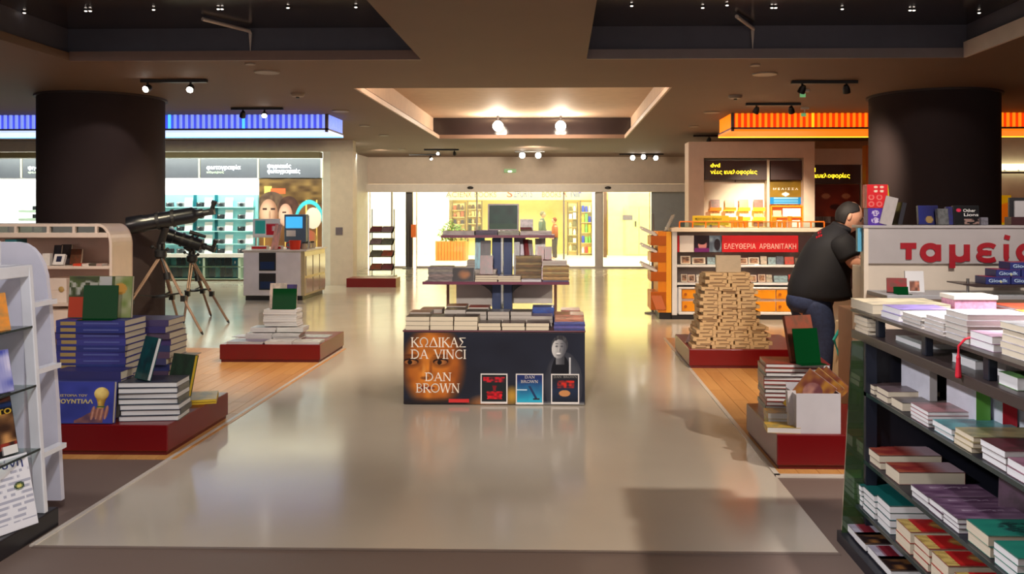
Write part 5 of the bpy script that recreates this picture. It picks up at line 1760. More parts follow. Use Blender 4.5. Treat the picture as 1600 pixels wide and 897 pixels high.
# ================================================================== RIGHT FRONT PLINTH
FPY = 5.21
px0 = X_(1214, FPY)
fpz = Z_(677, FPY)
plinth(px0, px0 + 1.0, FPY, FPY + .85, fpz, 'red display plinth nearest on the right beside the black shelf unit')
REDS = [(150, 30, 34), (120, 44, 40), (60, 52, 60), (160, 60, 44)]
z = pstack(1199, 1298, 569, fpz, FPY + .40, .28, 13, 'foot', REDS, 'red covered book', 'in the red stack on the nearest right plinth', 'red books on the nearest right plinth', jit=.008, hard=True, pages='white', turn=-.06)
stand(X_(1250, 5.75) + .01, 5.72, z, .2, .29, .026, (150, 78, 56), 'brown framed book leaning on top of the red stack', None, 16, 22, hard=True, pages='white')
acrylic(X_(1262, 5.65), 5.63, z, .17, .22, 'green acrylic stand leaning before the brown book on the red stack', 14, 14)
# white carton with books in it
c0, c1 = X_(1243, FPY + .05), X_(1312, FPY + .05)
cz = Z_(612, FPY + .05)
t = thing('carton', 'open white cardboard box holding picture books on the red plinth', 'box', ((c0 + c1) / 2, FPY + .16, fpz))
CW = M('carton_white', (206, 202, 208), .6)
for nm, bb in (('front', (c0, c1, FPY + .03, FPY + .034, fpz, cz)), ('back', (c0, c1, FPY + .27, FPY + .274, fpz, cz + .02)), ('side', (c0, c0 + .004, FPY + .034, FPY + .27, fpz, cz - .01)), ('side', (c1 - .004, c1, FPY + .034, FPY + .27, fpz, cz)), ('bottom', (c0 + .004, c1 - .004, FPY + .034, FPY + .27, fpz, fpz + .004))):
    MB().box(*bb).build(nm, CW, t)
def fans(u, v):
    c = lerp((206, 150, 60), (110, 50, 60), hn(u * 6, v * 6, 4))
    if ell(u, v, .5, .62, .3, .22) < 1: c = lerp((216, 160, 140), (120, 70, 80), hn(u * 9, v * 9, 2))
    if v < .16: c = (226, 190, 70)
    return c
for i, (x, yaw, col, lab) in enumerate(((c0 + .10, -14, (176, 120, 110), 'first brochure leaning out of the white carton'), (c0 + .155, -18, (190, 140, 60), 'second brochure leaning out of the white carton'), (c0 + .205, -16, (150, 70, 70), 'third brochure leaning out of the white carton'))):
    rot = Matrix.Rotation(R(-18), 4, 'Z') @ Matrix.Rotation(R(36 + i * 3), 4, 'Y') @ Matrix.Rotation(R(90), 4, 'X') @ Matrix.Rotation(0, 4, 'Z')
    o = book(Vector((x, FPY + .12 + i * .045, fpz + .20)), .19, .27, .012, rot.to_euler(), col, lab, 'brochures in the white carton', name='brochure', cat='brochure', pages='white')
    face_print(o, fans, 36, 44)
# small yellow books in front of the stack
for i, (u, y, zz, rz, lab) in enumerate(((1222, FPY + .20, fpz, .12, 'bottom'), (1228, FPY + .22, fpz + .024, .05, 'second'))):
    pass
z = stack(X_(1213, FPY + .09) + .035, FPY + .03, fpz, 1, .19, .15, .032, 'foot', [(216, 176, 40)], 'yellow comic book', 'at the front left corner of the right plinth', 'yellow comics on the right plinth', pages='white', turn=-.08)
z = stack(X_(1209, FPY + .25) + .05, FPY + .23, fpz, 2, .17, .14, .036, 'foot', [(220, 184, 50), (206, 150, 40)], 'yellow comic book', 'in the pile behind the corner comic on the right plinth', 'yellow comics on the right plinth', pages='white', turn=-.05)
stand(X_(1236, FPY + .2) - .01, FPY + .12, fpz, .07, .23, .02, (206, 200, 200), 'narrow white leaflet box between yellow comics and the carton', None, 6, 20, mat=COVER_PLAIN, pages='white', name='leaflet_box', cat='box')

# ================================================================== FIRST LEFT SHELVING UNIT (white, along the aisle)
UY = 4.15
t = thing('shelving_unit', 'white shelving unit with glass shelves and rounded end panel on a black base', 'shelf', (-2.85, 3.0, 0))
unit1 = t
MB().box(-3.3, -2.39, 1.3, UY + .07, .0, .09).build('base', BLACKP, t, bevel=.006)
prof = [(-2.497, .05), (-2.522, .55), (-2.560, 1.05), (-2.570, 1.12)] + [(-2.570 - .15 * (1 - math.cos(R(a))), 1.12 + .225 * math.sin(R(a))) for a in range(15, 91, 15)] + [(-3.28, 1.345), (-3.3, .05)]
MB().prism(prof, 'y', UY + .28, UY + .31).build('end_panel', M('panel_lavender', (214, 212, 224), .3, coat=.3), t)
def slab(a, b, w, y0, y1):
    """slanted upright between two (x, z) points"""
    (xa, za), (xb, zb) = a, b
    return MB().prism([(xa - w, za), (xa, za), (xb, zb), (xb - w, zb)], 'y', y0, y1)
slab((-2.40, .09), (-2.475, 1.245), .05, UY - .03, UY).build('upright', LACQ, t, bevel=.004)
slab((-2.40, .09), (-2.475, 1.245), .05, 1.4, 1.45).build('upright', LACQ, t)
MB().box(-2.53, -2.475, 1.4, UY - .001, 1.195, 1.25).build('top_beam', LACQ, t, bevel=.004)
MB().box(-3.26, -2.53, UY - .04, UY - .002, 1.195, 1.25).build('cross_beam', LACQ, t)
MB().box(-2.80, -2.775, 1.4, UY - .01, .09, 1.2).build('back_panel', M('panel_lavender'), t)
MB().box(-2.775, -2.50, UY - .028, UY - .012, .09, 1.2).build('side_panel', M('panel_lavender'), t)
MB().box(-2.66, -2.62, UY - .05, UY - .01, 1.25, 1.36).build('rail_post', LACQ, t)
for z in (1.05, .73, .33):
    x = -2.40 - (z - .09) * .065
    MB().box(x - .10, x - .055, UY, UY + .28, z - .012, z + .012).build('rung', LACQ, t)
SZ1 = (.965, .69, .395)
for z in SZ1:
    x = -2.405 - (z - .09) * .065
    MB().box(-2.775, x, 1.45, UY - .03, z - .008, z).build('glass_shelf', GLASS, t)
    MB().box(x, x + .004, 1.45, UY - .03, z - .009, z + .001).build('shelf_edge', GLASSEDGE, t)
def lean_x(x, y, z, wid, hgt, th, col, label, group, yaw=72, lean=12, **k):
    return stand(x, y, z, wid, hgt, th, col, label, group, lean, yaw, **k)
UG = 'magazines on the first white shelving unit'
o = lean_x(-2.52, 3.86, SZ1[0], .26, .17, .006, (236, 150, 60), 'orange printed card on the top glass shelf of the first white unit', UG, name='card', cat='card', pages='white')
o = lean_x(-2.52, 3.80, SZ1[1], .34, .19, .03, (120, 120, 190), 'blue and lilac plastic wrapped pack on the middle glass shelf', UG, name='wrapped_pack', cat='pack', pages='white')
face_print(o, lambda u, v: lerp((70, 80, 170), (216, 210, 232), clamp(hn(u * 7, v * 5, 3) * 1.5 - .3)))
o = lean_x(-2.53, 3.90, SZ1[2], .30, .28, .012, (24, 22, 26), 'black film magazine with yellow heading on the lowest glass shelf', UG, name='magazine', cat='magazine', pages='white')
def filmmag(u, v):
    c = (26, 24, 28)
    if v > .86: c = lerp((40, 30, 30), (170, 80, 60), hn(u * 9, v * 20, 2))
    if .76 < v < .85: c = (36, 60, 120)
    if .20 < v < .66: c = lerp((60, 36, 24), (220, 160, 96), clamp(hn(u * 6, v * 7, 5) * 1.6 - .3))
    if .08 < v < .2: c = lerp((30, 26, 26), (190, 60, 40), hn(u * 12, v * 12, 7))
    if v < .14 and u > .74: c = (230, 226, 220)
    return c
face_print(o, filmmag, 40, 36)
cover_text(o, 'ΚΙΝΗΜΑΤΟ', .04, .97, .66, .11, M('yellow_letter', (250, 206, 60), .5), .03)
o = lean_x(-2.44, 3.80, .091, .42, .32, .008, (232, 230, 234), 'white flyer with blue heading on the black base of the first unit', UG, 68, 14, name='magazine', cat='magazine', pages='white', mat=COVER_PLAIN)
def flyer(u, v):
    c = (232, 230, 234)
    if .10 < v < .82 and u > .1:
        row = int(v * 26)
        if row % 2 == 0 and hn(u * 22, row * 7.1, 1) > .36 and u > .15 + .5 * hn(row * 3.3, 1, 4): c = (176, 176, 190)
    if ell(u, v, .86, .58, .06, .055) < 1: c = (40, 60, 40)
    if ell(u, v, .86, .58, .035, .03) < 1: c = (220, 210, 120)
    return c
face_print(o, flyer, 60, 52)
cover_text(o, 'Ρωμιοσύνη', .2, .93, .85, .15, M('ink_blue', (50, 60, 120), .5), .01)
o = lean_x(-2.50, 4.02, .091, .17, .26, .008, (120, 120, 170), 'coloured leaflet with a clock picture behind the white flyer', UG, 60, 10, name='leaflet', cat='leaflet', pages='white')
def clockleaf(u, v):
    c = lerp((96, 110, 180), (206, 204, 220), v * .8)
    if v < .3: c = (222, 218, 220)
    if ell(u, v, .35, .7, .25, .12) < 1: c = (226, 90, 70)
    if .3 < v < .62 and .2 < u < .5: c = (206, 120, 130)
    if abs(v - .4 - .2 * u) < .07 and u > .4: c = (70, 76, 60)
    if ell(u, v, .8, .12, .08, .06) < 1: c = (30, 30, 40)
    return c
face_print(o, clockleaf, 24, 30)

# ================================================================== SECOND LEFT SHELVING UNIT
VY2 = 9.0
vx1 = X_(175, VY2)
vz = Z_(350, VY2)
CREAMW = M('lacquer_cream', (228, 212, 198), .35)
t = thing('shelving_unit', 'cream shelving unit with rounded top corner and rail before the round column', 'shelf', (vx1 - .8, VY2 + .2, 0))
def rounded(x1, zt, r, th, x0, zb):
    outer = [(x1, zb)] + [(x1 - r * (1 - math.cos(R(a))), zt - r * 1.6 * (1 - math.sin(R(a)))) for a in range(0, 91, 10)] + [(x0, zt)]
    inner = [(x1 - th, zb)] + [(x1 - r - 0 + (r - th) * math.cos(R(a)), zt - r * 1.6 + (r * 1.6 - th) * math.sin(R(a))) for a in range(0, 91, 10)] + [(x0, zt - th)]
    return outer, inner
ou, inn = rounded(vx1, vz, .14, .028, vx1 - 2.2, .02)
mb = MB()
n_ = len(ou)
for i in range(n_ - 1):
    mb.prism([ou[i], ou[i + 1], inn[i + 1], inn[i]], 'y', VY2, VY2 + .42)
mb.build('curved_frame', CREAMW, t)
MB().prism(ou + [(vx1 - 2.2, .02)], 'y', VY2 + .42, VY2 + .44).build('back_panel', M('panel_rosy', (206, 178, 166), .5), t)
MB().box(vx1 - 2.2, vx1 - .04, VY2 - .012, VY2 + .40, Z_(372, VY2), Z_(364, VY2)).build('top_shelf', CREAMW, t, bevel=.005)
for u in (24, 75, 115, 150):
    x = X_(u, VY2)
    MB().box(x - .014, x + .014, VY2, VY2 + .03, Z_(364, VY2), vz - .028).build('rail_post', CREAMW, t)
MB().box(vx1 - 2.2, vx1 - .2, VY2 + .03, VY2 + .034, Z_(364, VY2), vz - .028).build('rail_glass', GLASS, t)
vs = (Z_(417, VY2), Z_(476, VY2), .30)
for z in vs:
    MB().box(vx1 - 2.2, vx1 - .03, VY2 + .0, VY2 + .42, z - .03, z).build('shelf', CREAMW, t, bevel=.004)
MB().box(vx1 - 2.2, vx1, VY2 + .0, VY2 + .42, .006, .08).build('base', M('base_cream', (190, 170, 156), .5), t)
VG = 'goods on the cream shelving unit'
zt_ = Z_(364, VY2)
for u0, u1, v, c, lab in ((4, 16, 352, (230, 220, 190), 'cream pack standing on top of the cream unit, first'), (18, 30, 353, (214, 170, 160), 'pink pack standing on top of the cream unit'), (34, 54, 352, (226, 232, 200), 'wide pale green pack on top of the cream unit'), (57, 70, 355, (226, 222, 210), 'white pack with dark band on top of the cream unit')):
    pstand(u0, u1, v, zt_, VY2 + .15, .05, c, lab, VG, 2, pages='white', name='pack', cat='pack', mat=COVER_PLAIN)
tag(MB().box(X_(6, VY2), X_(24, VY2), VY2 + .02, VY2 + .2, zt_ - .115, zt_ - .068).build('folder', M('folder_teal', (40, 110, 120), .4)), 'flat dark teal folder hanging under the top of the cream unit', 'folder')
z = vs[0]
pstand(70, 82, 396, z, VY2 + .1, .05, (236, 232, 226), 'plain white pack standing on the upper shelf of the cream unit', VG, 3, pages='white', name='pack', cat='pack', mat=COVER_PLAIN)
o = pstand(84, 101, 399, z, VY2 + .08, .03, (232, 226, 220), 'white photo frame with dark picture on the cream unit', VG, 24, pages='white', name='framed_photo', cat='frame', mat=COVER_PLAIN)
face_print(o, lambda u, v: (40, 44, 70) if .25 < u < .75 and .25 < v < .8 else (232, 228, 222), 16, 16)
pstand(84, 96, 384, z, VY2 + .26, .03, (60, 60, 72), 'dark grey book standing behind the white photo frame', VG, 12)
pstand(95, 111, 383, z, VY2 + .28, .03, (70, 62, 66), 'charcoal book standing beside the dark grey one', VG, 12)
pstand(111, 128, 390, z, VY2 + .22, .03, (110, 62, 40), 'brown framed picture on the upper shelf of the cream unit', VG, 12)
for u0, u1, c, lab in ((114, 127, (220, 70, 30), 'red flat pack at the front edge of the cream unit'), (128, 138, (230, 214, 196), 'small white flat pack beside the red one'), (139, 150, (90, 70, 60), 'small brown flat pack by the rounded end'), (151, 160, (190, 160, 140), 'small beige flat pack by the rounded end')):
    pstack(u0, u1, 412, z, VY2 + .02, .12, 1, 'spine', [c], lab, '', VG, pages='white', mat=COVER_PLAIN, name='pack')
z = vs[1]
for u0, u1, v, lab, gg in ((80, 107, 436, 'white gift box with a bow picture on the middle shelf of the cream unit', 1), ):
    x0, x1 = X_(u0, VY2 + .1), X_(u1, VY2 + .1)
    t = thing('gift_box', lab, 'box', ((x0 + x1) / 2, VY2 + .15, z))
    MB().box(x0, x1, VY2 + .06, VY2 + .26, z, Z_(v, VY2 + .06) - .02).build('box_body', M('gift_white', (236, 222, 210), .4), t, bevel=.004)
    zz = Z_(v, VY2 + .06)
    MB().box(x0 - .003, x1 + .003, VY2 + .057, VY2 + .263, z + (zz - z) * .5, zz).build('lid', M('gift_white'), t, bevel=.004)
    MB().ball((x1 - .05, VY2 + .055, z + (zz - z) * .55), (.03, .008, .03), 10, 6).build('bow', M('bow_gold', (190, 160, 96), .4), t)
x0, x1 = X_(80, VY2 + .1), X_(112, VY2 + .1)
tag(MB().box(x0, x1, VY2 + .04, VY2 + .3, vs[2], vs[2] + .2).build('gift_box', M('gift_white'), bevel=.004), 'large white box on the lowest shelf of the cream unit', 'box')

# ================================================================== BLACK SHELF UNIT ON THE RIGHT
BX, BY0, BY1 = 1.37, 1.9, 4.10
t = thing('shelf_unit', 'long black tiered book shelf unit with double top along the right aisle edge', 'shelf', (1.85, 3.0, 0))
BU = M('unit_black', (26, 27, 36), .4)
BRB = M('unit_brown', (58, 48, 46), .35)
sh_z = {'base': .058, 3: .179, 2: .379, 1: .685}
sh_x = {'base': 1.285, 3: 1.335, 2: 1.372, 1: 1.375}
MB().box(1.26, 2.35, BY0, BY1 + .01, .0, .05).build('base', BU, t)
MB().box(1.30, 1.95, BY0, BY1 - .01, .051, .058).build('deck', BU, t)
for k in (3, 2, 1):
    MB().box(sh_x[k], 1.95, BY0, BY1 - .01, sh_z[k] - .014, sh_z[k]).build('shelf', BU, t)
    MB().box(sh_x[k] - .003, sh_x[k], BY0, BY1 - .01, sh_z[k] - .016, sh_z[k] + .001).build('shelf_lip', GLASSEDGE, t)
MB().box(1.95, 1.97, BY0, BY1 - .01, .06, .90).build('centre_panel', BU, t)
MB().box(1.37, 2.35, BY1 - .01, BY1 + .01, .05, .91).build('end_panel', BU, t)
MB().box(1.36, 2.4, BY0, BY1 + .12, .91, .95).build('lower_top', BRB, t, bevel=.004)
MB().box(1.352, 2.4, BY0, BY1 + .10, 1.035, 1.047).build('upper_top', BRB, t)
for y in (3.95, 3.45, 2.95, 2.45):
    MB().box(1.385, 1.415, y - .02, y + .02, .95, 1.035).build('post', DARKMETAL, t, bevel=.003)
    MB().box(2.30, 2.33, y - .02, y + .02, .95, 1.035).build('post', DARKMETAL, t)
MB().box(1.372, 1.42, BY1 - .05, BY1 - .012, .05, .91).build('upright', DARKMETAL, t)
MB().prism([(1.268, .02), (1.368, .02), (1.368, .915), (1.315, .915)], 'y', BY1 - .03, BY1 - .02).build('end_sheet', glass_mat('green_sheet', (120, 156, 104), .08, .14), t)['label'] = 'clear green end sheet'


def yat(u, X):
    d = ray(u, 330)
    return X * d.y / d.x


RG = {1: 'books on the upper shelf of the black unit', 2: 'books on the middle shelf of the black unit', 3: 'books on the lower shelf of the black unit', 'base': 'books on the deck of the black unit'}
nmz = {1: 'upper shelf', 2: 'middle shelf', 3: 'lower shelf', 'base': 'deck'}


def pr_maroon(u, v):
    return lerp(lerp((120, 36, 38), (170, 90, 60), hn(u * 5, v * 8, 2)), (176, 150, 156), clamp((.55 - u) * 3))
def pr_mauve(u, v):
    c = lerp((84, 56, 80), (132, 104, 124), hn(u * 4, v * 7, 5))
    if .2 < v < .34 and .2 < u < .8 and hn(u * 22, v * 30, 1) > .55: c = (170, 150, 164)
    return c
def pr_red(u, v):
    c = lerp((186, 40, 34), (150, 24, 28), hn(u * 4, v * 5, 3))
    if u > .84: c = lerp((206, 176, 100), (150, 120, 60), hn(u * 12, v * 14, 2))
    d = ell(u, v, .38, .5, .22, .34)
    if d < 1: c = lerp((90, 50, 30), (190, 140, 70), hn(u * 7, v * 9, 6))
    return c
def pr_green(u, v):
    c = lerp((40, 124, 102), (30, 104, 90), hn(u * 5, v * 5, 4))
    if ell(u, v, .42, .5, .26, .32) < 1 and hn(u * 16, v * 16, 7) > .48: c = (26, 60, 56)
    return c
def pr_grey(u, v):
    return (110, 30, 40) if .62 < u < .86 else lerp((176, 170, 180), (140, 132, 146), hn(u * 5, v * 5, 2))
def pr_brown(u, v):
    return lerp((36, 24, 24), (150, 100, 50), clamp(1.5 * hn(u * 5, v * 6, 8) - .6))
def pr_teal(u, v):
    return lerp((20, 84, 80), (110, 120, 120), clamp((.5 - u) * 1.6 + .4 * hn(u * 5, v * 6, 3)))
PRN = {'maroon paperback': pr_maroon, 'single maroon': pr_maroon, 'mauve paperback': pr_mauve, 'red gold': pr_red, 'sea green': pr_green, 'thin grey': pr_grey, 'thin dark': pr_brown, 'dark teal': pr_teal}


def ushelf(k, u, dep, wid, hgt, n, cols, stem, desc, pages='white', jit=.004, hard=False, mat=None):
    x = sh_x[k] + .012
    y = yat(u, x)
    pr = PRN.get(stem.split()[0] + ' ' + stem.split()[1])
    stack(x + wid / 2, y, sh_z[k] + .0005, n, wid, dep, hgt / n, 'top', cols, stem, desc + f', {nmz[k]} of black unit', RG[k], jit=jit, pages=pages, hard=hard, mat=mat)
    if pr:
        face_print(COL.objects[-1].parent or COL.objects[-1], pr, 24, 36, .0015)


MAROON = [(120, 44, 48), (96, 50, 58)]
MAUVE = [(92, 62, 84), (84, 58, 80)]
TEALB = [(30, 92, 88), (34, 84, 84)]
REDG = [(176, 48, 40), (160, 56, 40)]
# middle shelf
ushelf(2, 1357, .13, .27, .055, 2, MAROON, 'maroon paperback', 'in farthest stack', 'cream')
ushelf(2, 1374, .14, .27, .06, 2, MAROON, 'maroon paperback', 'in second stack', 'cream')
ushelf(2, 1403, .15, .27, .05, 1, MAROON, 'single maroon paperback', 'third from far end', 'cream')
ushelf(2, 1450, .16, .26, .045, 2, MAUVE, 'mauve paperback', 'in first mauve stack')
ushelf(2, 1472, .12, .26, .045, 2, MAUVE, 'mauve paperback', 'in second mauve stack')
ushelf(2, 1498, .125, .26, .05, 3, MAUVE, 'mauve paperback', 'in nearest mauve stack')
ushelf(2, 1545, .16, .23, .07, 2, [(44, 124, 104)], 'sea green paperback', 'in first green stack', 'cream')
ushelf(2, 1590, .15, .23, .07, 3, [(44, 124, 104)], 'sea green paperback', 'in nearest green stack', 'white')
# lower shelf
ushelf(3, 1346, .13, .27, .09, 4, TEALB, 'dark teal paperback', 'in farthest teal stack')
ushelf(3, 1367, .14, .27, .10, 4, TEALB, 'dark teal paperback', 'in second teal stack')
ushelf(3, 1391, .15, .27, .115, 4, TEALB, 'dark teal paperback', 'in third teal stack')
ushelf(3, 1423, .15, .26, .085, 2, REDG, 'red gold paperback', 'in farthest red stack', 'cream')
ushelf(3, 1451, .14, .26, .085, 3, REDG, 'red gold paperback', 'in second red stack', 'cream')
ushelf(3, 1481, .14, .26, .085, 2, REDG, 'red gold paperback', 'in third red stack', 'cream')
ushelf(3, 1520, .14, .26, .085, 2, REDG, 'red gold paperback', 'in nearest red stack', 'cream')
# deck
ushelf('base', 1340, .16, .24, .03, 1, [(150, 140, 150)], 'thin grey book with a red stripe', 'farthest', 'white')
ushelf('base', 1353, .14, .24, .03, 1, [(60, 40, 34)], 'thin dark brown picture book', 'second', 'white')
ushelf('base', 1375, .15, .24, .03, 1, [(160, 150, 160)], 'thin grey book with a red stripe', 'third', 'white')
ushelf('base', 1392, .15, .24, .03, 1, [(56, 38, 34)], 'thin dark brown picture book', 'nearest', 'white')
# upper shelf
ushelf(1, 1364, .12, .24, .04, 2, [(90, 70, 66)], 'dark cream edged paperback', 'in farthest stack', 'cream')
ushelf(1, 1387, .13, .22, .05, 2, [(120, 100, 96)], 'grey cream edged paperback', 'in second stack', 'cream')
ushelf(1, 1408, .12, .20, .035, 1, [(110, 96, 90)], 'single grey paperback', 'third from far end', 'cream')
ushelf(1, 1451, .17, .26, .058, 4, [(176, 120, 124)], 'rose covered spiral notebook', 'in rose stack')
ushelf(1, 1487, .16, .25, .042, 2, [(90, 150, 150)], 'light teal covered notebook', 'in teal stack')
ushelf(1, 1520, .14, .24, .055, 3, [(176, 156, 110)], 'khaki covered book', 'in khaki stack', 'cream')
ushelf(1, 1570, .16, .25, .065, 3, [(96, 50, 56)], 'dark wine covered book', 'in wine stack')
ushelf(1, 1610, .14, .25, .05, 2, [(150, 96, 110)], 'rosy covered book', 'in nearest stack')
# standing volumes with coloured backs
def upright_volume(u, X, y_back, h, th, spine_rgb, label, cover=(222, 222, 232), k=1):
    y = yat(u, X)
    d = y_back - y
    o = stand(X + th, (y + y_back) / 2, sh_z[k] + .001, d, h, th, cover, label, 'upright volumes on the black unit', 0, 90, mat=COVER_PLAIN, pages='white')
    w = min(v.co.x for v in o.data.vertices); hh_ = max(v.co.y for v in o.data.vertices)
    MB().box(w - .0015, w, -hh_, hh_, 0, th).build('spine', M('spine_%d_%d_%d' % spine_rgb, spine_rgb, .4), o, local=True)
    return o
o = upright_volume(1503, 1.485, 3.60, .22, .052, (96, 160, 60), 'white volume with a bright green back standing on the upper black shelf')
o = upright_volume(1544, 1.552, 3.50, .22, .052, (196, 24, 40), 'white volume with a red back standing on the upper black shelf')
o = upright_volume(1600, 1.625, 3.34, .22, .04, (200, 206, 210), 'white volume with a pale blue picture standing nearest on the upper black shelf', (206, 216, 222))
o = upright_volume(1441, 1.487, 4.02, .23, .03, (196, 190, 186), 'white volume with a grey back standing farthest on the upper black shelf')
# mauve volumes behind the mauve stacks on the middle shelf
stand(1.68, 3.28, sh_z[2] + .001, .16, .22, .04, (96, 70, 88), 'mauve book standing behind the mauve stacks of the black unit', 'upright volumes on the black unit', 6, -40, pages='cream')
stand(1.70, 3.08, sh_z[2] + .001, .16, .22, .04, (104, 76, 96), 'second mauve book standing nearer behind the mauve stacks', 'upright volumes on the black unit', 6, -40, pages='cream')
stand(1.66, 2.86, sh_z[2] + .001, .15, .21, .03, (40, 120, 110), 'sea green book standing behind the green stacks of the black unit', 'upright volumes on the black unit', 6, -40, pages='cream')
# piles on the double top
TOP = 1.0475
TG = 'books on the top of the black unit'
def top_pile(x, y, wid, dep, hgt, n, cols, stem, desc, pages='white', jit=.006, turn=0, z=TOP):
    return stack(x + wid / 2, y, z, n, wid, dep, hgt / n, 'top', cols, stem, desc, TG, jit=jit, pages=pages, turn=turn)
PALEC = [(222, 218, 220), (206, 204, 212), (226, 222, 214)]
top_pile(1.375, 3.97, .34, .30, .042, 1, [(228, 218, 180)], 'wide cream folio', 'at the far end of the black unit top', 'cream', .002)
top_pile(1.385, 3.70, .22, .2, .05, 2, [(150, 140, 196)], 'lilac covered book', 'in the pile before the cream folio')
top_pile(1.39, 3.47, .2, .2, .045, 3, PALEC, 'white paperback', 'in the first white pile on the black unit top', 'grey')
top_pile(1.39, 3.28, .2, .17, .06, 4, PALEC, 'white paperback', 'in the second white pile on the black unit top', 'grey')
z = top_pile(1.385, 3.08, .22, .18, .10, 5, PALEC, 'white paperback', 'in the tall white pile behind the red tassel', 'grey')
top_pile(1.385, 2.90, .22, .16, .05, 2, [(176, 140, 170)], 'mauve covered book', 'in the pile nearer than the red tassel')
top_pile(1.40, 2.66, .25, .22, .105, 5, PALEC, 'pale hardback', 'in the nearest pile at the black unit edge', 'cream')
# second row inside
for i, (x, y, w, d, h, n, c, s_, ds) in enumerate(((1.66, 3.55, .24, .3, .03, 2, [(232, 226, 226)], 'glossy white magazine', 'in the inner pile beside the lilac books'), (1.66, 3.22, .26, .3, .06, 4, [(236, 226, 230), (230, 210, 216)], 'glossy white magazine', 'in the inner pile beside the tall white pile'),
                                   (1.67, 2.88, .28, .3, .055, 4, [(226, 196, 210), (236, 232, 232)], 'glossy pink white magazine', 'in the inner pile beside the mauve books'), (1.95, 3.55, .28, .34, .03, 2, [(232, 160, 60)], 'orange covered magazine', 'in the orange pile at the middle of the black unit top'),
                                   (1.98, 3.92, .30, .26, .03, 2, [(206, 80, 50)], 'brick red magazine', 'in the pile beside the pink gift box'), (1.97, 3.2, .28, .3, .05, 4, [(240, 236, 236)], 'glossy white magazine', 'in the inner pile before the orange magazines'), (1.98, 2.86, .28, .3, .05, 3, [(230, 200, 206), (240, 238, 236)], 'glossy rosy magazine', 'in the nearest inner pile'))):
    top_pile(x, y, w, d, h, n, c, s_, ds)
# pink gift box
gx0, gx1 = 1.735, 1.915
t = thing('gift_box', 'pink patterned gift box with white lid on the black unit top', 'box', ((gx0 + gx1) / 2, 4.05, TOP))
MB().box(gx0, gx1, 3.98, 4.12, TOP, TOP + .062).build('box_body', M('gift_pink', (226, 150, 180), .4, noise=.25, scale=60), t)
MB().box(gx0 - .006, gx1 + .006, 3.974, 4.126, TOP + .062, TOP + .082).build('lid', WHITE, t, bevel=.003)
# red tassel
tx_, ty_ = 1.376, 3.06
t = thing('tassel', 'red ribbon tassel hanging from the tall white pile', 'tassel', (tx_, ty_, TOP - .09))
TRD = M('tassel_red', (206, 26, 48), .5)
MB().tube([(tx_ + .02, ty_ + .02, TOP + .022), (tx_ - .008, ty_, TOP + .02), (tx_ - .030, ty_, TOP - .004), (tx_ - .032, ty_ - .004, TOP - .03)], .004, 6).build('cord', TRD, t)
MB().lathe([(.004, 0), (.008, -.012), (.007, -.02), (.011, -.075), (.009, -.08)][::-1], (tx_ - .032, ty_ - .004, TOP - .03), 10).build('fringe', TRD, t)
# things between the two tops
for i, (x, y, w, d, h, c, lab) in enumerate(((1.43, 3.60, .2, .26, .02, (206, 216, 214), 'pale leaflet pad lying between the two tops, farthest'), (1.44, 3.14, .22, .18, .03, (220, 220, 224), 'white pad lying between the tops under the tassel'), (1.46, 2.98, .2, .14, .05, (190, 186, 190), 'grey pad lying between the tops nearer than the tassel'),
                                          (1.42, 2.60, .24, .26, .03, (130, 140, 150), 'blue grey magazine lying between the two tops, nearest'), (1.40, 2.77, .2, .12, .04, (120, 170, 90), 'green edged pad lying between the two tops'))):
    stack(x + w / 2, y, .9505, 1, w, d, h, 'top', [c], lab, '', 'pads between the tops of the black unit', pages='white')
stack(1.40, 4.0, .9505, 4, .075, .18, .018, 'top', [(206, 186, 170)], 'beige paperback', 'in the small stack at the far corner between the tops', 'pads between the tops of the black unit')

# ================================================================== CASHIER COUNTER
CYF = 6.5
cx0 = X_(1350, CYF)
ctop = Z_(352, CYF)
t = thing('cashier_counter', 'pale grey cashier counter with large red lettering', 'counter', (cx0 + 1.2, CYF + .3, 0))
MB().box(cx0, cx0 + 2.4, CYF + .02, CYF + .08, .01, ctop - .02).build('body', M('counter_cream', (222, 208, 190), .45), t, bevel=.004)
MB().box(cx0 + .0, cx0 + 2.4, CYF + .08, CYF + .26, .01, 1.10).build('rear_shelf', M('counter_cream'), t, bevel=.004)
MB().box(cx0 + .0, cx0 + 2.4, CYF + .26, CYF + .60, .01, .76).build('rear_cabinet', M('counter_wood', (150, 116, 92), .5), t, bevel=.004)
MB().box(cx0 + .03, cx0 + 2.4, CYF, CYF + .02, Z_(411, CYF), ctop - .02).build('sign_panel', M('counter_sign', (184, 176, 174), .4), t)
MB().box(cx0 - .01, cx0 + 2.4, CYF - .01, CYF + .24, ctop - .02, ctop).build('top_board', M('counter_sign'), t, bevel=.003)
MB().box(cx0 - .002, cx0 + .03, CYF - .004, CYF + .02, .01, ctop - .02).build('corner_strip', M('counter_edge', (238, 222, 200), .4), t)
lz = Z_(458, 6.2)
MB().box(cx0 + .02, cx0 + 2.4, CYF - .40, CYF - .001, lz - .03, lz).build('ledge', M('ledge_grey', (168, 168, 172), .4), t, bevel=.004)
MB().box(cx0 + .02, cx0 + 2.4, CYF - .36, CYF - .001, .05, lz - .03).build('front_cabinet', M('counter_cream'), t)
zb_ = Z_(410, CYF)
xh = Z_(379, CYF) - zb_
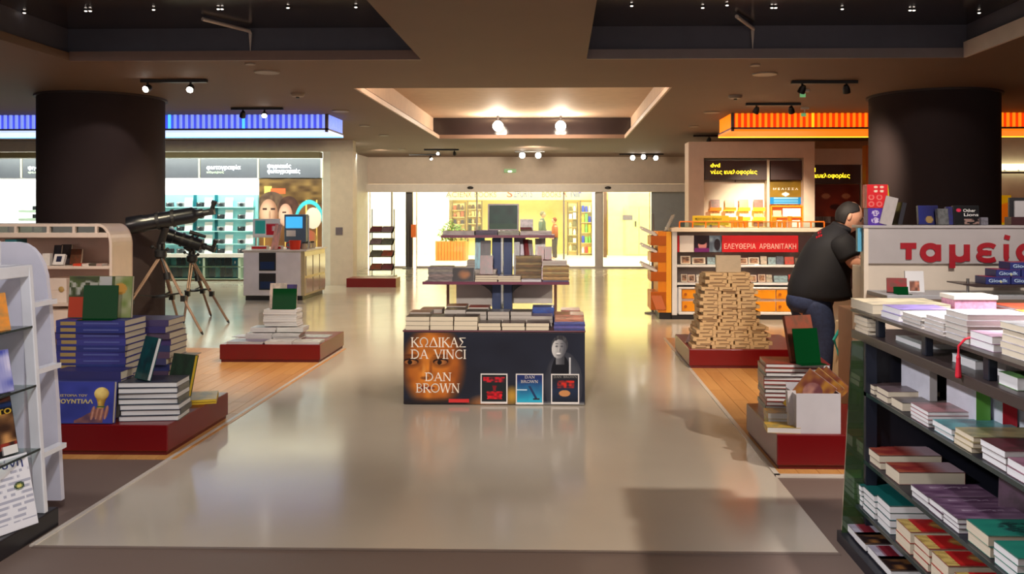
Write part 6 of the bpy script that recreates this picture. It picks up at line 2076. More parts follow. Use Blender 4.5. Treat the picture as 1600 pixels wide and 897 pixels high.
def sans(shape, u0, u1, z0, zx, y, mat, parent, th):
    """bold rounded letter from strokes in a unit x-height box"""
    x0, x1 = X_(u0, y), X_(u1, y)
    mb = MB()
    hx = zx - z0
    for si, pts in enumerate(shape):
        q = [Vector((x0 + th / 2 + (x1 - x0 - th) * px, z0 + th / 2 + (hx - th) * pz)) for px, pz in pts]
        closed = (q[0] - q[-1]).length < 1e-6
        n = len(q)
        L_, R_ = [], []
        for i in range(n):
            a_ = q[i] - q[i - 1] if i else (q[0] - q[-2] if closed else q[1] - q[0])
            b_ = q[i + 1] - q[i] if i < n - 1 else (q[1] - q[0] if closed else q[-1] - q[-2])
            d_ = (a_.normalized() + b_.normalized()).normalized()
            nn = Vector((-d_.y, d_.x))
            k = min(1.6, 1 / max(.5, abs(nn.dot(Vector((-b_.y, b_.x)).normalized()))))
            L_.append(q[i] + nn * th / 2 * k); R_.append(q[i] - nn * th / 2 * k)
        for i in range(n - 1):
            mb.prism([tuple(p) for p in (R_[i], R_[i + 1], L_[i + 1], L_[i])], 'y', y, y - .006 - .0012 * si)
    return mb.build('lettering', mat, parent)


ring = arc(.5, .5, .5, .5, 0, 360, 28)
SH = {'τ': [[(0, 1), (1, 1)], [(.52, 1), (.52, 0)]],
      'α': [ring, [(1, 1.09), (1, -.10)]],
      'μ': [[(0, 1.1), (0, -.62)], [(0, .5)] + arc(.5, .45, .5, .45, 180, 360, 16)[1:] + [(1, 1.1)], [(1, .5), (1, -.1)]],
      'ε': [arc(.62, .74, .52, .28, 30, 270, 14), arc(.62, .25, .58, .27, 90, 325, 14), [(.55, .49), (.85, .49)]],
      'ί': [[(.35, 1.1), (.35, .3)] + arc(.75, .28, .4, .28, 180, 275, 8)[1:], [(.40, 1.42), (.62, 1.72)]],
      'ο': [ring]}
for ch, u0, u1 in (('τ', 1402, 1436), ('α', 1437, 1470), ('μ', 1483, 1515), ('ε', 1524, 1556), ('ί', 1565, 1581), ('ο', 1587, 1622)):
    sans(SH[ch], u0, u1, zb_ + .003, Z_(379, CYF), CYF - .001, REDT, t, {'ε': .034, 'ί': .038}.get(ch, .042))
# shelf with blue chalk boxes
ssz = Z_(441, 6.25)
t = thing('counter_shelf', 'narrow brown shelf on chrome pegs over the counter ledge', 'shelf', (X_(1560, 6.25), 6.25, ssz))
xs0 = X_(1492, 6.25)
MB().prism([(xs0, ssz - .004), (xs0 + .09, ssz - .02), (xs0 + .22, ssz - .022), (xs0 + 1.0, ssz - .022), (xs0 + 1.0, ssz - .004), (xs0 + .22, ssz - .004), (xs0 + .1, ssz + .002), (xs0, ssz + .004)], 'y', 6.13, 6.38).build('board', M('shelf_brown', (60, 44, 42), .3), t)
for u in (1512, 1640):
    MB().tube([(X_(u, 6.2), 6.2, lz), (X_(u, 6.2), 6.2, ssz + .035)], .010, 10).build('peg', CHROME, t)
BBX = M('chalk_blue', (40, 50, 120), .35)
LBX = M('letter_lightblue', (190, 214, 240), .5)
def small_box(u0, u1, z0, z1, lab):
    x0, x1 = X_(u0, 6.18), X_(u1, 6.18)
    o = MB().box(x0 + .001, x1 - .001, 6.18, 6.34, z0 + .0005, z1 - .0005).build('pencil_box', BBX, bevel=.002)
    tag(o, lab, 'box', 'blue pencil boxes')
    MB().box(x0 + .002, x1 - .002, 6.181, 6.339, z1 - .0006, z1 + .0006).build('box_lid', M('chalk_red', (150, 50, 80), .4), o)
    lettering('Gioolk', x0 + .02, x1 - .02, z0 + .014, 6.178, .032, LBX, o, .01)
    MB().ball(((x0 + x1) / 2 + .02, 6.179, z0 + .018), (.010, .001, .010), 10, 6).build('logo_dot', M('logo_yellow', (220, 200, 60), .5), o)
s0 = ssz - .003
sh_ = .05
for r_, lst in enumerate(([(1540, 1579), (1580, 1619), (1620, 1659)], [(1556, 1595), (1596, 1635)], [(1578, 1617)])):
    for i, (a, b) in enumerate(lst):
        small_box(a, b, s0 + r_ * sh_, s0 + (r_ + 1) * sh_, f'blue pencil box, {["first", "second", "third"][i]} from the left in the {["bottom", "middle", "top"][r_]} row on the counter shelf')
# on the ledge
stand((X_(1386, 6.3) + X_(1412, 6.3)) / 2, 6.28, lz, .13, .10, .03, (150, 30, 36), 'dark red book standing on the counter ledge behind the cream folio', None, 12, -12, pages='white')
acrylic(X_(1407, 6.2), 6.19, lz, .10, .05, 'small green acrylic stand before the red book on the counter ledge', 0, 10)
o = stand(X_(1429, 6.3), 6.30, lz, .13, .15, .012, (226, 222, 220), 'white card with a small photo standing on the counter ledge', None, 8, 0, mat=COVER_PLAIN, pages='white', name='photo_card', cat='card')
face_print(o, lambda u, v: lerp((50, 34, 34), (226, 150, 120), hn(u * 7, v * 7, 3)) if .2 < u < .75 and .06 < v < .52 else (228, 226, 226), 20, 20)
# on the counter top
KG = 'games and books on the cashier counter top'
def dice_top(u, v):
    c = (226, 36, 44)
    if v > .55:
        for cu, cv in ((.42, .90), (.72, .90), (.42, .72), (.72, .72)):
            if ell(u, v, cu, cv, .10, .055) < 1: c = (246, 226, 200)
    else:
        for cu, cv in ((.2, .45), (.6, .45), (.2, .15), (.6, .15)):
            e = ell(u, v, cu, cv, .15, .12)
            if .35 < e < 1: c = (236, 130, 120)
    return c
yk = CYF + .12
z0k = Z_(325, yk); 
o = stand(X_(1364, yk), yk, ctop, .135, z0k - ctop - .002, .09, (86, 50, 160), 'purple game box with white figures at the counter corner', KG, 0, mat=COVER_PLAIN, pages='white', name='game_box', cat='box')
def purp(u, v):
    c = (86, 52, 160)
    for cu, cv in ((.38, .72), (.38, .28)):
        if ell(u, v, cu, cv, .22, .18) < 1 and hn(u * 16, v * 14, 4) > .35: c = (214, 200, 226)
    return c
face_print(o, purp, 24, 24)
o = stand(X_(1364, yk), yk, z0k, .15, Z_(289, yk) - z0k, .09, (220, 40, 46), 'red game box with white dots on top of the purple box', KG, 0, mat=COVER_PLAIN, pages='white', name='game_box', cat='box')
face_print(o, dice_top, 30, 30)
stand(X_(1386, yk), yk + .08, ctop, .11, Z_(290, yk + .08) - ctop, .03, (232, 200, 40), 'yellow and orange game box behind the red box on the counter', KG, 8, 20, mat=COVER, pages='white', name='game_box', cat='box')
rotm = Matrix.Rotation(R(14), 4, 'Y') @ Matrix.Rotation(R(90), 4, 'X')
book(Vector((X_(1381, yk - .06) + .022, yk - .05, ctop + .105)), .09, .205, .05, rotm.to_euler(), (190, 180, 176), 'grey box leaning against the red game box on the counter', KG, mat=COVER_PLAIN, pages='white')
book(Vector((X_(1396, yk) + .012, yk, ctop + .085)), .03, .16, .14, (Matrix.Rotation(R(12), 4, 'Y') @ Matrix.Rotation(R(90), 4, 'X')).to_euler(), (36, 34, 44), 'dark book leaning behind the grey box on the counter', KG)
yk2 = CYF + .14
o = pstand(1433, 1464, 322, ctop, yk2, .03, (34, 40, 110), 'dark blue picture book standing on the counter, left', KG, 8)
face_print(o, lambda u, v: (150, 120, 70) if ell(u, v, .55, .25, .2, .2) < 1 else lerp((30, 36, 110), (24, 22, 70), u), 16, 16)
pstand(1462, 1480, 327, ctop, yk2 - .05, .03, (110, 110, 110), 'grey green picture book standing between the blue ones', KG, 8, 10)
pstand(1477, 1487, 324, ctop, yk2, .03, (40, 44, 110), 'narrow blue book standing beside the black one', KG, 8)
o = pstand(1488, 1528, 322, ctop, yk2, .03, (16, 15, 18), 'black book with white title and red dot standing on the counter', KG, 8, mat=COVER_PLAIN)
cover_text(o, 'Other', .38, .86, .66, .22, WHT, .01)
cover_text(o, 'Lions', .40, .96, .44, .22, WHT, .01)
face_print(o, lambda u, v: (214, 50, 80) if ell(u, v, .2, .76, .1, .1) < 1 else ((150, 120, 110) if v < .3 and u > .4 and hn(u * 12, v * 12, 3) > .5 else (18, 17, 20)), 30, 24)
pstand(1530, 1541, 340, ctop, yk2 - .1, .03, (120, 116, 126), 'small grey box on the counter beside the black book', KG, 4)
t = thing('book_holder', 'dark box holder with upright papers on the counter top', 'holder', (X_(1592, yk2), yk2, ctop), KG)
hx0 = X_(1578, yk2)
MB().box(hx0, hx0 + .4, yk2 - .02, yk2 + .08, ctop, ctop + .06).build('tray', M('holder_dark', (60, 20, 26), .4), t)
MB().box(hx0 + .02, hx0 + .4, yk2 + .05, yk2 + .07, ctop + .06, Z_(309, yk2)).build('back', BLACKP, t)
for i in range(3):
    MB().box(hx0 + .05 + i * .09, hx0 + .12 + i * .09, yk2 + .03, yk2 + .045, ctop + .06, Z_(314, yk2)).build('paper', M('paper_grey', (190, 184, 184), .5), t)
tag(MB().box(cx0 - .035, cx0 - .004, CYF + .03, CYF + .07, ctop - .19, ctop - .02).build('blue_folder', M('folder_blue', (96, 180, 214), .4)), 'light blue folder sticking out at the counter corner by the man', 'folder')
# bag behind the plinth
gx = X_(1316, 7.3)
t = thing('tote_bag', 'cream tote bag with teal strap standing against the counter', 'bag', (gx, 7.25, 0))
MB().prism([(gx - .09, .007), (gx + .10, .007), (gx + .08, .62), (gx - .05, .62)], 'y', 7.18, 7.32).build('bag_body', M('bag_cream', (206, 184, 150), .7), t, bevel=.01)
MB().tube([(gx - .04, 7.17, .60), (gx - .11, 7.16, .48), (gx - .07, 7.16, .36), (gx + .02, 7.17, .30)], .012, 8).build('strap', M('strap_teal', (40, 170, 160), .5), t)

# ================================================================== WHITE AND ORANGE DISC GONDOLA
GY = 12.4
g0, g1 = X_(1050, GY), X_(1300, GY)
gz = Z_(356, GY)
t = thing('disc_gondola', 'white disc gondola with red banner and orange drawers', 'shelf', ((g0 + g1) / 2, GY + .3, 0))
MB().box(g0, g1, GY + .02, GY + .7, .006, Z_(492, GY)).build('plinth', BLACKP, t)
MB().box(g0, g0 + .07, GY, GY + .7, Z_(492, GY), gz).build('side_panel', LACQ, t, bevel=.006)
MB().box(g1 - .07, g1, GY, GY + .7, Z_(492, GY), gz).build('side_panel', LACQ, t)
MB().box(g0 - .01, g1 + .01, GY - .03, GY + .72, gz - .055, gz).build('top_board', M('gondola_cream', (238, 222, 204), .4), t, bevel=.006)
MB().box(g0 + .07, g1 - .07, GY + .4, GY + .42, Z_(492, GY), gz - .055).build('back_panel', M('gondola_back', (176, 160, 154), .5), t)
for v in (415, 443):
    MB().box(g0 + .07, g1 - .07, GY - .01, GY + .4, Z_(v + 2, GY), Z_(v - 1.5, GY)).build('shelf', LACQ, t, bevel=.004)
dz0, dz1 = Z_(490, GY), Z_(449, GY)
MB().box(g0 + .07, g1 - .07, GY + .05, GY + .4, dz0, dz1).build('drawer_case', LACQ, t)
fr = MB()
fr.box(g0 + .09, g1 - .08, GY + .0, GY + .05, dz1 - .02, dz1 + .01); fr.box(g0 + .09, g1 - .08, GY, GY + .05, dz0 - .01, dz0 + .03)
fr.box(g0 + .09, g0 + .13, GY, GY + .05, dz0 + .03, dz1 - .02); fr.box(g1 - .12, g1 - .08, GY, GY + .05, dz0 + .03, dz1 - .02)
fr.build('drawer_frame', LACQ, t, bevel=.008)
nd = 3
dw = (g1 - g0 - .25) / nd
zm = (dz0 + dz1) / 2 + .01
for r_ in range(2):
    for i in range(nd):
        a = g0 + .135 + dw * i
        za, zb2 = (zm + .018, dz1 - .03) if r_ == 0 else (dz0 + .035, zm - .018)
        d_ = MB().box(a + .006, a + dw - .006, GY + .015, GY + .05, za, zb2).build('drawer', ORANGE, t, bevel=.004)
        MB().lathe([(.014, 0), (.02, .02), (.02, .026)], (a + .05, GY + .015, (za + zb2) / 2), 10, axis=(0, -1, 0)).build('knob', ORANGED, d_)
# banner and photos
a, b, c, d = rect(1128, 1247, 368, 394, GY + .05)
bn = MB().box(a, b, GY + .04, GY + .06, c, d).build('banner', M('banner_red', (196, 14, 26), .4), t)
lettering('ΕΛΕΥΘΕΡΙΑ  ΑΡΒΑΝΙΤΑΚΗ', a + .03, b - .03, c + .045, GY + .038, .10, M('banner_letter', (240, 190, 180), .5), bn, .0)
def faces2(u, v):
    c = (44, 30, 44)
    if ell(u, v, .3, .45, .16, .35) < 1: c = (196, 130, 130)
    if ell(u, v, .28, .75, .2, .3) < 1: c = (40, 26, 34)
    if v < .25 and u < .55: c = (110, 40, 110)
    if u > .55: c = lerp((150, 170, 190), (60, 70, 90), hn(u * 8, v * 4, 2))
    if ell(u, v, .85, .45, .12, .35) < 1: c = (40, 34, 44)
    return c
a, b, c, d = rect(1085, 1127, 368, 394, GY + .05)
painted('photo_strip', a, b, c, d, GY + .05, 36, 22, faces2, t, thick=.01)
a, b, c, d = rect(1062, 1084, 368, 394, GY + .05)
MB().box(a, b, GY + .05, GY + .06, c, d).build('blank_card', M('card_grey', (222, 214, 212), .5), t)
MB().box(a - .03, a - .005, GY + .05, GY + .06, c, d).build('red_edge', M('banner_red'), t)
MB().box(X_(1249, GY), g1 - .08, GY + .05, GY + .06, c, d).build('dark_card', BRW, t)
random.seed(31)
pal = [(206, 190, 170), (120, 96, 80), (150, 180, 190), (200, 60, 50), (60, 50, 60), (230, 220, 206), (180, 150, 110), (90, 100, 120)]
for v, wv, row, us in ((413.5, 401, 'upper', [(1063, 1079), (1081, 1102), (1105, 1117), (1152, 1168), (1169, 1186), (1188, 1198), (1200, 1212), (1213, 1224), (1226, 1240), (1242, 1256)]), (441.5, 429, 'lower', [(1064, 1074), (1075, 1086), (1088, 1100), (1172, 1182), (1184, 1196), (1197, 1206), (1209, 1230), (1232, 1246)])):
    for i, (u0, u1) in enumerate(us):
        o = pstand(u0, u1, wv + random.uniform(-1, 2.5), Z_(v, GY), GY + .12, .02, random.choice(pal), f'disc standing {["first", "second", "third", "fourth", "fifth", "sixth", "seventh", "eighth", "ninth", "tenth"][i]} on the {row} shelf of the white gondola', 'discs on the white gondola', 12, name='disc_case', cat='disc case', pages='white')
        if i in (0, 1, 3, 4):
            face_print(o, (lambda s_: lambda u, v: (226, 214, 196) if min(u, v, 1 - u, 1 - v) < .14 else lerp((70, 50, 44), (206, 150, 110), hn(u * 6 + s_, v * 6, s_)))(i), 12, 12)
# on top: glass rail with orange posts, sign, crystal bowl
for i in range(12):
    x = X_(1062, GY) + (g1 - X_(1062, GY) - .1) * i / 11
    tagd = MB().tube([(x, GY + .02, gz), (x, GY + .02, gz + .08)], .010, 8).build('rail_post', M('post_glow', (250, 120, 20), .4, emit=.15), t)
MB().tube([(X_(1062, GY), GY + .02, gz + .085), (g1 - .1, GY + .02, gz + .085)], .008, 8).build('rail', M('post_glow'), t)
MB().box(X_(1062, GY), g1 - .1, GY + .03, GY + .035, gz + .005, gz + .08).build('rail_glass', GLASS, t)
a, b, c, d = rect(1082, 1139, 337, 352, GY + .25)
s_ = thing('shelf_sign', 'olive yellow sign board with two lines on the white gondola', 'sign', ((a + b) / 2, GY + .25, gz))
MB().box(a, b, GY + .25, GY + .265, gz + .03, d).build('board', M('sign_olive', (206, 172, 20), .5), s_, bevel=.003)
lettering('προσφορές δίσκων', a + .04, b - .1, d - .06, GY + .248, .05, M('ink_olive', (110, 92, 20), .5), s_)
lettering('ελληνική μουσική', a + .04, b - .16, d - .11, GY + .248, .04, M('ink_olive'), s_)
MB().tube([((a + b) / 2, GY + .26, gz), ((a + b) / 2, GY + .26, gz + .04)], .02, 8).build('foot', CHROME, s_)
random.seed(8)
for i, u in enumerate((1149, 1157, 1165, 1210, 1218, 1226, 1234)):
    x = X_(u, GY + .3)
    h = random.uniform(.09, .16)
    tt = thing('glass_candle', f'small orange glass candle holder, {["first", "second", "third", "fourth", "fifth", "sixth", "seventh"][i]} from left on top of the white gondola', 'candle holder', (x, GY + .3, gz), 'candle holders on the white gondola')
    MB().lathe([(.03, 0), (.035, h), (.028, h), (.025, .01)], (x, GY + .3, gz), 12).build('glass', M('amber_glass', (250, 150, 40), .15, emit=.12), tt, smooth=True)
    MB().lathe([(.024, .012), (.024, h * .6)], (x, GY + .3, gz), 10).build('wax', M('wax', (246, 220, 180), .5), tt)
# orange magazine end with pockets
e0, e1 = X_(1017, GY), X_(1049, GY)
t = thing('magazine_stand', 'tall orange acrylic magazine stand at the end of the white gondola', 'stand', ((e0 + e1) / 2, GY + .3, 0))
ez = Z_(362, GY)
MB().box(e0 + .10, e1, GY + .02, GY + .6, .10, ez).build('body', ORANGE, t, bevel=.004)
MB().box(e1 - .07, e1, GY + .0, GY + .02, .10, ez).build('front_strip', M('orange_light', (250, 170, 40), .35), t)
MB().box(e0 + .10, e0 + .25, GY + .012, GY + .02, .10, ez).build('front_side', M('orange_mid', (230, 136, 14), .35), t)
for i, v in enumerate((376, 402, 432, 470)):
    z = Z_(v, GY)
    h = .13 if i < 3 else .25
    MB().box(e0, e0 + .22, GY + .005, GY + .5, z - h / 2, z + h / 2).build('pocket', M('orange_pocket', (186, 92, 10), .3), t, bevel=.004)
    if i < 3:
        zz = z + h / 2 + .0
        rotp = (Matrix.Rotation(R(24), 4, 'Y') @ Matrix.Rotation(0, 4, 'X')).to_euler()
        for k in range(2):
            book(Vector((e0 - .02, GY + .12 + k * .25, zz + .035 + k * .02)), .22, .2, .035, rotp, (226, 222, 220), f'white magazine, {["front", "rear"][k]} in the {["top", "second", "third"][i]} pocket of the orange stand', 'magazines in the orange stand', name='magazine', cat='magazine', pages='white', mat=COVER_PLAIN)
    else:
        for k in range(3):
            book(Vector((e0 + .06 + k * .045, GY - .012, z - .02)), .05, .2, .012, (R(84), R(-20), 0), (196, 96, 16), f'orange leaflet, {["left", "middle", "right"][k]} one in the bottom pocket of the orange stand', 'leaflets in the orange stand', name='leaflet', cat='leaflet', mat=COVER_PLAIN)
MB().box(e0 + .12, e1, GY + .04, GY + .6, .006, .10).build('base', BLACKP, t)
x = X_(1026, GY + .2)
tt = thing('steel_pole', 'thin steel pole rising behind the orange magazine stand', 'pole', (x, GY + .75, 0))
MB().tube([(x, GY + .75, .01), (x, GY + .75, Z_(334, GY + .75))], .02, 10).build('shaft', STEEL, tt)
MB().lathe([(.12, .006), (.12, .02), (.03, .03)], (x, GY + .75, 0), 16).build('foot', STEEL, tt)
x = X_(1044, GY + .2)
tt = thing('perspex_holder', 'clear leaning perspex leaflet holder on the orange stand', 'holder', (x, GY + .2, ez))
MB().obox((x + .02, GY + .2, ez + .12), (.02, .25, .25), Matrix.Rotation(R(25), 3, 'Y')).build('sheet', glass_mat('perspex', (226, 220, 216), .12, .2), tt)
MB().obox((x - .02, GY + .2, ez + .008), (.12, .25, .012)).build('foot', glass_mat('perspex'), tt)

# ================================================================== TELESCOPES
TB = M('telescope_black', (20, 22, 30), .28, .1)
TBK = M('telescope_mount', (26, 26, 30), .45)
TLEG = M('tripod_alu', (150, 122, 104), .4, .3)
def telescope(label, feet, apex, axis0, axis1, r0, r1, finder, group=None):
    ap = Vector(apex)
    t = thing('telescope', label, 'telescope', (ap.x, ap.y, 0))
    for f in feet:
        f = Vector(f)
        d = (ap - f)
        d.z -= .06
        top = f + d
        mid = f + d * .46
        top = top + (f - ap).normalized() * .0
        side = d.cross(Vector((0, 0, 1))).normalized() * .018
        lg = MB()
        lg.tube([top + side, mid + side * .6], .013, 8)
        lg.tube([top - side, mid - side * .6], .013, 8)
        lg.tube([mid + d * .04, f + d * .03], .016, 8)
        o = lg.build('leg', TLEG, t)
        MB().obox(mid, (.055, .055, .07)).build('leg_clamp', TBK, o)
        MB().tube([f + d * .035, f], [.018, .008], 8).build('foot', TBK, o)
    sp = MB()
    c = sum((Vector(f) for f in feet), Vector()) / 3
    hub = Vector((ap.x, ap.y, ap.z * .46))
    for f in feet:
        f = Vector(f)
        p = f + (ap - f) * .5
        sp.tube([hub, p], .012, 6)
    sp.build('spreader', TBK, t)
    MB().lathe([(.0, -.01), (.10, -.01), (.10, .012), (.02, .02)], hub, 18).build('accessory_tray', TBK, t)
    mt = MB()
    mt.lathe([(.05, -.09), (.07, -.07), (.07, 0), (.045, .02), (.045, .09), (.03, .12)], ap, 16)
    a0, a1 = Vector(axis0), Vector(axis1)
    m = a0 + (a1 - a0) * .5
    mt.tube([ap + Vector((0, 0, .08)), m - Vector((0, 0, r0 * .9))], [.045, .04], 12)
    mt.build('mount', TBK, t, smooth=True)
    mk = MB()
    mk.tube([ap + Vector((-.02, -.02, .02)), ap + Vector((.10, -.06, -.26))], .012, 8)
    mk.tube([ap + Vector((.10, -.06, -.26)), ap + Vector((.115, -.065, -.34))], .042, 14)
    mk.build('counterweight', TBK, t, smooth=True)
    kn = MB()
    for q in (Vector((.09, -.02, .02)), Vector((-.08, -.05, .05)), Vector((.06, -.08, .09))):
        kn.tube([ap + q * .3, ap + q], .008, 6)
        kn.ball(ap + q, .022, 10, 6)
    kn.build('slow_motion_knobs', TBK, t)
    d = (a1 - a0)
    L_ = d.length
    dn = d.normalized()
    tb = MB()
    tb.lathe([(r0 * .90, .03), (r0 * .95, 0), (r0 * 1.12, 0), (r0 * 1.12, .20 * L_), (r0, .22 * L_), (r0, L_ * .86), (r0 * .72, L_ * .90), (r1, L_ * .92), (r1, L_)], a0, 28, axis=dn)
    tube = tb.build('tube', TB, t, smooth=True)
    MB().lathe([(r0 * .9, .05), (r0 * .88, .052), (.01, .06)], a0, 24, axis=dn).build('objective_lens', M('lens_dark', (10, 14, 26), .05), tube)
    for k in (.38, .58):
        MB().lathe([(r0 * 1.0, k * L_), (r0 * 1.14, k * L_), (r0 * 1.14, k * L_ + .035), (r0, k * L_ + .035)], a0, 24, axis=dn).build('tube_ring', TBK, tube)
    fc = MB()
    fc.tube([a1, a1 + dn * .07], r1 * .7, 14)
    up = Vector((0, -.25, 1)).normalized()
    e = a1 + dn * .09
    fc.obox(e, (.075, .075, .075), Matrix.Rotation(math.atan2(dn.z, dn.x) * -1, 3, 'Y'))
    fc.tube([e, e + (up + dn * .4).normalized() * .10], .026, 12)
    fc.tube([e + (up + dn * .4).normalized() * .10, e + (up + dn * .4).normalized() * .14], .034, 12)
    fc.build('eyepiece', TBK, t, smooth=True)
    if finder:
        f0 = a0 + d * .62 + up * (r0 + .06)
        fb = MB()
        fb.tube([f0, f0 + dn * .22], [.028, .02], 12)
        fb.tube([a0 + d * .68 + up * r0 * .8, f0 + dn * .05], .012, 8)
        fb.tube([a0 + d * .74 + up * r0 * .8, f0 + dn * .14], .012, 8)
        fb.build('finder_scope', TBK, t, smooth=True)
    return t


p = lambda u, v, y: tuple(W(u, v, y))
gp = lambda u, v: tuple(G(u, v, .005))
c1 = W(251, 392, 10.7)
telescope('large dark telescope on a bronze tripod before the round column', [gp(317, 523), (X_(165, 10.15), 10.12, .005), gp(283, 517)], c1, p(200, 353, 10.55), p(318, 333, 10.75), .095, .055, False)
c2 = W(300, 400, 12.2)
telescope('smaller dark telescope behind the large one on the second tripod', [gp(358, 505), gp(330, 494), gp(287, 505)], c2, p(258, 366, 12.0), p(322, 386, 12.2), .088, .05, True)

# ================================================================== PEOPLE
def skin_mesh(verts, edges, root=0, levels=2):
    me = bpy.data.meshes.new('skel')
    me.from_pydata([v[0] for v in verts], edges, [])
    o = bpy.data.objects.new('skel', me)
    COL.objects.link(o)
    md = o.modifiers.new('skin', 'SKIN')
    md.use_smooth_shade = True
    for i, v in enumerate(verts):
        sv = me.skin_vertices[0].data[i]
        r = v[1]
        sv.radius = (r, r) if not isinstance(r, tuple) else r
        sv.use_root = (i == root)
    ss = o.modifiers.new('sub', 'SUBSURF')
    ss.levels = levels
    bpy.context.view_layer.update()
    dg = bpy.context.evaluated_depsgraph_get()
    r = bpy.data.meshes.new_from_object(o.evaluated_get(dg))
    bpy.data.objects.remove(o)
    return r


def head_geo(c, fwd, up, s=1.0, seg=28, rings=22):
    """a head: ellipsoid with jaw, nose, brow, lips; returns verts, faces (fwd = face direction)"""
    fwd, up = Vector(fwd).normalized(), Vector(up).normalized()
    side = up.cross(fwd).normalized()
    up = fwd.cross(side).normalized()
    vs, fs = [], []
    def P(th, ph):
        x, y, z = math.sin(th) * math.cos(ph), math.sin(th) * math.sin(ph), math.cos(th)
        a, b, h = .098, .076, .118
        X, Y, Z = x * a, y * b, z * h
        if z < 0:
            k = 1 + .30 * z * (1 if x > 0 else .55)
            Y *= k
            X *= 1 + (.10 * z if x > 0 else .28 * z)
            if x > 0: X += .010 * (-z)
        if x > 0:
            g = lambda y0, z0, sy, sz: math.exp(-((y - y0) / sy) ** 2 - ((z - z0) / sz) ** 2)
            X += .024 * g(0, -.22, .14, .20) + .010 * g(0, -.02, .12, .25)
            X += .006 * g(0, .18, .5, .12)
            X -= .011 * (g(.36, .02, .16, .13) + g(-.36, .02, .16, .13))
            X += .008 * g(0, -.52, .22, .06) + .006 * g(0, -.62, .2, .06)
            X += .008 * g(0, -.86, .3, .16)
        return Vector(c) + (fwd * X + side * Y + up * Z) * s
    for i in range(1, rings):
        for k in range(seg):
            vs.append(P(PI * i / rings, 2 * PI * k / seg))
    for i in range(rings - 2):
        for k in range(seg):
            k2 = (k + 1) % seg
            fs.append((i * seg + k, (i + 1) * seg + k, (i + 1) * seg + k2, i * seg + k2))
    a, b = len(vs), len(vs) + 1
    vs += [P(0, 0), P(PI, 0)]
    for k in range(seg):
        k2 = (k + 1) % seg
        fs.append((a, k, k2))
        fs.append((b, (rings - 2) * seg + k2, (rings - 2) * seg + k))
    m = MB().add(vs, fs)
    for sg in (-1, 1):      # ears
        ec = Vector(c) + (fwd * -.008 + side * .073 * sg + up * -.004) * s
        e = MB().ball((0, 0, 0), (.017, .010, .030), 10, 8)
        mat = Matrix((fwd, side, up)).transposed()
        m.add([ec + mat @ (q * s) for q in e.v], e.f)
    return m, fwd, side, up


def loft(sections, seg=24, m=None):
    """rings of (centre, x-axis, half-size, y-axis, half-size)"""
    m = m or MB()
    vs, fs = [], []
    for c, ax, a, by, b in sections:
        for k in range(seg):
            t = 2 * PI * k / seg
            vs.append(Vector(c) + Vector(ax) * a * math.cos(t) + Vector(by) * b * math.sin(t))
    for i in range(len(sections) - 1):
        for k in range(seg):
            k2 = (k + 1) % seg
            fs.append((i * seg + k, i * seg + k2, (i + 1) * seg + k2, (i + 1) * seg + k))
    fs.append(list(range(seg))[::-1])
    fs.append([(len(sections) - 1) * seg + k for k in range(seg)])
    return m.add(vs, fs)


def smooth_obj(o, sub=1):
    for p_ in o.data.polygons: p_.use_smooth = True
    if sub:
        md = o.modifiers.new('sub', 'SUBSURF'); md.levels = sub; md.render_levels = sub
    return o


def body_obj(name, skin_me, head, mats, parent):
    mb = MB()
    mb.add([v.co.copy() for v in skin_me.vertices], [list(q.vertices) for q in skin_me.polygons])
    mb.add(head.v, head.f)
    return smooth_obj(mb.build(name, mats, parent), 0)


SKIN = M('skin', (206, 150, 122), .5, noise=.04, scale=30)
HAIRD = M('hair_dark', (30, 24, 24), .7, noise=.3, scale=60)
SHIRT = M('shirt_black', (17, 17, 24), .8, noise=.12, scale=12)
JEANS = M('jeans_blue', (42, 52, 84), .8, noise=.25, scale=40)
SHOE = M('shoe_black', (24, 22, 22), .5)

# the man leaning to the right at the end of the cashier counter
MYY = 7.62
def mp(u, v, dy=0.0): return W(u, v, MYY) + Vector((0, dy, 0))
man = thing('person', 'man in black polo shirt and blue jeans leaning over beside the cashier counter', 'person', (mp(1270, 460).x, MYY, .006))
hipc = mp(1266, 462)
gz0 = .05
V = [
    (hipc, .12),                                         # 0 pelvis
    (mp(1276, 432), .13), (mp(1289, 402), .12), (mp(1300, 378), .10),  # 1-3 spine
    (mp(1311, 360), .066), (mp(1319, 346), .058),        # 4-5 neck
    (mp(1303, 376, -.19), .055), (mp(1319, 410, -.26), .062), (mp(1343, 416, -.17), .05), (mp(1360, 410, -.06), .036),  # 6-9 right arm
    (mp(1306, 376, .19), .055), (mp(1330, 405, .25), .056), (mp(1347, 408, .22), .047), (mp(1362, 404, .16), .035),      # 10-13 left arm
    (Vector((hipc.x + .01, MYY - .10, hipc.z - .08)), .105), (Vector((hipc.x + .10, MYY - .12, .43)), .075), (Vector((hipc.x + .05, MYY - .12, .09)), .050), (Vector((hipc.x + .20, MYY - .13, .045)), .036),   # 14-17
    (Vector((hipc.x - .02, MYY + .10, hipc.z - .08)), .105), (Vector((hipc.x + .02, MYY + .13, .43)), .075), (Vector((hipc.x - .10, MYY + .14, .09)), .050), (Vector((hipc.x + .06, MYY + .15, .045)), .036),  # 18-21
]
E = [(0, 1), (1, 2), (2, 3), (3, 4), (4, 5), (3, 6), (6, 7), (7, 8), (8, 9), (3, 10), (10, 11), (11, 12), (12, 13), (0, 14), (14, 15), (15, 16), (16, 17), (0, 18), (18, 19), (19, 20), (20, 21)]
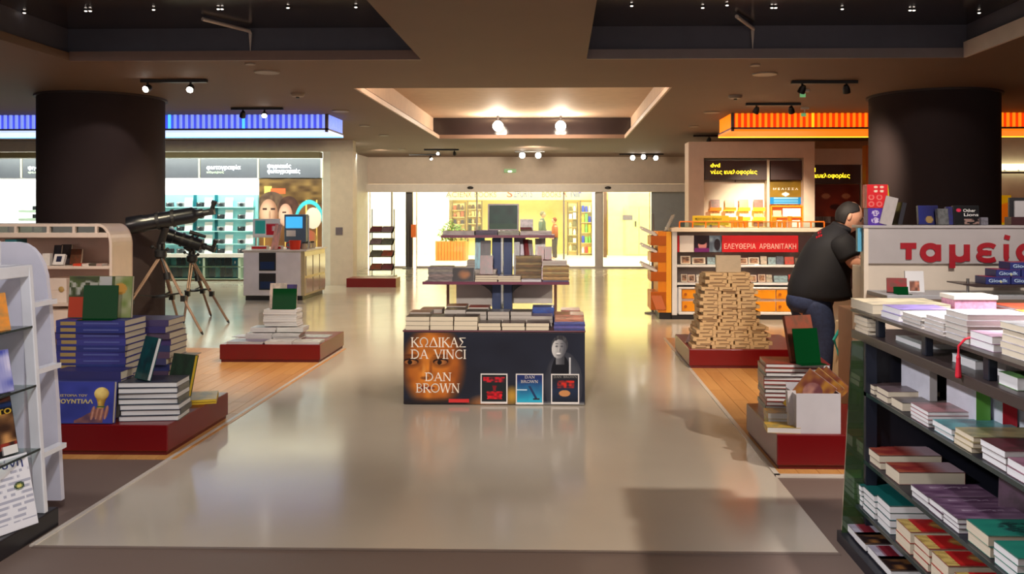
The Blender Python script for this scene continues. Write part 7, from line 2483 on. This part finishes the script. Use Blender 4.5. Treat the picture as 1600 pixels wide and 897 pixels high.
for w_i in (9, 13):          # palm, fingers and thumb
    wp = V[w_i][0]
    sgn = -1 if w_i == 9 else 1
    palm = len(V)
    V.append((wp + Vector((.055, .0, -.01)), (.036, .022)))
    E.append((w_i, palm))
    for k, (dy, ln) in enumerate(((-.033, .062), (-.011, .074), (.011, .070), (.033, .056))):
        b0 = len(V)
        V.append((wp + Vector((.095, dy, -.012)), .010))
        V.append((wp + Vector((.095 + ln * .55, dy * 1.1, -.02)), .009))
        V.append((wp + Vector((.095 + ln * .9, dy * 1.15, -.045)), .008))
        E += [(palm, b0), (b0, b0 + 1), (b0 + 1, b0 + 2)]
    b0 = len(V)
    V.append((wp + Vector((.05, -sgn * .045, -.015)), .011))
    V.append((wp + Vector((.085, -sgn * .062, -.03)), .009))
    E += [(palm, b0), (b0, b0 + 1)]
hd, hf, hs, hu = head_geo(mp(1326, 339), (1, -.10, -.42), (.42, 0, .9), 1.12)
body = body_obj('body', skin_mesh(V, E), hd, SKIN, man)
hc = mp(1326, 339)
# hair: a cap over the back and sides, thin on the crown; beard shade along the jaw
cap = MB()
vs, fs = [], []
SG, RG_ = 26, 16
for i in range(RG_ + 1):
    for k in range(SG + 1):
        th = R(26) + (R(126) - R(26)) * i / RG_
        p0 = R(58) + R(46) * clamp((math.degrees(th) - 58) / 26)
        ph = p0 + (2 * PI - 2 * p0) * k / SG
        x, y, z = math.sin(th) * math.cos(ph), math.sin(th) * math.sin(ph), math.cos(th)
        Y = y * .081 * (1 + (.16 * z if z < 0 else 0))
        vs.append(hc + (hf * (x * .103 * (1 + (.2 * z if z < 0 else 0))) + hs * Y + hu * (z * .121 + .002)) * 1.12)
for i in range(RG_):
    for k in range(SG):
        a = i * (SG + 1) + k
        fs.append((a, a + 1, a + SG + 2, a + SG + 1))
o = cap.add(vs, fs).build('hair', HAIRD, man)
md = o.modifiers.new('thick', 'SOLIDIFY'); md.thickness = .012; md.offset = 1
smooth_obj(o, 0)
fm = MB()
for sg in (-1, 1):
    ec = hc + (hf * .084 + hs * .030 * sg + hu * .006) * 1.12
    fm.ball(ec, .011, 10, 8)
o = fm.build('eyes', M('eye_dark', (60, 50, 46), .2), man, smooth=True)
bw = MB()
for sg in (-1, 1):
    bw.tube([hc + (hf * .094 + hs * .016 * sg + hu * .026) * 1.12, hc + (hf * .088 + hs * .045 * sg + hu * .028) * 1.12], .006, 6)
bw.build('eyebrows', HAIRD, man)
# shirt
sd = (mp(1300, 376) - mp(1268, 445)).normalized()      # spine direction
px = Vector((sd.z, 0, -sd.x))                           # across the spine, forwards
Yv = Vector((0, 1, 0))
def sec(u, v, a, b, ax=px): return (mp(u, v), ax, a, Yv, b)
X1 = Vector((1, 0, 0))
m1 = loft([sec(1281, 470, .262, .225, X1), sec(1281, 462, .270, .232, X1), sec(1280, 452, .268, .24, (px + X1 * 2).normalized()), sec(1283, 436, .246, .25, (px + X1).normalized()), sec(1287, 420, .230, .245), sec(1293, 402, .215, .235), sec(1299, 386, .190, .225), sec(1304, 373, .155, .20), sec(1309, 362, .105, .13), sec(1312, 356, .078, .085), sec(1313, 353.5, .072, .075)], 28)
for dy in (-1, 1):
    s0, s1_, s2 = (V[6][0], V[7][0], V[8][0]) if dy < 0 else (V[10][0], V[11][0], V[12][0])
    d1 = (s1_ - s0).normalized()
    a1 = d1.cross(Yv).normalized(); b1 = d1.cross(a1).normalized()
    m1 = loft([(s0 - d1 * .05, a1, .06, b1, .06), (s0, a1, .112, b1, .105), (s0 + d1 * .09, a1, .108, b1, .10), (s0 + (s1_ - s0) * .62, a1, .100, b1, .09), (s0 + (s1_ - s0) * .80, a1, .098, b1, .088)], 20, m1)
shirt = smooth_obj(m1.build('shirt', SHIRT, man), 1)
bpy.context.view_layer.update()
dg_ = bpy.context.evaluated_depsgraph_get()
ev = shirt.evaluated_get(dg_)
inv = shirt.matrix_world.inverted()
def on_shirt(u, v):
    o_ = Vector((0, 0, H))
    d_ = ray(u, v).normalized()
    ok, co, no, _ = ev.ray_cast(inv @ o_, inv.to_3x3() @ d_)
    return (shirt.matrix_world @ co) - d_ * .006 if ok else None
mk = MB()
for (ua, va, n_, sp, hh_) in ((1264, 371.5, 6, 3.4, 4.2), (1275, 372.5, 3, 3.6, 3.4)):
    for i in range(n_):
        u_, v_ = ua + i * sp, va - i * 1.35
        q = [on_shirt(u_, v_), on_shirt(u_ + sp * .66, v_ - 1.0), on_shirt(u_ + sp * .66, v_ - 1.0 - hh_ * (.8 + .3 * (i % 2))), on_shirt(u_, v_ - hh_)]
        if all(q):
            mk.add(q, [(0, 1, 2, 3)])
if mk.v:
    mk.build('back_print', REDT, man)
cl = loft([(mp(1312, 359), px, .092, Yv, .095), (mp(1316, 352), px, .082, Yv, .084), (mp(1314, 354), px, .075, Yv, .078)], 20)
smooth_obj(cl.build('collar', SHIRT, man), 0)
# jeans
def seat(u, v, a, b): return (mp(u, v), X1, a, Yv, b)
m2 = loft([seat(1270, 452, .20, .20), seat(1266, 466, .205, .205), seat(1264, 478, .19, .20), seat(1266, 490, .15, .185)], 24)
for dy in (0, 1):
    h, k_, a_ = (V[14][0], V[15][0], V[16][0]) if dy == 0 else (V[18][0], V[19][0], V[20][0])
    h = h + Vector((0, 0, .02))
    m2 = loft([(h + Vector((0, 0, .06)), X1, .13, Yv, .10), (h, X1, .145, Yv, .115), (h + (k_ - h) * .5, X1, .115, Yv, .105), (k_, X1, .092, Yv, .09), (k_ + (a_ - k_) * .5, X1, .088, Yv, .084), (a_ + Vector((0, 0, .0)), X1, .085, Yv, .08), (a_ - Vector((0, 0, .03)), X1, .09, Yv, .082)], 20, m2)
smooth_obj(m2.build('jeans', JEANS, man), 1)
for i, (f_, sc) in enumerate(((V[16][0], 0), (V[20][0], 1))):
    b_ = Vector((f_.x, f_.y, .006))
    sh = loft([(b_ + Vector((.06, 0, .0)), X1, .145, Yv, .05), (b_ + Vector((.06, 0, .03)), X1, .15, Yv, .052), (b_ + Vector((.04, 0, .06)), X1, .12, Yv, .048), (b_ + Vector((.0, 0, .10)), X1, .06, Yv, .045)], 18)
    smooth_obj(sh.build('shoe', SHOE, man), 1)


def standing(label, base, h, face, top_rgb, leg_rgb, hair_rgb, hat=None):
    k = h / 1.75
    b = Vector(base)
    t = thing('person', label, 'person', b)
    f = Vector(face).normalized()
    s = Vector((-f.y, f.x, 0))
    P = lambda fw, sd_, z: b + (f * fw + s * sd_ + Vector((0, 0, z))) * k
    V = [(P(0, 0, .95), .13 * k), (P(0, 0, 1.15), .12 * k), (P(0, 0, 1.36), .12 * k), (P(.01, 0, 1.48), .05 * k), (P(.02, 0, 1.55), .05 * k)]
    E = [(0, 1), (1, 2), (2, 3), (3, 4)]
    for sg in (-1, 1):
        i = len(V)
        V += [(P(0, .19 * sg, 1.38), .055 * k), (P(.02, .23 * sg, 1.12), .042 * k), (P(.12, .2 * sg, .92), .032 * k), (P(.17, .19 * sg, .86), .03 * k)]
        E += [(2, i), (i, i + 1), (i + 1, i + 2), (i + 2, i + 3)]
        i = len(V)
        V += [(P(0, .09 * sg, .86), .085 * k), (P(.02, .10 * sg, .47), .06 * k), (P(0, .10 * sg, .08), .042 * k), (P(.14, .11 * sg, .035), .03 * k)]
        E += [(0, i), (i, i + 1), (i + 1, i + 2), (i + 2, i + 3)]
    hd, hf, hs, hu = head_geo(P(.035, 0, 1.64), f, (0, 0, 1), k, 18, 14)
    body_obj('body', skin_mesh(V, E, levels=1), hd, SKIN, t)
    Z = Vector((0, 0, 1))
    tm = M('cloth_%d_%d_%d' % top_rgb, top_rgb, .8)
    lm = M('cloth_%d_%d_%d' % leg_rgb, leg_rgb, .8)
    m = loft([(P(0, 0, .86), f, .13 * k, s, .18 * k), (P(0, 0, 1.1), f, .135 * k, s, .17 * k), (P(0, 0, 1.34), f, .13 * k, s, .20 * k), (P(0, 0, 1.44), f, .09 * k, s, .13 * k), (P(.01, 0, 1.50), f, .06 * k, s, .065 * k)], 16)
    for sg in (-1, 1):
        a0, a1, a2 = P(0, .19 * sg, 1.38), P(.02, .23 * sg, 1.12), P(.11, .2 * sg, .94)
        m.tube([a0, a1, a2], [.075 * k, .06 * k, .05 * k], 10)
    smooth_obj(m.build('top', tm, t), 0)
    m = MB()
    for sg in (-1, 1):
        m.tube([P(0, .09 * sg, .92), P(.02, .10 * sg, .47), P(0, .10 * sg, .06)], [.105 * k, .08 * k, .07 * k], 12)
    smooth_obj(m.build('trousers', lm, t), 0)
    hm = MB().ball(P(.015, 0, 1.675), (.103 * k, .092 * k, .105 * k), 14, 10)
    hm.v = [q - f * .022 * k if (q - P(.035, 0, 1.64)).dot(f) > .03 * k and q.z < P(0, 0, 1.70).z else q for q in hm.v]
    smooth_obj(hm.build('hair', M('hair_%d_%d_%d' % hair_rgb, hair_rgb, .7), t), 0)
    return t


yb_ = 28.4
x = X_(847, yb_)
standing('slight person in a dark green coat beyond the glass doors', (x, yb_, .003), Z_(331, yb_), (1, -.3, 0), (86, 96, 84), (70, 70, 80), (120, 110, 80))
x = X_(867, 28.0)
standing('auburn haired child in a brown jacket beyond the glass doors', (x, 28.0, .003), Z_(341, 28.0), (-1, -.3, 0), (150, 84, 50), (70, 60, 60), (130, 60, 40))
